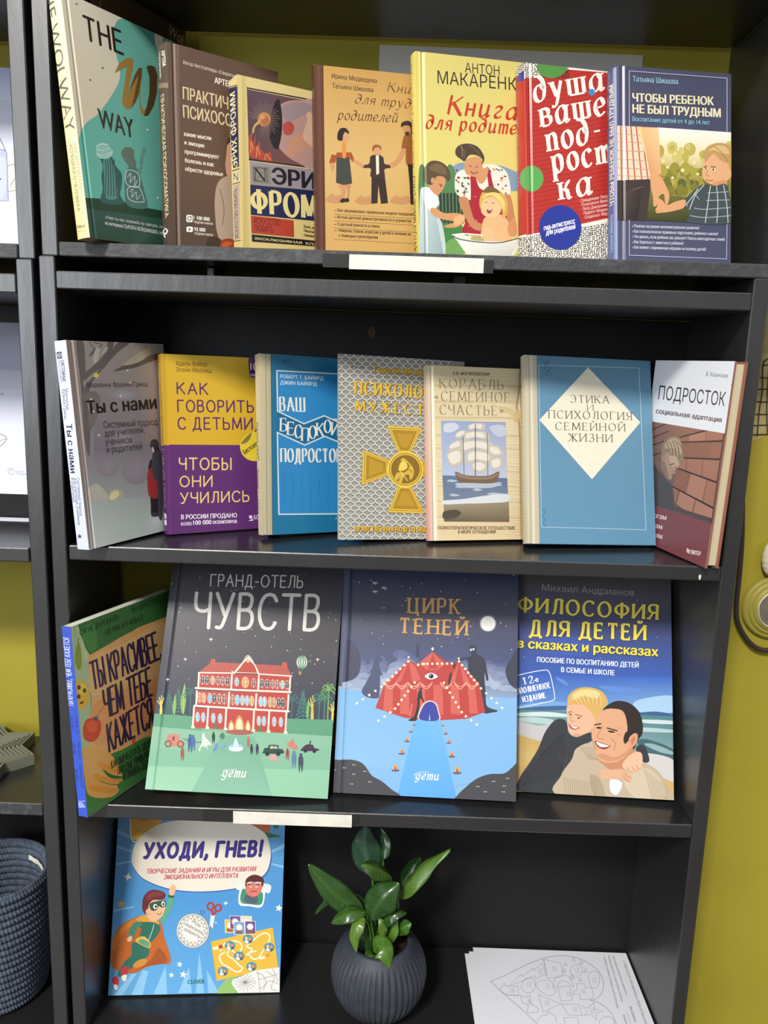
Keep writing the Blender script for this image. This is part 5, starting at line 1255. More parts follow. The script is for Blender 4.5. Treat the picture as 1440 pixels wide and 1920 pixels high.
    for x, w_, h in ((625, 18, 34), (680, 28, 52), (738, 16, 34)): A.bl('cf8a58', f'{x-w_},{1145} {x-w_},{1145-h} {x},{1145-h*1.9} {x+w_},{1145-h} {x+w_},{1148}'); A.bl('edd9a5', f'{x-w_*.65},{1145} {x-w_*.65},{1145-h*.9} {x},{1145-h*1.5} {x+w_*.65},{1145-h*.9} {x+w_*.65},{1147}')
    A.bl('a05a50', '585,1160 640,1145 720,1148 775,1165 720,1180 640,1178'); A.bl('4a7a55', '508,1128 514,1095 522,1092 530,1130'); A.bl('4a7a55', '812,1150 818,1118 828,1116 834,1150')
    # balloon
    A.el('d9dccb', 1102, 690, 36, 44)
    for d in (-24, -8, 9, 25): A.cv('5a8a72', 8, f'{1102+d*.5},650 {1102+d},690 {1102+d*.45},732')
    A.pl('b58a58', '1080,752 1100,752 1096,776 1082,774'); A.st('b5a58a', 2, '1075,722 1082,752'); A.st('b5a58a', 2, '1115,730 1100,752'); A.st('c9c0a8', 3, '1115,650 1128,655')
    # carriage, horses, people, cars, fountain
    A.bl('c97f6c', '200,1180 270,1180 278,1215 300,1225 305,1250 200,1250'); A.el('7a4a44', 236, 1205, 9, 16); A.ring('3a3236', 6, 200, 1240, 20); A.ring('3a3236', 6, 283, 1242, 20); A.cv('4a4a5a', 4, '300,1205 360,1225 420,1230 470,1215')
    def man(x, y, h, c, c2=None): A.el(c, x, y - h * .92, h * .08); A.bl(c, f'{x-h*.1},{y-h*.8} {x+h*.1},{y-h*.82} {x+h*.13},{y-h*.45} {x+h*.06},{y} {x+h*.0},{y-h*.4} {x-h*.07},{y} {x-h*.12},{y-h*.45}')
    man(348, 1300, 125, '3a5a8a'); man(368, 1290, 110, '4468a0'); man(295, 1356, 92, 'a04a44'); man(505, 1238, 78, '2a3038'); man(762, 1315, 72, '2f3440'); man(800, 1318, 78, '33384a'); man(1004, 1350, 80, '9a3f3a'); man(1048, 1405, 118, '5a7aa0'); man(1094, 1434, 130, '3a4a5a'); man(740, 1268, 74, 'b5605a')
    A.bl('cfd6cc', '405,1280 425,1235 430,1180 440,1165 455,1200 480,1225 490,1250 465,1250 468,1290 455,1262 425,1262 415,1288'); A.bl('6a8ac0', '500,1290 520,1240 535,1255 515,1285'); A.bl('7a98c5', '550,1275 580,1240 582,1258 562,1278'); A.bl('4a7a58', '545,1190 565,1165 580,1180 570,1210')
    A.el('d9e4e2', 657, 1275, 48, 17); A.el('8fc0d8', 657, 1255, 44, 13); A.bl('c0dcE8'.lower(), '640,1255 650,1210 660,1205 675,1255'); A.pl('d9e4e2', '609,1262 705,1262 700,1285 614,1285')
    A.bl('2c4440', '842,1290 850,1270 875,1265 880,1248 940,1250 945,1272 970,1278 972,1305 845,1305'); A.el('1f2a2c', 868, 1308, 14); A.el('1f2a2c', 942, 1308, 14); A.bl('b5c080', '890,1256 908,1256 908,1272 888,1272'); A.bl('9ab5c0', '914,1257 934,1258 936,1273 914,1272')
    A.bl('4a2f44', '1095,1280 1110,1262 1135,1245 1175,1248 1185,1268 1210,1275 1208,1288 1100,1288'); A.el('2a2230', 1125, 1288, 12); A.el('2a2230', 1185, 1290, 12); A.st('2a2230', 7, '1155,1245 1160,1222')
    A.bl('d09a94', '880,1345 890,1320 915,1312 935,1335 955,1350 930,1352'); A.bl('c57a68', '1000,1240 1030,1220 1042,1205 1050,1240 1070,1255 1062,1280 1020,1265')
    A.cv('e8efe8', 5, '570,1425 580,1418 585,1416'); A.cv('e8efe8', 5, '560,1448 556,1456')
    A.tx('альпина', 590, 1420, 660, 1422, 14, 'e8efe8', 'n'); A.tx('gети', 566, 1462, 718, 1466, 58, 'eef4ee', 'brush')

def cirk(A):
    A.gain = 0.88
    A.full([(0, '86b3d8'), (.5, '7eaad0'), (.56, '6f7fa5'), (.75, '4a4a5e'), (1, '2e3450')])
    A.gq('2c3350', '2f3656', '4a4a5c', '444457', '130,60 1372,90 1366,420 110,400'); A.gq('444457', '4a4a5c', '4d5680', '505878', '110,400 1366,420 1362,760 90,730'); A.gq('505878', '4d5680', '8aa0c0', 'aab6c6', '90,730 1362,760 1360,985 70,920')
    rc = random.Random(8); q0, q1 = (0x55, 0x5d, 0x86), (0xb4, 0xc2, 0xd4)
    for i in range(150):                               # drifting mist, paler towards the ground
        x = rc.uniform(110, 1350); f = i / 150; y = 640 + 80 * abs(math.sin(x / 170)) + f * 190 + x * .03; v = min(1, f * .9 + rc.uniform(-.12, .12)); v = max(0, v)
        A.el('%02x%02x%02x' % tuple(int(a_ + (b_ - a_) * v) for a_, b_ in zip(q0, q1)), x, y, rc.uniform(30, 75), rc.uniform(18, 36), n=14)
        pass
    A.bl('42445a', '150,560 220,620 250,720 230,820 160,860 90,840 90,600'); A.bl('3f4152', '1370,640 1320,700 1280,780 1310,880 1380,900'); A.gq('31395a', '414666', '5a6484', '40485f', '128,62 176,66 120,900 80,890')
    A.pl('82b2dc', '75,912 300,930 700,960 1362,980 1358,1460 1250,1530 600,1690 60,1430'); A.gq('7fb0dc', '86b4dc', '7cb0e0', '8ab8e0', '100,930 1360,985 1356,1500 70,1460'); A.gq('6aaee8', '74b2e8', '5aa2e4', '62a8e8', '640,1130 818,1140 930,1700 510,1680')
    rr = random.Random(31)
    for i in range(50): A.el('d0d2d8', rr.uniform(190, 1350), rr.uniform(90, 640), rr.uniform(2, 5), n=6); A.k -= 1
    A.k += 1
    for x, y, a in ((356, 162, 20), (420, 196, 0), (356, 222, 15)): A.bl('b9bcc6', f'{x-16},{y-6} {x},{y-4} {x+8},{y-16} {x+6},{y-2} {x+22},{y+2} {x+6},{y+6} {x+2},{y+18} {x-6},{y+6} {x-18},{y+10}')
    A.el('d3d4d8', 1155, 452, 66, 66, edge='50526a'); A.el('ebe9e2', 1155, 452, 53)
    A.tx('ЦИРК', 594, 374, 946, 384, 106, 'cf9c5c', 'slab'); A.tx('ТЕНЕЙ', 530, 518, 1002, 536, 104, 'd2a05e', 'slab')
    # shadow giant and shadow lady
    k = '3a3c48'
    A.bl(k, '1020,640 1030,612 1055,608 1072,625 1072,665 1110,685 1135,720 1150,800 1158,850 1145,855 1130,800 1138,960 1150,1040 1225,1070 1180,1084 1120,1080 1110,960 1020,900 1010,720 960,716 950,700 1015,690 1040,672'); A.el('f0eee6', 1034, 638, 7, 8); A.el('f0eee6', 1052, 634, 7, 8)
    A.bl('4d5270', '345,720 355,690 385,683 402,705 380,730 385,770 398,800 408,822 390,818 388,880 385,930 375,980 300,975 258,935 290,870 325,800 300,808 330,775')
    # tent
    red = 'b8433f'; li = 'cc6258'
    A.pl(red, '762,652 870,730 950,722 1095,880 1135,1080 1000,1128 740,1142 560,1120 356,1050 420,880 590,712 655,740')
    for p in ('762,652 700,735 670,750 655,740', '762,652 740,770 700,740', '762,652 800,735 830,755 790,775'): A.pl(li, p)
    for p in ('590,712 470,830 420,880 460,870', '592,715 540,860 490,878', '594,715 620,870 680,850 640,760', '950,725 920,870 870,880', '952,725 985,890 1040,890', '955,730 1060,870 1095,880'): A.pl(li, p)
    for a, b, c, d in ((425, 480, 480, 412), (535, 590, 600, 530), (650, 705, 715, 650), (770, 830, 840, 765), (890, 945, 960, 890), (1010, 1060, 1085, 1025)): A.pl(li, f'{a},885 {b},888 {c},{1100 if c < 1000 else 1090} {d},{1090 if d > 450 else 1068}')
    A.pl(red, '640,745 762,690 880,740 840,860 700,862'); A.pl(li, '680,745 762,655 850,742 800,780 720,778'); A.pl(red, '730,770 762,660 800,772')
    for x0 in (420, 500, 585, 675, 815, 915, 1000): A.cv('e0a08a', 6, f'{x0},868 {x0+42},900 {x0+85},870'); A.cv('e8c0a8', 4, f'{x0+4},880 {x0+42},916 {x0+82},882')
    A.el('e8d9c8', 762, 632, 9, 12); A.el('e8d9c8', 592, 690, 8); A.el('e8d9c8', 948, 700, 8)
    A.bl('efe8e0', '706,826 735,805 765,804 798,828 765,846 735,846'); A.el('3a4a6a', 752, 825, 18); A.el('14161e', 752, 825, 11); A.el('efe8e0', 746, 819, 4)
    A.bl('d9c9bc', '662,1130 672,1060 705,1010 750,998 790,1020 806,1070 808,1138'); A.bl('3c459a', '672,1132 682,1065 712,1018 750,1006 782,1026 798,1072 800,1138'); A.pl('8fb8e8', '734,1138 741,1090 746,1138')
    A.bl('35302e', '588,1138 630,1110 650,1040 655,960 668,925 685,930 690,975 705,1010 695,1010 675,985 668,1050 655,1110 640,1142'); A.st('35302e', 3, '655,985 615,1030'); A.st('d9c9bc', 3, '618,1020 600,1110'); A.el('35302e', 678, 914, 8, 10)
    A.bl('4a3230', '872,880 878,830 888,800 900,815 892,850 884,884'); A.bl('4a3230', '905,760 912,725 925,745 915,770'); A.cv('3f4150', 5, '642,600 652,640 645,690'); A.cv('3f4150', 5, '665,600 656,640 668,690')
    def lights(P, n):
        for i in range(n): t = i / (n - 1); A.el('f2e4c4', P[0] + (P[2] - P[0]) * t, P[1] + (P[3] - P[1]) * t, 9); A.k -= 1
        A.k += 1
    for P, n in (((590, 720, 420, 880), 7), ((400, 900, 225, 1018), 5), ((635, 870, 495, 1055), 7), ((462, 1082, 378, 1140), 3), ((950, 720, 1078, 880), 7), ((1105, 912, 1255, 1050), 5), ((842, 872, 968, 1080), 7), ((998, 1110, 1076, 1168), 3), ((660, 745, 700, 738), 2), ((690, 738, 900, 735), 7)): lights(P, n)
    for x, y, r in ((630, 1165, 10), (607, 1212, 13), (580, 1275, 17), (543, 1360, 21), (498, 1475, 25), (834, 1170, 10), (854, 1225, 13), (876, 1287, 16), (898, 1380, 21), (936, 1492, 27)):
        A.bl('4a5a8a', f'{x-r},{y+r*.5} {x+r},{y+r*.5} {x+r*.7},{y+r} {x-r*.7},{y+r}'); A.bl('d9a560', f'{x-r*.7},{y+r*.5} {x-r*.3},{y-r*.5} {x+r*.1},{y-r*1.3} {x+r*.6},{y-r*.2} {x+r*.7},{y+r*.5}'); A.bl('b5532f', f'{x-r*.3},{y+r*.5} {x},{y-r*.5} {x+r*.35},{y+r*.5}')
    # dark hills with eyes
    A.bl('47464a', '40,1440 100,1420 200,1420 270,1450 330,1530 400,1570 470,1630 520,1690 200,1760 0,1700'); A.bl('47464a', '1400,1420 1330,1470 1270,1515 1170,1520 1080,1550 1000,1610 930,1680 920,1720 1200,1780 1420,1720')
    for x, y in ((135, 1476), (203, 1454), (202, 1520), (280, 1500), (316, 1575), (185, 1590), (64, 1490), (1195, 1572), (1082, 1608), (1270, 1604), (1294, 1550), (1136, 1645), (1264, 1646)): A.el('d0d0cc', x - 7, y, 4, n=8); A.el('d0d0cc', x + 7, y, 4, n=8)
    A.tx('альпина', 660, 1512, 735, 1515, 14, 'e8eef4', 'n'); A.tx('gети', 640, 1556, 800, 1562, 56, 'eef4f8', 'brush'); A.cv('e8eef4', 5, '632,1530 640,1518 652,1512')

def filos(A):
    A.full([(0, 'b59a62'), (.2, 'c0b8ae'), (.35, '6f8f96'), (.42, '4f7ab0'), (.6, '3c5fae'), (.8, '343f78'), (1, '44403c')])
    A.gq('44413d', '484440', '3d3f5a', '3a3e66', '60,70 1270,115 1272,420 60,400'); A.gq('3a3e66', '3d3f5a', '3a5aa8', '3658a8', '60,400 1272,420 1276,860 60,840'); A.gq('3658a8', '3a62b5', '7fa8cf', '4f7fc0', '60,840 1276,860 1280,1140 60,1110')
    A.el('46508c', 230, 560, 150, 90, edge='3a4680'); A.el('3f5cae', 450, 640, 260, 90, edge='3a4f98')
    for P, c in (('980,1060 1100,1020 1280,1010 1280,1130 1020,1130', '9fc0dc'), ('720,930 900,940 1060,960 900,985 760,960', '5a84c8'), ('380,860 460,900 470,930 400,890', '5a84c8'), ('90,1080 300,1050 460,1060 460,1100 90,1110', '6f9ac8')): A.bl(c, P)
    A.bl('3a5a8a', '1000,1140 1150,1128 1285,1150 1285,1170 1000,1160'); A.bl('3a5a86', '80,1110 250,1090 470,1085 470,1115 80,1120')
    A.gq('4f7f86', '4a7880', '7a9a9a', '8fa5a2', '60,1110 1285,1165 1290,1500 60,1230')
    for P, c in (('80,1140 300,1130 470,1150 470,1170 250,1165 80,1160', 'c0cfcd'), ('80,1180 200,1170 350,1190 340,1225 200,1215 80,1195', 'a5bdbb'), ('1040,1190 1285,1200 1285,1225 1050,1215', 'bfcfd0'), ('1030,1250 1285,1270 1285,1290 1030,1280', 'a8c0c2'), ('1010,1350 1100,1345 1285,1420 1285,1500 1150,1470 1040,1420', '3f6068'), ('1060,1380 1140,1380 1285,1440 1285,1460 1180,1440', '8aa5a8'), ('1040,1450 1285,1500 1290,1670 1100,1560', 'c5c1c0'), ('80,1205 240,1235 400,1220 360,1320 250,1355 80,1300', 'b5b3b2')): A.bl(c, P)
    A.pl('b89a5c', '60,1295 250,1355 400,1320 400,1800 60,1760'); A.pl('c2a56a', '1180,1640 1290,1675 1290,1815 1180,1815'); A.el('c2a868', 160, 1480, 100, 120, edge='b89a5c')
    rr = random.Random(41)
    for i in range(26): A.el('b8c4e0', rr.uniform(90, 1260), rr.uniform(250, 780), rr.uniform(1.5, 4), n=6); A.k -= 1
    A.k += 1
    # boy: hair, face, dark jumper
    A.bl('c9a25c', '470,1080 472,1020 510,970 580,942 660,945 730,970 770,1020 778,1070 740,1110 700,1180 660,1200 640,1120 480,1110'); A.bl('e0c688', '500,1010 560,965 650,958 720,990 690,1030 600,1010 520,1040')
    for i in range(14): A.cv('dcbf80' if i % 2 else 'b58d4c', 5, [(500 + i * 17, 1000 + (i % 3) * 10), (520 + i * 16, 1040), (560 + i * 12, 1090 + i * 4)])
    A.bl('d6a98a', '466,1090 500,1075 600,1080 660,1130 690,1180 675,1240 600,1310 520,1312 480,1290 468,1210 462,1140'); A.bl('c4937a', '520,1300 600,1300 670,1250 690,1190 660,1270 610,1320 540,1325'); A.bl('c9a25c', '600,1070 700,1070 740,1120 690,1190 650,1130')
    A.st('6a4430', 6, '474,1135 500,1128'); A.st('6a4430', 6, '530,1150 580,1165'); A.el('4a3020', 490, 1150, 8, 6); A.el('4a3020', 556, 1178, 10, 6); A.cv('b5806a', 6, '505,1150 492,1195 520,1205'); A.bl('a05048', '478,1222 510,1240 562,1250 530,1268 490,1255'); A.bl('f0e8e0', '488,1230 515,1244 550,1251 520,1258')
    A.bl('34363a', '380,1190 455,1200 480,1290 540,1325 640,1290 680,1330 560,1420 600,1430 740,1560 740,1630 640,1640 420,1620 425,1760 90,1740 100,1640 165,1540 240,1420 300,1280')
    for i in range(12): A.cv('25272b', 5, [(130 + i * 24, 1700 - i * 6), (200 + i * 22, 1560 - i * 8), (300 + i * 12, 1420 - i * 12)]); A.cv('4a4c50', 4, [(400 + i * 28, 1450 + i * 12), (430 + i * 26, 1520 + i * 8), (470 + i * 22, 1600)])
    # father: sweater, neck, face, hair, ear
    A.bl('b5a48c', '420,1620 500,1500 540,1410 660,1370 720,1480 800,1560 900,1580 1000,1520 1080,1530 1180,1600 1240,1720 1255,1815 415,1775'); A.bl('a3927a', '640,1620 720,1650 760,1800 680,1790'); A.bl('c4b59c', '900,1640 1050,1560 1180,1640 1220,1790 1000,1800')
    for i in range(16): A.cv('978670', 4, [(440 + i * 16, 1640 + i * 2), (444 + i * 16, 1720), (446 + i * 16, 1780)])
    for i in range(10): A.cv('a08f78', 4, [(1060 + i * 18, 1570 + i * 14), (1090 + i * 16, 1680 + i * 8), (1120 + i * 12, 1800)])
    for i in range(7): A.cv('9a8a74', 4, [(560 + i * 18, 1400), (600 + i * 16, 1450 + i * 6), (640 + i * 14, 1500)])
    A.bl('d5dae4', '800,1650 870,1660 890,1700 850,1770 800,1740'); A.bl('b9805f', '720,1480 960,1400 980,1500 900,1570 830,1590 760,1550')
    A.bl('2c2420', '740,1120 790,1070 860,1045 950,1065 1020,1130 1048,1220 1045,1300 1010,1350 980,1420 960,1380 900,1360 910,1240 900,1150 820,1110')
    A.bl('cf9c7a', '660,1260 690,1190 740,1120 820,1105 900,1130 930,1240 925,1340 960,1390 940,1450 860,1510 760,1520 700,1480 680,1400 655,1330'); A.bl('c08a68', '700,1470 780,1510 880,1490 950,1440 960,1400 900,1450 820,1480 740,1450')
    A.bl('2c2420', '900,1340 915,1290 940,1290 930,1360 910,1375'); A.bl('cf9274', '945,1330 985,1295 1010,1310 1000,1370 960,1410 940,1390'); A.bl('b87858', '960,1340 985,1320 990,1350 965,1385')
    A.st('3a281e', 10, '680,1230 725,1222'); A.st('3a281e', 10, '775,1255 850,1275'); A.bl('2a1c16', '690,1248 720,1246 735,1256 705,1260'); A.bl('2a1c16', '780,1275 820,1278 835,1290 795,1288'); A.cv('b07a58', 7, '740,1240 700,1310 710,1335 745,1340')
    A.bl('8a4038', '680,1352 740,1372 800,1392 760,1418 715,1410 690,1385'); A.bl('f2ece4', '690,1360 740,1378 790,1392 755,1402 715,1395'); A.cv('b07a58', 6, '660,1345 672,1380 690,1420'); A.cv('b07a58', 6, '800,1330 840,1380 820,1430'); A.cv('b5805e', 5, '860,1260 890,1250'); A.cv('b5805e', 5, '850,1300 890,1310')
    # clasped hands and cuffs
    A.bl('35373b', '1000,1400 1060,1390 1100,1500 1060,1520 1010,1460'); A.bl('d0a284', '730,1570 800,1575 880,1570 920,1590 960,1620 962,1660 940,1675 880,1650 800,1650 730,1640'); A.bl('dab092', '890,1540 930,1480 990,1440 1040,1450 1045,1530 1020,1590 970,1600 920,1580')
    for p in ('905,1600 930,1625 958,1640', '895,1620 915,1645 945,1668', '930,1560 950,1590 975,1600', '965,1550 985,1580 1010,1590', '1000,1540 1015,1570 1030,1570'): A.cv('a87858', 5, p)
    # writing
    A.tx('Михаил Андрианов', 272, 196, 982, 236, 48, '8f8d8a', 'n')
    def yel(s, x0, y0, x1, y1, h, st): A.tx(s, x0 - 4, y0 + 4, x1 - 4, y1 + 4, h, '232648', st); A.tx(s, x0 + 4, y0 + 3, x1 + 4, y1 + 3, h, '232648', st); A.tx(s, x0, y0, x1, y1, h, 'e2cf4a', st)
    yel('ФИЛОСОФИЯ', 92, 358, 1160, 420, 112, 'flare'); yel('ДЛЯ ДЕТЕЙ', 182, 540, 1064, 578, 116, 'flare')
    yel('в сказках и рассказах', 84, 634, 1165, 702, 66, 'x')
    A.tx('ПОСОБИЕ ПО ВОСПИТАНИЮ ДЕТЕЙ', 234, 744, 1015, 788, 36, 'dfe3ec', 'b'); A.tx('В СЕМЬЕ И ШКОЛЕ', 420, 822, 830, 848, 36, 'dfe3ec', 'b')
    A.cv('dfe6f0', 6, '40,860 160,830 290,808 325,820 345,880 370,1010 365,1035 330,1050 160,1085 40,1105')
    A.tx('12', 134, 920, 208, 904, 54, 'e8ecf2', 'bold'); A.tx('-е', 212, 902, 246, 896, 36, 'e8ecf2', 'b'); A.tx('ДОПОЛНЕННОЕ', 50, 1000, 338, 944, 44, 'dfe3ec', 'bold'); A.tx('ИЗДАНИЕ', 128, 1056, 302, 1022, 44, 'dfe3ec', 'bold')

def gnev(A):
    A.full([(0, '6aa6d2'), (.5, '4f93c8'), (1, '5f9ccb')])
    A.gq('5f97c2', '5a94c4', '4b8fc8', '4a8ec6', '110,60 1345,110 1320,700 90,620'); A.gq('4a8ec6', '4b8fc8', '5c9fd2', '62a2d2', '90,620 1320,700 1303,1370 48,1395')
    for P in ('110,170 230,230 220,250 112,200', '115,290 225,330 222,345 113,310', '110,420 230,400 230,412 108,440', '90,760 240,735 240,745 92,780', '1240,330 1335,280 1335,310 1240,350', '1240,420 1330,440 1328,460 1240,432'): A.pl('7fb4d8', P)
    for P in ('690,1370 715,1070 750,1370', '780,1370 770,1200 860,1370', '560,1370 640,1180 660,1370', '380,1380 470,1170 480,1380', '220,1385 300,1200 345,1210 300,1385', '90,1390 220,1230 260,1225 150,1390'): A.pl('86bade', P)
    A.pl('e8b23c', '205,60 450,70 420,180 300,255 220,250'); A.pl('d9a038', '215,80 440,90 425,150 370,180 225,240'); A.cv('e8e4da', 7, '212,60 222,248 300,252 420,170'); A.st('4a3a1a', 4, '255,185 270,180'); A.st('4a3a1a', 4, '300,110 330,105'); A.pl('b5623a', '1098,90 1240,98 1228,200 1100,195'); A.pl('3f7a5a', '1098,196 1228,200 1310,225 1150,245 1100,235'); A.bl('2f6a4a', '1200,200 1260,215 1312,228 1230,232'); A.pl('2f6a4a', '1260,90 1300,95 1290,170 1255,165')
    A.bl('2f5f9a', '222,400 260,270 360,180 480,130 700,110 1000,120 1180,200 1232,300 1242,400 1200,510 1060,590 900,625 680,636 480,612 320,550 250,480')
    A.bl('ddd6c8', '220,390 258,260 360,172 480,122 700,102 1000,112 1180,192 1228,292 1234,392 1192,502 1056,582 900,617 680,628 480,604 320,542 250,472')
    A.tx('УХОДИ, ГНЕВ!', 312, 382, 1165, 366, 102, '3b2f78', 'fat'); A.tx('ТВОРЧЕСКИЕ ЗАДАНИЯ И ИГРЫ ДЛЯ РАЗВИТИЯ', 328, 498, 1124, 480, 32, 'b5394a', 'ib'); A.tx('ЭМОЦИОНАЛЬНОГО ИНТЕЛЛЕКТА', 454, 540, 996, 528, 32, 'b5394a', 'ib')
    for x, y, r, c, n in ((193, 522, 32, 'e3dccb', 4), (143, 720, 34, 'd9a03c', 5), (572, 1160, 24, 'e8ecee', 5), (512, 1238, 22, 'e8ecee', 5), (598, 1234, 30, 'e8ecee', 5), (908, 714, 18, 'e3e4dc', 4), (1296, 750, 30, 'e3e4dc', 5), (836, 856, 9, 'e3e4dc', 5)): A.star(c, x, y, r, n, .4, -80)
    # flying boy in a cape and mask
    A.bl('b5622c', '70,1060 100,930 180,850 280,810 340,830 430,850 460,960 508,1140 420,1160 330,1180 250,1222 150,1220 75,1170'); A.bl('c9792f', '75,1020 110,930 200,850 300,812 320,830 220,880 140,960 100,1060'); A.bl('9a4f24', '250,1215 330,1175 480,1140 420,1040 360,1130')
    A.bl('d99a3a', '250,830 330,800 420,850 400,870 300,850')
    A.bl('2f6a5a', '235,870 300,850 400,860 432,900 400,960 350,1000 280,970 290,900'); A.bl('3f8068', '200,930 230,865 270,850 300,870 260,900 240,960 225,985 200,960'); A.bl('e0b08a', '190,970 220,950 225,980 205,995 190,988'); A.bl('2f6a5a', '230,1000 340,1040 345,1090 290,1140 235,1180 200,1200 140,1250 120,1230 170,1140 220,1090')
    A.bl('d9b04a', '280,960 320,960 360,1010 340,1040 250,990'); A.bl('5f9a78', '290,975 350,1000 340,1035 275,1000'); A.bl('c98a3a', '230,1170 270,1130 330,1120 320,1160 260,1185')
    A.bl('5aa07a', '430,840 470,760 495,660 530,665 515,740 480,810 450,860'); A.bl('2f5a48', '494,650 528,655 526,675 492,670'); A.bl('e0b08a', '496,650 500,600 525,578 545,600 540,625 528,655'); A.cv('cfe0d4', 4, '345,985 370,920 385,870')
    A.bl('e0b08a', '330,720 380,680 450,690 468,730 455,790 420,830 370,845 330,800'); A.bl('2f5a48', '352,720 400,700 465,695 468,735 440,745 420,735 400,765 365,765'); A.el('f0ece0', 394, 738, 15, 18); A.el('f0ece0', 452, 718, 13, 18); A.el('2a1c14', 398, 738, 8, 10); A.el('2a1c14', 453, 720, 7, 10); A.cv('8a4038', 5, '405,785 425,798 440,782')
    A.bl('6a2a30', '300,760 302,690 320,650 360,618 420,620 462,640 466,670 440,690 380,690 350,720 340,770 350,795 320,790'); A.bl('7d3a3c', '330,660 370,632 430,635 450,655 380,670 345,695'); A.el('e0b08a', 340, 775, 16, 20)
    A.bl('b53a44', '145,1190 190,1175 200,1190 185,1240 150,1250'); A.bl('e8e2d6', '150,1245 185,1235 180,1275 158,1280'); A.bl('b53a44', '80,1260 120,1250 130,1290 115,1320 90,1310'); A.bl('e8e2d6', '90,1310 115,1310 118,1340 98,1342')
    # angry boy
    A.bl('e8e6de', '1005,720 1012,610 1050,580 1180,560 1195,640 1170,740 1080,735'); A.bl('8fb0c0', '985,590 1000,560 1030,580 1040,600 1010,612'); A.bl('d8dcd8', '980,600 990,558 1035,565 1040,600 1005,618'); A.bl('d8dcd8', '1180,600 1200,570 1240,590 1225,640 1185,625')
    A.bl('3f8a70', '1018,705 1025,620 1060,610 1140,630 1178,640 1168,720 1090,722'); A.bl('5a626a', '1050,705 1056,650 1130,650 1135,715'); 
    for y in (668, 684, 700): A.st('3f474f', 4, f'1052,{y} 1133,{y+4}')
    A.bl('cf7468', '1052,600 1060,570 1170,570 1172,610 1150,650 1110,668 1075,655 1055,630'); A.bl('5a2a26', '1052,590 1056,540 1100,508 1150,512 1185,540 1180,590 1168,580 1160,560 1070,560 1060,590'); A.st('3a1a18', 6, '1072,575 1100,588'); A.st('3a1a18', 6, '1150,575 1122,590'); A.el('f0e6dc', 1092, 592, 10, 7); A.el('f0e6dc', 1132, 592, 10, 7); A.el('2a1c14', 1094, 592, 4); A.el('2a1c14', 1130, 592, 4); A.st('7a2a28', 5, '1090,630 1110,624 1134,630'); A.bl('e07a70', '1108,645 1125,640 1128,655 1112,662')
    # toy medal and scissors
    A.el('8a8f92', 668, 914, 122, 128); A.el('dcdad2', 668, 914, 117, 123); A.ring('4a4a4a', 3, 668, 914, 106, 112); P = []
    for i in range(36): a = i * math.pi / 18; r = 104 if i % 2 else 78; P.append((668 + r * math.cos(a), 914 + r * 1.05 * math.sin(a)))
    A.st('4a4a4a', 3, P, closed=True)
    for i in range(44): a = i * math.pi / 22; A.st('6a6a6a', 2, [(668 + 110 * math.cos(a), 914 + 116 * math.sin(a)), (668 + 119 * math.cos(a), 914 + 125 * math.sin(a))]); A.k -= 1
    A.k += 1; A.ring('5a5a5a', 4, 738, 778, 14)
    for s, x0, y0, x1, y1 in (('Игры,', 660, 850, 722, 892), ('вырезалки,', 610, 872, 738, 944), ('лабиринты', 596, 908, 714, 968)): A.tx(s, x0, y0, x1, y1, 24, '3a3a3a', 'i')
    A.pl('c0c6cc', '800,780 822,790 800,885 788,880'); A.pl('dfe3e6', '812,775 830,800 812,900 796,870'); A.ring('a83a30', 13, 796, 736, 22, 26); A.ring('a83a30', 13, 852, 748, 22, 24, 20); A.bl('a83a30', '800,760 815,765 818,800 805,800'); A.bl('a83a30', '835,765 845,772 822,805 815,798')
    # board game and cards
    A.pl('d9b040', '798,994 1252,890 1292,1186 840,1280'); A.pl('cf9f34', '798,994 806,992 848,1278 840,1280')
    for x, y, c in ((904, 835, 'd9b040'), (940, 808, '6a4a8a'), (1022, 808, 'd2c9b0'), (970, 850, '6a9ac0'), (1050, 845, '6a4a8a')): A.pl('e8e2d6', [(x - 3, y - 3), (x + 77, y - 1), (x + 79, y + 93), (x - 1, y + 95)]); A.pl(c, [(x, y), (x + 73, y + 2), (x + 75, y + 90), (x + 2, y + 92)]); A.star('e8e2d6', x + 36, y + 40, 30, 10, .6); A.pl('8a5a48', [(x + 12, y + 62), (x + 58, y + 62), (x + 56, y + 86), (x + 14, y + 86)])
    A.cv('efe9d8', 9, '870,1060 900,1010 960,990 1010,1000 1025,1040 990,1080 940,1050 920,1090 960,1120 1000,1160 1030,1190 990,1215 930,1180 880,1150 865,1100 900,1070'); A.cv('efe9d8', 9, '1060,1090 1100,1050 1060,1030 1090,1000 1150,950 1200,930 1230,960 1210,1020 1180,1060 1150,1110 1110,1120 1080,1080 1130,1060')
    for x, y in ((940, 1022), (1070, 976), (1226, 1035), (1006, 1098), (1095, 1175), (888, 1210)): A.el('4a8a9a', x, y, 38, 34); A.el('d9b8a0', x - 12, y - 6, 10, 14); A.el('c98a6a', x + 14, y - 2, 11, 13); A.bl('e8e2d6', f'{x-26},{y+18} {x-8},{y+6} {x+6},{y+24} {x-8},{y+30}'); A.bl('6a4a3a', f'{x+4},{y+22} {x+18},{y+8} {x+28},{y+18} {x+14},{y+28}')
    A.el('b5402a', 872, 1030, 15); A.el('d9883a', 1215, 1092, 13); A.pl('e8d9c0', '812,1034 852,1026 856,1048 815,1056'); A.pl('e8d9c0', '1150,1106 1192,1098 1196,1116 1155,1124')
    A.bl('8fb56a', '850,1370 890,1290 950,1250 1010,1270 1000,1370'); A.pl('dcdad4', '960,1270 1130,1200 1300,1180 1302,1362 1000,1368 950,1300')
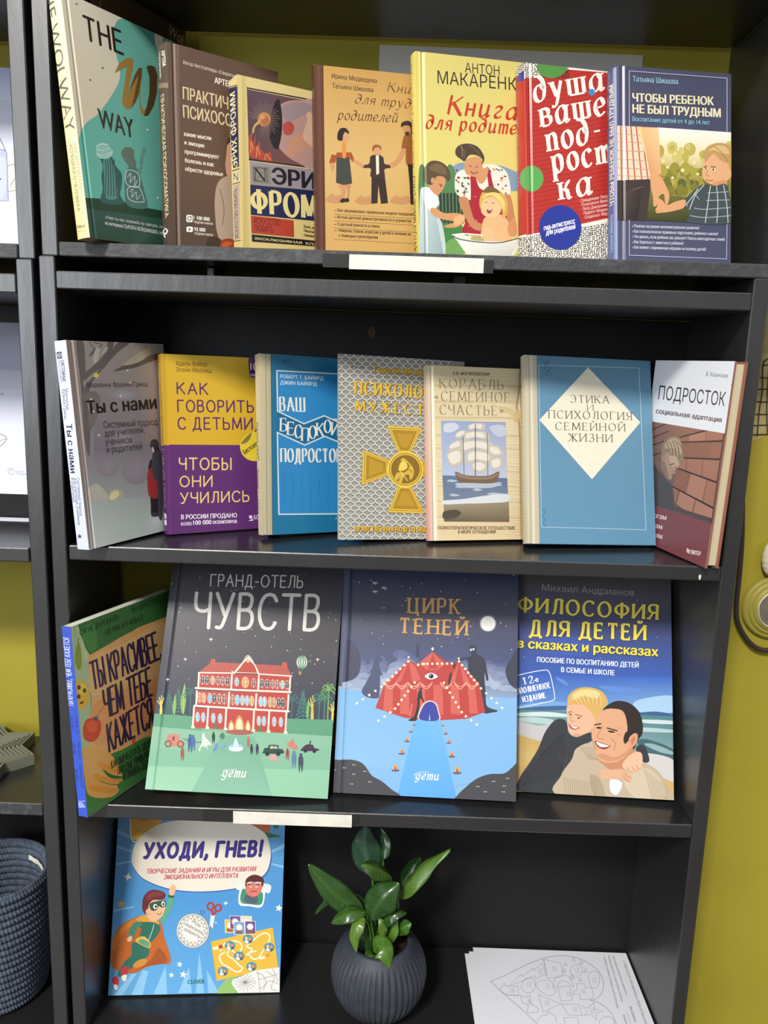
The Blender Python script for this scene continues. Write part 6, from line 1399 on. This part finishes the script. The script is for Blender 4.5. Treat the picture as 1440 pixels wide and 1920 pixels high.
    for i in range(16): a = i * .4; A.cv('7a7a78', 3, [(1050, 1290), (1050 + 40 * math.cos(a), 1290 + 34 * math.sin(a)), (1050 + 78 * math.cos(a + .15), 1290 + 62 * math.sin(a + .15))])
    for p in ('1130,1220 1180,1240 1200,1300 1150,1340', '1200,1210 1260,1250 1240,1330 1280,1350', '1150,1270 1290,1230', '1180,1350 1220,1280 1290,1300', '1140,1200 1160,1360', '1250,1190 1290,1280'): A.cv('7a7a78', 3, p)
    A.tx('CLEVER', 630, 1302, 752, 1298, 30, '3f7a7a', 'b')
TOP = 'books on the top shelf'; MID = 'books on the middle shelf'; LOW = 'books on the third shelf'
book(POSES['wojb'], CA, wojb, None, 'tall dark brown book at the back behind the gold W book', TOP, '2c2217')
book(POSES['woj'], CA, woj, woj_s, 'cream and teal hardcover with big gold W, far left on top shelf', TOP, 'b9ab90', bulge=.002, pages=M_WHITE)
book(POSES['psy'], CA, psy, psy_s, 'dark brown hardcover with beige capitals, second from left on top shelf', TOP, '4a3a30', bulge=.003)
book(POSES['fromm'], CB, fromm, fromm_s, 'small cream book with blue author band and red title block', TOP, 'd2bd78', hard=False)
book(POSES['trud'], CB, trud, None, 'ochre book with a brown edge, mother, boy and father holding hands', TOP, '5b3526', groove=0)
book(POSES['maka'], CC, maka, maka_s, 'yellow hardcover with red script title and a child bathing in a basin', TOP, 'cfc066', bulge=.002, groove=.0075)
book(POSES['dusha'], CC, dusha, dusha_s, 'red hardcover with large white lowercase words and a blue disc', TOP, 'b23026', bulge=.002)
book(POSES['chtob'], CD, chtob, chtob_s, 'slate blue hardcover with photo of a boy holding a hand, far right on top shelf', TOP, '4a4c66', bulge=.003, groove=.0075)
book(POSES['tysnami'], CE, tysnami, tysnami_s, 'grey hardcover with bare tree and red-coated figure, white spine, far left', MID, '8a8480', pages=M_WHITE, groove=.007)
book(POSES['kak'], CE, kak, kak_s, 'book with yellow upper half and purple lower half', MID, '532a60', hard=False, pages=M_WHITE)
book(POSES['vash'], CF, vash, vash_s, 'bright blue old book with cream cloth spine and white zigzag frame', MID, '1b6b90', groove=0)
book(POSES['muzh'], CF, muzh, None, 'silver scale-patterned paperback with a gold cross', MID, 'a8a69c', hard=False)
book(POSES['korabl'], CG, korabl, korabl_s, 'pale wood-patterned hardcover with a picture of a sailing ship', MID, 'c7b094', bulge=.0015, groove=.006)
book(POSES['etika'], CH, etika, etika_s, 'large pale blue hardcover with cream diamond and cream cloth spine', MID, '5a88a8', bulge=.002, groove=0)
book(POSES['podr'], CH, podr, None, 'white and maroon book showing brick wall and its page edges, far right', MID, '8a5a4c', groove=0, back='8d5a4a')
book(POSES['krasiv'], CI, krasiv, krasiv_s, 'green and orange paperback with blue spine, far left on third shelf', LOW, '3f6b38', hard=False, pages=M_WHITE)
book(POSES['hotel'], CJ, hotel, None, 'large picture book with red hotel under dark night sky', LOW, '3a3b4a', groove=.011)
book(POSES['cirk'], CK, cirk, None, 'large picture book with red circus tent and white moon', LOW, '33364e', groove=.011)
book(POSES['filos'], CL, filos, None, 'book with photo of a man hugged by a blond boy by the sea', LOW, '3a4f80', hard=False, pages=M_WHITE)
book(POSES['gnev'], CM, gnev, None, 'light blue activity book with flying caped boy, standing in the bottom cell', 'books on the bottom shelf', '5f9ccb', hard=False, pages=M_WHITE)

# ------------------------------------------------------------------ plant in its round pot
M_POT = mat('slate_ceramic', lin('2e333b'), 0.55, 0.4, bump=(90, 0.2, 0.001, (1, 1, 1)), vary=(60, lin('383e47'), 0.5, 0.75))
M_SOIL = mat('potting_soil', lin('2a1d12'), 0.9, 0.2, bump=(160, 1.0, 0.004, (1, 1, 1)), vary=(220, lin('6b4a26'), 0.58, 0.7))
M_LEAF = mat('leaf_green', None, 0.26, 0.5, attr='paint')
M_STEM = mat('stem_green', lin('3f6620'), 0.4, 0.4)
PX, PY, PZ, PR = 0.0097, 0.052, -0.7802, 0.0635
plant = empty('potted_plant', (PX, PY, -0.8421)); tag(plant, 'leafy green plant in a round dark grooved pot on the cabinet bottom', 'plant')
mb = MB(); base = Vector((PX, PY, -0.8421)); cz = PZ + 0.8421
rr = random.Random(5); ph = [rr.uniform(-.5, .5) for _ in range(64)]
def potf(u, v):
    th = 2 * math.pi * u; a0, a1 = -1.34, 0.845            # from foot to rim
    el = a0 + (a1 - a0) * v
    k = max(0.0, min(1.0, (0.70 - el) / 0.35)) * max(0.0, min(1.0, (el + 1.3) / 0.2))
    g = 0.5 + 0.5 * math.cos(46 * th + 0.9 * math.sin(3 * th + el) + 0.5 * math.sin(7 * th))
    r = PR - 0.0022 * k * (1 - g) ** 2
    return (r * math.cos(el) * math.cos(th), r * math.cos(el) * math.sin(th), cz + r * math.sin(el) * 0.985)
mb.grid(potf, 368, 30, cu=True)
rx = PR * math.cos(0.845); rz = cz + PR * math.sin(0.845) * 0.985
mb.grid(lambda u, v: ((rx - 0.0055 * v) * math.cos(6.28319 * u), (rx - 0.0055 * v) * math.sin(6.28319 * u), rz + 0.0012 * math.sin(math.pi * v) - 0.0003 * v), 64, 4, cu=True)
mb.grid(lambda u, v: ((rx - 0.0055 + 0.006 * math.sin(v * 1.4)) * math.cos(6.28319 * u), (rx - 0.0055 + 0.006 * math.sin(v * 1.4)) * math.sin(6.28319 * u), rz - 0.022 * v), 64, 4, cu=True)
q = PR * math.cos(-1.34); mb.quad([(q * math.cos(-i * 6.28319 / 40), q * math.sin(-i * 6.28319 / 40), cz - PR * math.sin(1.34) * 0.985) for i in range(40)])
mb.build('pot', M_POT, plant)
mb = MB()
mb.grid(lambda u, v: ((rx - 0.002) * v * math.cos(6.28319 * u), (rx - 0.002) * v * math.sin(6.28319 * u), rz - 0.014 + 0.002 * math.sin(9 * u * 6.28 + v * 8) * v * (1 - v) * 3 + 0.003 * (1 - v)), 40, 8, cu=True)
mb.build('soil', M_SOIL, plant)

def npt(x, y, Y): return at_y(560 + x / 4.645, 1540 + y / 4.645, Y) - base
def leaf(pts, W, roll=0.0, fold=0.35, c0='2f5a22', c1='5f8f35', stem=None, sw=0.0013, pale=False):
    """pts: outline points of the midrib, (x, y on the crop, distance Y); W: width on the crop"""
    P = [npt(*p) for p in pts]
    def spl(t):
        n = len(P) - 1; f = min(t * n, n - 1e-6); i = int(f); t_ = f - i
        p0, p1, p2, p3 = P[max(i - 1, 0)], P[i], P[i + 1], P[min(i + 2, n)]
        return 0.5 * (2 * p1 + (p2 - p0) * t_ + (2 * p0 - 5 * p1 + 4 * p2 - p3) * t_ ** 2 + (3 * p1 - p0 - 3 * p2 + p3) * t_ ** 3)
    w_m = W / 4.645 / FPX * 1.03
    V = []; F = []; K = []; nu, nv = 22, 10
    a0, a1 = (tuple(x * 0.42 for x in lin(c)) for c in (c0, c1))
    for i in range(nu + 1):
        t = i / nu; c = spl(t); tg = (spl(min(t + .02, 1)) - spl(max(t - .02, 0))).normalized()
        view = (CAM_POS - base - c).normalized(); sd = tg.cross(view).normalized(); nm = sd.cross(tg).normalized()
        sd = (sd * math.cos(roll) + nm * math.sin(roll)).normalized(); nm = sd.cross(tg).normalized()
        w = w_m / 2 * max(0.02, math.sin(math.pi * min(1, t ** 0.8)) ** 0.85 if t < 1 else 0.0)
        for j in range(nv + 1):
            s_ = -1 + 2 * j / nv
            wav = 0.0009 * math.sin(5 * t * math.pi + s_ * 2) * abs(s_)
            V.append(c + sd * (w * s_) + nm * (-(fold * w * abs(s_) ** 1.3) + wav))
            vein = 0.5 + 0.5 * math.sin((t * 9 - abs(s_) * 3.2) * 6.283)
            m_ = 0.9 if abs(s_) < 0.12 else (0.25 + 0.28 * vein + (0.3 if pale else 0.0)); m_ = min(m_, 1)
            K.append(tuple(p + (r - p) * m_ for p, r in zip(a0, a1)))
    n0 = len(V); V += [v for v in V]
    fc = []; kk = []
    for i in range(nu):
        for j in range(nv):
            a, b, c, d = i * (nv + 1) + j, (i + 1) * (nv + 1) + j, (i + 1) * (nv + 1) + j + 1, i * (nv + 1) + j + 1
            fc.append((a, b, c, d)); kk += [K[a], K[b], K[c], K[d]]
    me = bpy.data.meshes.new('leaf'); me.from_pydata([tuple(v) for v in V[:n0]], [], fc); me.update()
    at = me.color_attributes.new('paint', 'FLOAT_COLOR', 'CORNER'); at.data.foreach_set('color', [x for c in kk for x in (*c, 1.0)])
    me.polygons.foreach_set('use_smooth', [True] * len(fc))
    o = link('leaf', me, M_LEAF, plant); md = o.modifiers.new('thickness', 'SOLIDIFY'); md.thickness = 0.0005
    if stem:
        S_ = [npt(*p) for p in stem] + [P[0]]
        Q = []
        for i in range(len(S_) - 1):
            for k in range(5):
                t_ = k / 5; p0, p1, p2, p3 = S_[max(i - 1, 0)], S_[i], S_[i + 1], S_[min(i + 2, len(S_) - 1)]
                Q.append(0.5 * (2 * p1 + (p2 - p0) * t_ + (2 * p0 - 5 * p1 + 4 * p2 - p3) * t_ ** 2 + (3 * p1 - p0 - 3 * p2 + p3) * t_ ** 3))
        Q.append(S_[-1]); b2 = MB(); b2.tube(Q, [sw * 1.3 - sw * 0.5 * i / (len(Q) - 1) for i in range(len(Q))], 7); b2.build('stem', M_STEM, plant)
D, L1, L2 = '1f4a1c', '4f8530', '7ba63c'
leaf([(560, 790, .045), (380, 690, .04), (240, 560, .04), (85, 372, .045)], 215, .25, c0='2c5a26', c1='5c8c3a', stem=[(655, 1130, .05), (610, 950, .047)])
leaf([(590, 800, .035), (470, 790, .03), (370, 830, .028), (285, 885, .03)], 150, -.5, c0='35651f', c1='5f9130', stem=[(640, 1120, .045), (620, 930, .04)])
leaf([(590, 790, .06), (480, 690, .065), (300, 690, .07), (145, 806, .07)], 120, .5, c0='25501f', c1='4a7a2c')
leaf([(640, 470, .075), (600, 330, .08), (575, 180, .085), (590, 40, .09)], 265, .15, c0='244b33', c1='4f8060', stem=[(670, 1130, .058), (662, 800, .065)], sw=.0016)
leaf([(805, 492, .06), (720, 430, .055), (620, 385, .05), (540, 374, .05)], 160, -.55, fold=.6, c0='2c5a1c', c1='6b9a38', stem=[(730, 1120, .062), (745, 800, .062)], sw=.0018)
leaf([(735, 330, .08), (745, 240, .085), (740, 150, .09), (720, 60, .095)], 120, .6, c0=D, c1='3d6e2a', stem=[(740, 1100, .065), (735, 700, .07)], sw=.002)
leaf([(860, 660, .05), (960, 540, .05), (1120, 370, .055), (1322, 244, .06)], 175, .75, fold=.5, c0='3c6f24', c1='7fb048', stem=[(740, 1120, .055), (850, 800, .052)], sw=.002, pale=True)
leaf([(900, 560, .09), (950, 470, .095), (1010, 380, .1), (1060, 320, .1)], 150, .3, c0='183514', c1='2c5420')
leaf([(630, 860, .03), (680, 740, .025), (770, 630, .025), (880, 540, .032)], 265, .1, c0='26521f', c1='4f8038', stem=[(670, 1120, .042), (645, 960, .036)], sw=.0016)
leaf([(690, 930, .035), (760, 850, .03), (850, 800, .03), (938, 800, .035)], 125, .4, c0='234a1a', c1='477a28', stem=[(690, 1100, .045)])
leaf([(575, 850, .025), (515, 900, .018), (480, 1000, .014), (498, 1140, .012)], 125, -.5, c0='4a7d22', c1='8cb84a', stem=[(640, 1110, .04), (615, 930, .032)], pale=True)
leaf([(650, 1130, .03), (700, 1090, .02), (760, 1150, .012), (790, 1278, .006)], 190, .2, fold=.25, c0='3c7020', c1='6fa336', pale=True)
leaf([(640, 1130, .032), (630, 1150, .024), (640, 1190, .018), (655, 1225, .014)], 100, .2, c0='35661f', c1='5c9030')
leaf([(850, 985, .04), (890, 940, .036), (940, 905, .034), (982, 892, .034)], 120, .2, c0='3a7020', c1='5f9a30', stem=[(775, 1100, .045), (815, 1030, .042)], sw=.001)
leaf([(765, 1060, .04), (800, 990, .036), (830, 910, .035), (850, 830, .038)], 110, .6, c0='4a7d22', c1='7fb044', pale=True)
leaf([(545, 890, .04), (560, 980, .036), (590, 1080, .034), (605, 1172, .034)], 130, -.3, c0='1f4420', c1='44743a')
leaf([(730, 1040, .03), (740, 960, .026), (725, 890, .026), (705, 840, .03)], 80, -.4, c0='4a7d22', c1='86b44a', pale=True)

# ------------------------------------------------------------------ printed sheets on the cabinet bottom
def sheet(x0, y0, z, w, h, rot, label, art=None, crop=None, group=None, col='dcdde4'):
    R = Matrix.Rotation(rot, 3, 'Z')
    V = []; F = []
    for zz in (0, 0.00035):
        V += [(0, 0, zz), (w, 0, zz), (w, h, zz), (0, h, zz)]
    F = [(0, 3, 2, 1), (4, 5, 6, 7), (0, 1, 5, 4), (1, 2, 6, 5), (2, 3, 7, 6), (3, 0, 4, 7)]
    T3 = []
    if art:
        A = Art((x0, y0, z + 0.00035), R, 'top', w, h, crop); art(A)
        for k, T, C in art_tris(A, []):
            for t_, c_ in zip(T, C): T3.append(orient(tuple((p[0], p[1], 0.00035 + k * EPS + 2e-5) for p in t_), c_, Vector((0, 0, 1))))
    o = painted('paper_sheet', V, F, lin(col), T3, M_MATTE); o.location = (x0, y0, z); o.rotation_euler = (0, 0, rot)
    tag(o, label, 'paper', group); return o
def heart(A):
    g = '6f7280'
    A.cv(g, 2.6, '215,290 330,240 470,170 620,122 740,118 850,150 940,215 978,300 965,370 930,405 890,415'); A.cv(g, 2.6, '890,415 960,440 1020,490 1055,550 1070,620'); A.cv(g, 2.6, '215,290 320,385 430,480 530,576 560,610')
    def S(p, **k): A.st('858894', 2.2, p, **k)
    S('275,350 310,300 318,320 400,322 405,382 335,380', closed=True); S('318,388 322,380 410,386'); S('340,318 420,240 430,255 500,200 505,215 560,165 590,240 520,270 510,250 420,290', closed=True); S('575,140 690,165 705,255 600,270', closed=True); S('572,140 600,270')
    A.cv('858894', 2.2, '430,300 450,270 490,268 515,290 515,330 490,362 450,360 425,335', closed=True); A.cv('858894', 2.2, '520,310 560,285 620,285 640,330 655,360 620,385 560,360', closed=True); A.cv('858894', 2.2, '640,310 655,265 700,245 750,262 775,325 735,295 690,285 655,330', closed=True); A.ring('858894', 2.2, 795, 215, 42, 40)
    for dx, dy in ((-75, -45), (-20, -75), (30, -55), (60, 0), (-85, 0), (25, 60), (-30, 45)): S(f'{795+dx-10},{215+dy+12} {795+dx},{215+dy-14} {795+dx+14},{215+dy+10}', closed=True)
    A.cv('858894', 2.2, '880,240 910,220 945,235 950,290 930,330 900,330 880,290', closed=True); S('670,325 750,320 770,415 690,422', closed=True); S('795,305 850,305 855,330 900,335 912,385 890,412 820,410 815,375 775,378 772,355 800,350', closed=True)
    A.cv('858894', 2.2, '420,385 450,395 480,385 480,430 535,470 530,495 465,498 470,450 430,430', closed=True); S('540,380 690,440 570,495', closed=True); S('695,440 810,445 835,520 740,515', closed=True); S('830,455 875,470 910,430 920,480 980,490 930,505 930,550 895,510 845,520 870,490', closed=True)
    S('525,560 560,520 600,515 600,490 620,500 650,520 660,560', cap=False); S('710,535 800,532 812,580 720,580', closed=True); A.ring('858894', 2.2, 1000, 570, 52, 44)
    for x, y in ((355, 350), (470, 312), (595, 320), (640, 205), (795, 215), (735, 375), (835, 355), (910, 280), (475, 430), (590, 435), (780, 480), (900, 485), (545, 222)):
        for d in (-8, 4, 14): A.st('9a9ca8', 1.8, f'{x+d},{y-18} {x+d+6},{y+18}')
    t = '5f626e'
    A.tx('О ЧЁМ Я ХОЧУ ПОГОВОРИТЬ С ПЕДАГОГОМ-ПСИХОЛОГОМ'.replace('Ё', 'Е'), 1106, 150, 1262, 590, 15, t, 'n', vis=41)
    for i, (s, a) in enumerate((('Прочитай внимательно варианты.', 1036), ('Раскрась цветом те, о чем хочешь поговорить,', 1006), ('и напиши своими словами в пустых фигурах.', 976))): A.tx(s, a, 116, a + 95, 384 + i * 45, 12, t, 'n')
    A.tx('Имя, фамилия', 1150, 455, 1185, 560, 17, t, 'i'); A.st(t, 1.6, '1135,500 1160,576'); A.tx('Класс', 1106, 515, 1128, 580, 15, t, 'i')
SHG = 'printed sheets on the cabinet bottom'
sheet(0.1400, -0.050, -0.84195, 0.2300, 0.2090, 0.012, 'lowest white sheet of the pile, its left edge sticking out most', group=SHG)
sheet(0.1450, -0.048, -0.84155, 0.2300, 0.2110, 0.004, 'middle white sheet of the pile right of the plant', group=SHG)
sheet(0.1500, -0.046, -0.84115, 0.2290, 0.2170, -0.004, 'top white sheet printed with a heart of shapes, right of the plant', heart, (860, 1760, 3.6), SHG)

# ------------------------------------------------------------------ sheets on the walls and in the left bookcase
def upright_sheet(x0, x1, z0, z1, y, label, col, art=None, crop=None, rot=(0, 0, 0), name='paper_sheet'):
    R = (Matrix.Rotation(rot[2], 3, 'Z') @ Matrix.Rotation(rot[1], 3, 'Y') @ Matrix.Rotation(rot[0], 3, 'X'))
    w, h = x1 - x0, z1 - z0; d = 0.0006
    V = [(0, 0, 0), (w, 0, 0), (w, 0, h), (0, 0, h), (0, d, 0), (w, d, 0), (w, d, h), (0, d, h)]
    F = [(0, 1, 2, 3), (5, 4, 7, 6), (0, 4, 5, 1), (3, 2, 6, 7), (1, 5, 6, 2), (0, 3, 7, 4)]
    T3 = []
    if art:
        A = Art((x0, y, z0), R, 'front', w, h, crop); art(A)
        for k, T, C in art_tris(A, []):
            for t_, c_ in zip(T, C): T3.append(orient(tuple((p[0], -k * EPS - 2e-5, p[1]) for p in t_), c_, Vector((0, -1, 0))))
    o = painted(name, V, F, lin(col), T3, M_MATTE); o.location = (x0, y, z0); o.rotation_euler = R.to_euler()
    tag(o, label, 'paper'); return o
upright_sheet(-0.0294, 0.2960, 0.165, 0.4000, 0.1858, 'wide grey sheet on the yellow wall behind the top row of books', 'c9c6bf', rot=(0, 0.008, 0))
def house(A):
    A.full([(0, 'dcdfea'), (.6, 'd6d9e6'), (1, 'b9bdd4')])
    A.gq('b4b9d6', 'adb3d2', 'cfd3e4', 'd4d7e6', '-200,395 70,392 80,600 -200,600')
    A.pl('b3bde0', '-120,905 20,898 42,915 50,1200 -120,1205'); A.bl('c3c9e6', '-60,960 30,950 40,1060 20,1180 -50,1180'); A.st('5f6480', 3.5, '-120,900 20,898 40,915 50,1205 -120,1208'); A.cv('4a4a55', 4, '-40,760 0,832 34,905'); A.bl('d3dccd', '52,1000 95,985 110,1140 55,1148'); A.cv('5f6460', 3, '46,998 80,985 95,1000'); A.cv('5f6460', 3, '60,1120 90,1070 110,1060'); A.cv('5f6460', 3, '52,1150 100,1140'); A.el('4a4a60', 0, 1075, 6)
upright_sheet(-0.720, -0.425, 0.1242, 0.3560, 0.140, 'pale blue pencil drawing standing in the upper left bookcase', 'dcdfea', house, (0, 0, 3.2), (-0.12, 0, 0))
def lesson(A):
    A.full([(0, 'dfe4f2'), (.55, 'd9dcec'), (1, 'a9abb8')])
    A.pl('9da0ae', '-400,120 200,158 200,250 -400,250'); A.pl('a4a8bb', '-400,250 200,250 210,480 -400,470'); A.gq('b9bccb', 'b4b8ca', 'c9ccdb', 'ccd0de', '-400,470 200,480 205,610 -400,600')
    A.tx('школа', -70, 636, 22, 640, 15, '5a5d6c', 'n'); A.cv('5f6270', 4, '-60,950 -10,905 30,915 44,935 20,970 -10,985 -50,975'); A.cv('5f6270', 3, '-10,950 44,935')
    A.el('c3c6d2', 75, 1152, 27, 25); A.pl('e4e6f0', '60,1142 74,1148 74,1166 60,1160'); A.pl('e4e6f0', '92,1142 76,1148 76,1166 92,1160'); A.tx('Школа', 112, 1158, 160, 1160, 13, '9a9dac', 'm'); A.tx('Проданова', 110, 1173, 195, 1178, 13, '9a9dac', 'm')
upright_sheet(-0.740, -0.415, -0.1755, 0.0505, DEP - 0.0004, 'white printed sheet on the dark back panel of the left bookcase', 'dfe4f2', lesson, (0, 560, 3.556))
o = sheet(-0.70, 0.1480, -0.2075, 0.285, 0.0220, 0.0, 'narrow white paper strip lying on the shelf of the left bookcase', col='e2e4ee')

# ------------------------------------------------------------------ ribbed star and rope basket in the left bookcase
M_STAR = mat('grey_moulded_plastic', lin('77796a'), 0.45, 0.4, bump=(120, 0.1, 0.001, (1, 1, 1)))
SX, SY, SZ, SR = -0.5420, 0.0900, -0.5243, 0.0860
mb = MB()
def srad(k): return 1.0 if k % 2 == 0 else 0.74
def sring(f, z): return [(f * SR * srad(k) * math.cos(k * math.pi / 8 + .02), f * SR * srad(k) * math.sin(k * math.pi / 8 + .02), z) for k in range(16)]
def swall(f0, f1, z0, z1):
    a, b, c, d = sring(f0, z0), sring(f0, z1), sring(f1, z1), sring(f1, z0)
    for k in range(16):
        j = (k + 1) % 16
        mb.quad([a[k], a[j], b[j], b[k]]); mb.quad([b[k], b[j], c[j], c[k]]); mb.quad([c[k], c[j], d[j], d[k]])
mb.quad(list(reversed(sring(1.0, 0)))); mb.quad(sring(0.96, 0.004))
swall(1.0, 0.955, 0.0, 0.0150)
for i in range(9): f = 0.925 - i * 0.078; swall(f, f - 0.040, 0.004, 0.0150 - 0.0006 * i)
mb.quad(sring(0.2, 0.012))
star = mb.build('star_trivet', M_STAR); star.location = (SX, SY, SZ); tag(star, 'grey ribbed star-shaped trivet lying on the left bookcase shelf', 'trivet')

M_ROPE = mat('blue_grey_cotton_rope', lin('414a56'), 0.85, 0.2, vary=(140, lin('566070'), 0.4, 0.7))
BX, BY, BZ = -0.5100, 0.0740, -0.8459
bas = empty('basket', (BX, BY, BZ)); tag(bas, 'blue-grey coiled rope basket in the bottom cell of the left bookcase', 'basket')
mb = MB(); NC = 17; BH = 0.176
def bprof(v): return 0.0560 + 0.0130 * min(1, v * 1.6) ** 0.7
def bout(u, v):
    th = 6.283185 * u; c = v * NC; f = c - math.floor(c)
    r = bprof(v) + 0.0042 * math.sin(math.pi * f) ** 0.6 + 0.0009 * math.sin(96 * th + 2.6 * f + math.floor(c) * 2.1)
    return (r * math.cos(th), r * math.sin(th), 0.002 + v * (BH - 0.002))
def bin_(u, v):
    th = 6.283185 * u; c = v * NC; f = c - math.floor(c)
    r = bprof(v) - 0.0030 - 0.0030 * math.sin(math.pi * f) ** 0.6 - 0.0007 * math.sin(96 * th - 2.6 * f + math.floor(c) * 2.1)
    return (r * math.cos(th), r * math.sin(th), 0.006 + v * (BH - 0.006))
mb.grid(bout, 420, NC * 6, cu=True); mb.grid(bin_, 420, NC * 6, cu=True, flip=True)
mb.grid(lambda u, v: ((bprof(1) + 0.0022 - 0.0056 * v) * math.cos(6.283185 * u), (bprof(1) + 0.0022 - 0.0056 * v) * math.sin(6.283185 * u), BH + 0.0028 * math.sin(math.pi * v) + 0.0006 * math.sin(110 * 6.283 * u + v * 4)), 420, 6, cu=True)
mb.quad([(0.0565 * math.cos(-i * 6.283 / 48), 0.0565 * math.sin(-i * 6.283 / 48), 0.002) for i in range(48)]); mb.quad([(0.0535 * math.cos(i * 6.283 / 48), 0.0535 * math.sin(i * 6.283 / 48), 0.007) for i in range(48)])
mb.build('basket_wall', M_ROPE, bas)
mb = MB()                                               # white tag sewn inside the rim
mb.grid(lambda u, v: ((bprof(.94) - 0.0078) * math.cos(1.25 - 0.8 * u), (bprof(.94) - 0.0078) * math.sin(1.25 - 0.8 * u), BH - 0.0235 + 0.0075 * v - 0.004 * u + 0.0006 * math.sin(20 * u)), 14, 2)
mb.build('sewn_tag', M_LABEL, bas)

# ------------------------------------------------------------------ things on the wall at the right edge
M_CABLE = mat('black_cable', (0.03, 0.024, 0.022), 0.5, 0.4)
mb = MB(); pts = [at_y(*p) for p in ((1392, 940, .178), (1391, 1010, .178), (1386, 1080, .178), (1381, 1130, .178), (1382, 1162, .178), (1393, 1188, .178), (1408, 1207, .178), (1424, 1217, .178), (1442, 1219, .178), (1470, 1212, .178), (1500, 1190, .178))]
Q = []
for i in range(len(pts) - 1):
    for k in range(5):
        t_ = k / 5; p0, p1, p2, p3 = pts[max(i - 1, 0)], pts[i], pts[i + 1], pts[min(i + 2, len(pts) - 1)]
        Q.append(0.5 * (2 * p1 + (p2 - p0) * t_ + (2 * p0 - 5 * p1 + 4 * p2 - p3) * t_ ** 2 + (3 * p1 - p0 - 3 * p2 + p3) * t_ ** 3))
Q.append(pts[-1]); mb.tube(Q, 0.0034, 10)
tag(mb.build('cable', M_CABLE), 'dark cable hanging in a loop against the yellow wall', 'cable')
M_RING = mat('glazed_yellow', lin('938938'), 0.5, 0.4); M_DISC = mat('grey_disc', lin('6d675c'), 0.6, 0.3, vary=(40, lin('5d574c'), 0.4, 0.7)); M_RIM = mat('pale_rim', lin('c9bfa5'), 0.7, 0.3, bump=(200, 0.6, 0.002, (1, 1, 1)))
c = at_y(1452, 1139, 0.1840)
plate = empty('wall_plate', c); tag(plate, 'round ringed yellow plate with grey centre on the wall, right photo edge', 'plate')
def lathe(name, prof, m, parent, n=64, wob=0.0):
    mb = MB()
    mb.grid(lambda u, v: ((prof(v)[0] + wob * math.sin(7 * u * 6.283)) * math.cos(6.283185 * u), prof(v)[1], (prof(v)[0] + wob * math.sin(5 * u * 6.283)) * math.sin(6.283185 * u)), n, 24, cu=True)
    return mb.build(name, m, parent)
lathe('yellow_rings', lambda v: (0.0455 - 0.0185 * v, -0.001 - 0.0085 * v ** .8 - 0.0016 * abs(math.sin(3 * math.pi * v))), M_RING, plate)
lathe('rim', lambda v: (0.0285 - 0.0028 * v, -0.0095 - 0.003 * math.sin(math.pi * v)), M_RIM, plate, wob=0.0005)
lathe('centre_disc', lambda v: (0.0262 * (1 - v) + 0.00001, -0.0092), M_DISC, plate)
c = at_y(1452, 1046, 0.176)
mb = MB()
mb.grid(lambda u, v: (0.0165 * math.sin(math.pi * v) ** .8 * math.cos(6.283185 * u) * (1 + 0.012 * math.cos(18 * math.pi * v)), 0.009 * math.sin(math.pi * v) ** .8 * math.sin(6.283185 * u) * (1 + .02 * math.cos(18 * math.pi * v)), 0.0255 * math.cos(math.pi * v)), 32, 60, cu=True)
o = mb.build('wall_ornament', mat('pale_twine', lin('c3bda4'), 0.8, 0.2, bump=(90, 0.4, 0.002, (1, 1, 1)))); o.location = c; tag(o, 'pale oval twine-wrapped ornament above the round wall plate', 'ornament')
# bare plaster with a painted wire pattern beside the bookcase, part of the wall surface
wall = bpy.data.objects['wall_back']
wy = YW - 0.0004; mb = MB()
def wq(px, py): p = at_y(px, py, YW); return (p.x, p.z)
def wpoly(pts, k, mi): mb.quad([(x, YW - 0.0003 - k * 1e-4, z) for x, z in reversed(pts)], mi)
wpoly([wq(1404, 560), wq(1500, 560), wq(1500, 815), wq(1470, 822), wq(1440, 815), wq(1415, 826), wq(1395, 822), wq(1400, 700)], 0, 0)
def wline(P, w, k):
    for i, t_ in enumerate(ribbon(catmull([wq(*p) for p in P], n=4), lambda dx, dy, t: w / 2)): mb.quad([(x, YW - 0.0003 - k * 1e-4, z) for x, z in t_], 1)
k = 1
for P in (((1428, 686), (1445, 684), (1490, 682)), ((1424, 708), (1450, 709), (1490, 707)), ((1420, 730), (1450, 730), (1490, 731)), ((1418, 753), (1440, 754), (1490, 752)), ((1416, 777), (1445, 777), (1490, 776)), ((1413, 798), (1440, 797), (1490, 799)), ((1411, 815), (1425, 815), (1440, 814)), ((1440, 672), (1430, 684), (1429, 730), (1423, 770), (1419, 818)), ((1441, 690), (1437, 760), (1438, 812)), ((1470, 690), (1466, 812))): wline(P, 0.0017, k); k += 1
me = bpy.data.meshes.new('plaster'); me.from_pydata(mb.v, [], mb.f); me.update()
M_PLASTER = mat('bare_plaster', lin('a2945e'), 0.85, 0.2, bump=(60, 0.6, 0.003, (1, 1, 1)), vary=(55, lin('b5a878'), 0.4, 0.65)); M_WIRE = mat('dark_wire_paint', lin('3a3222'), 0.6, 0.3)
pat = link('plaster_patch', me, [M_PLASTER, M_WIRE], wall); me.polygons.foreach_set('material_index', mb.m)

bpy.data.objects.remove(FO); bpy.data.curves.remove(FC)
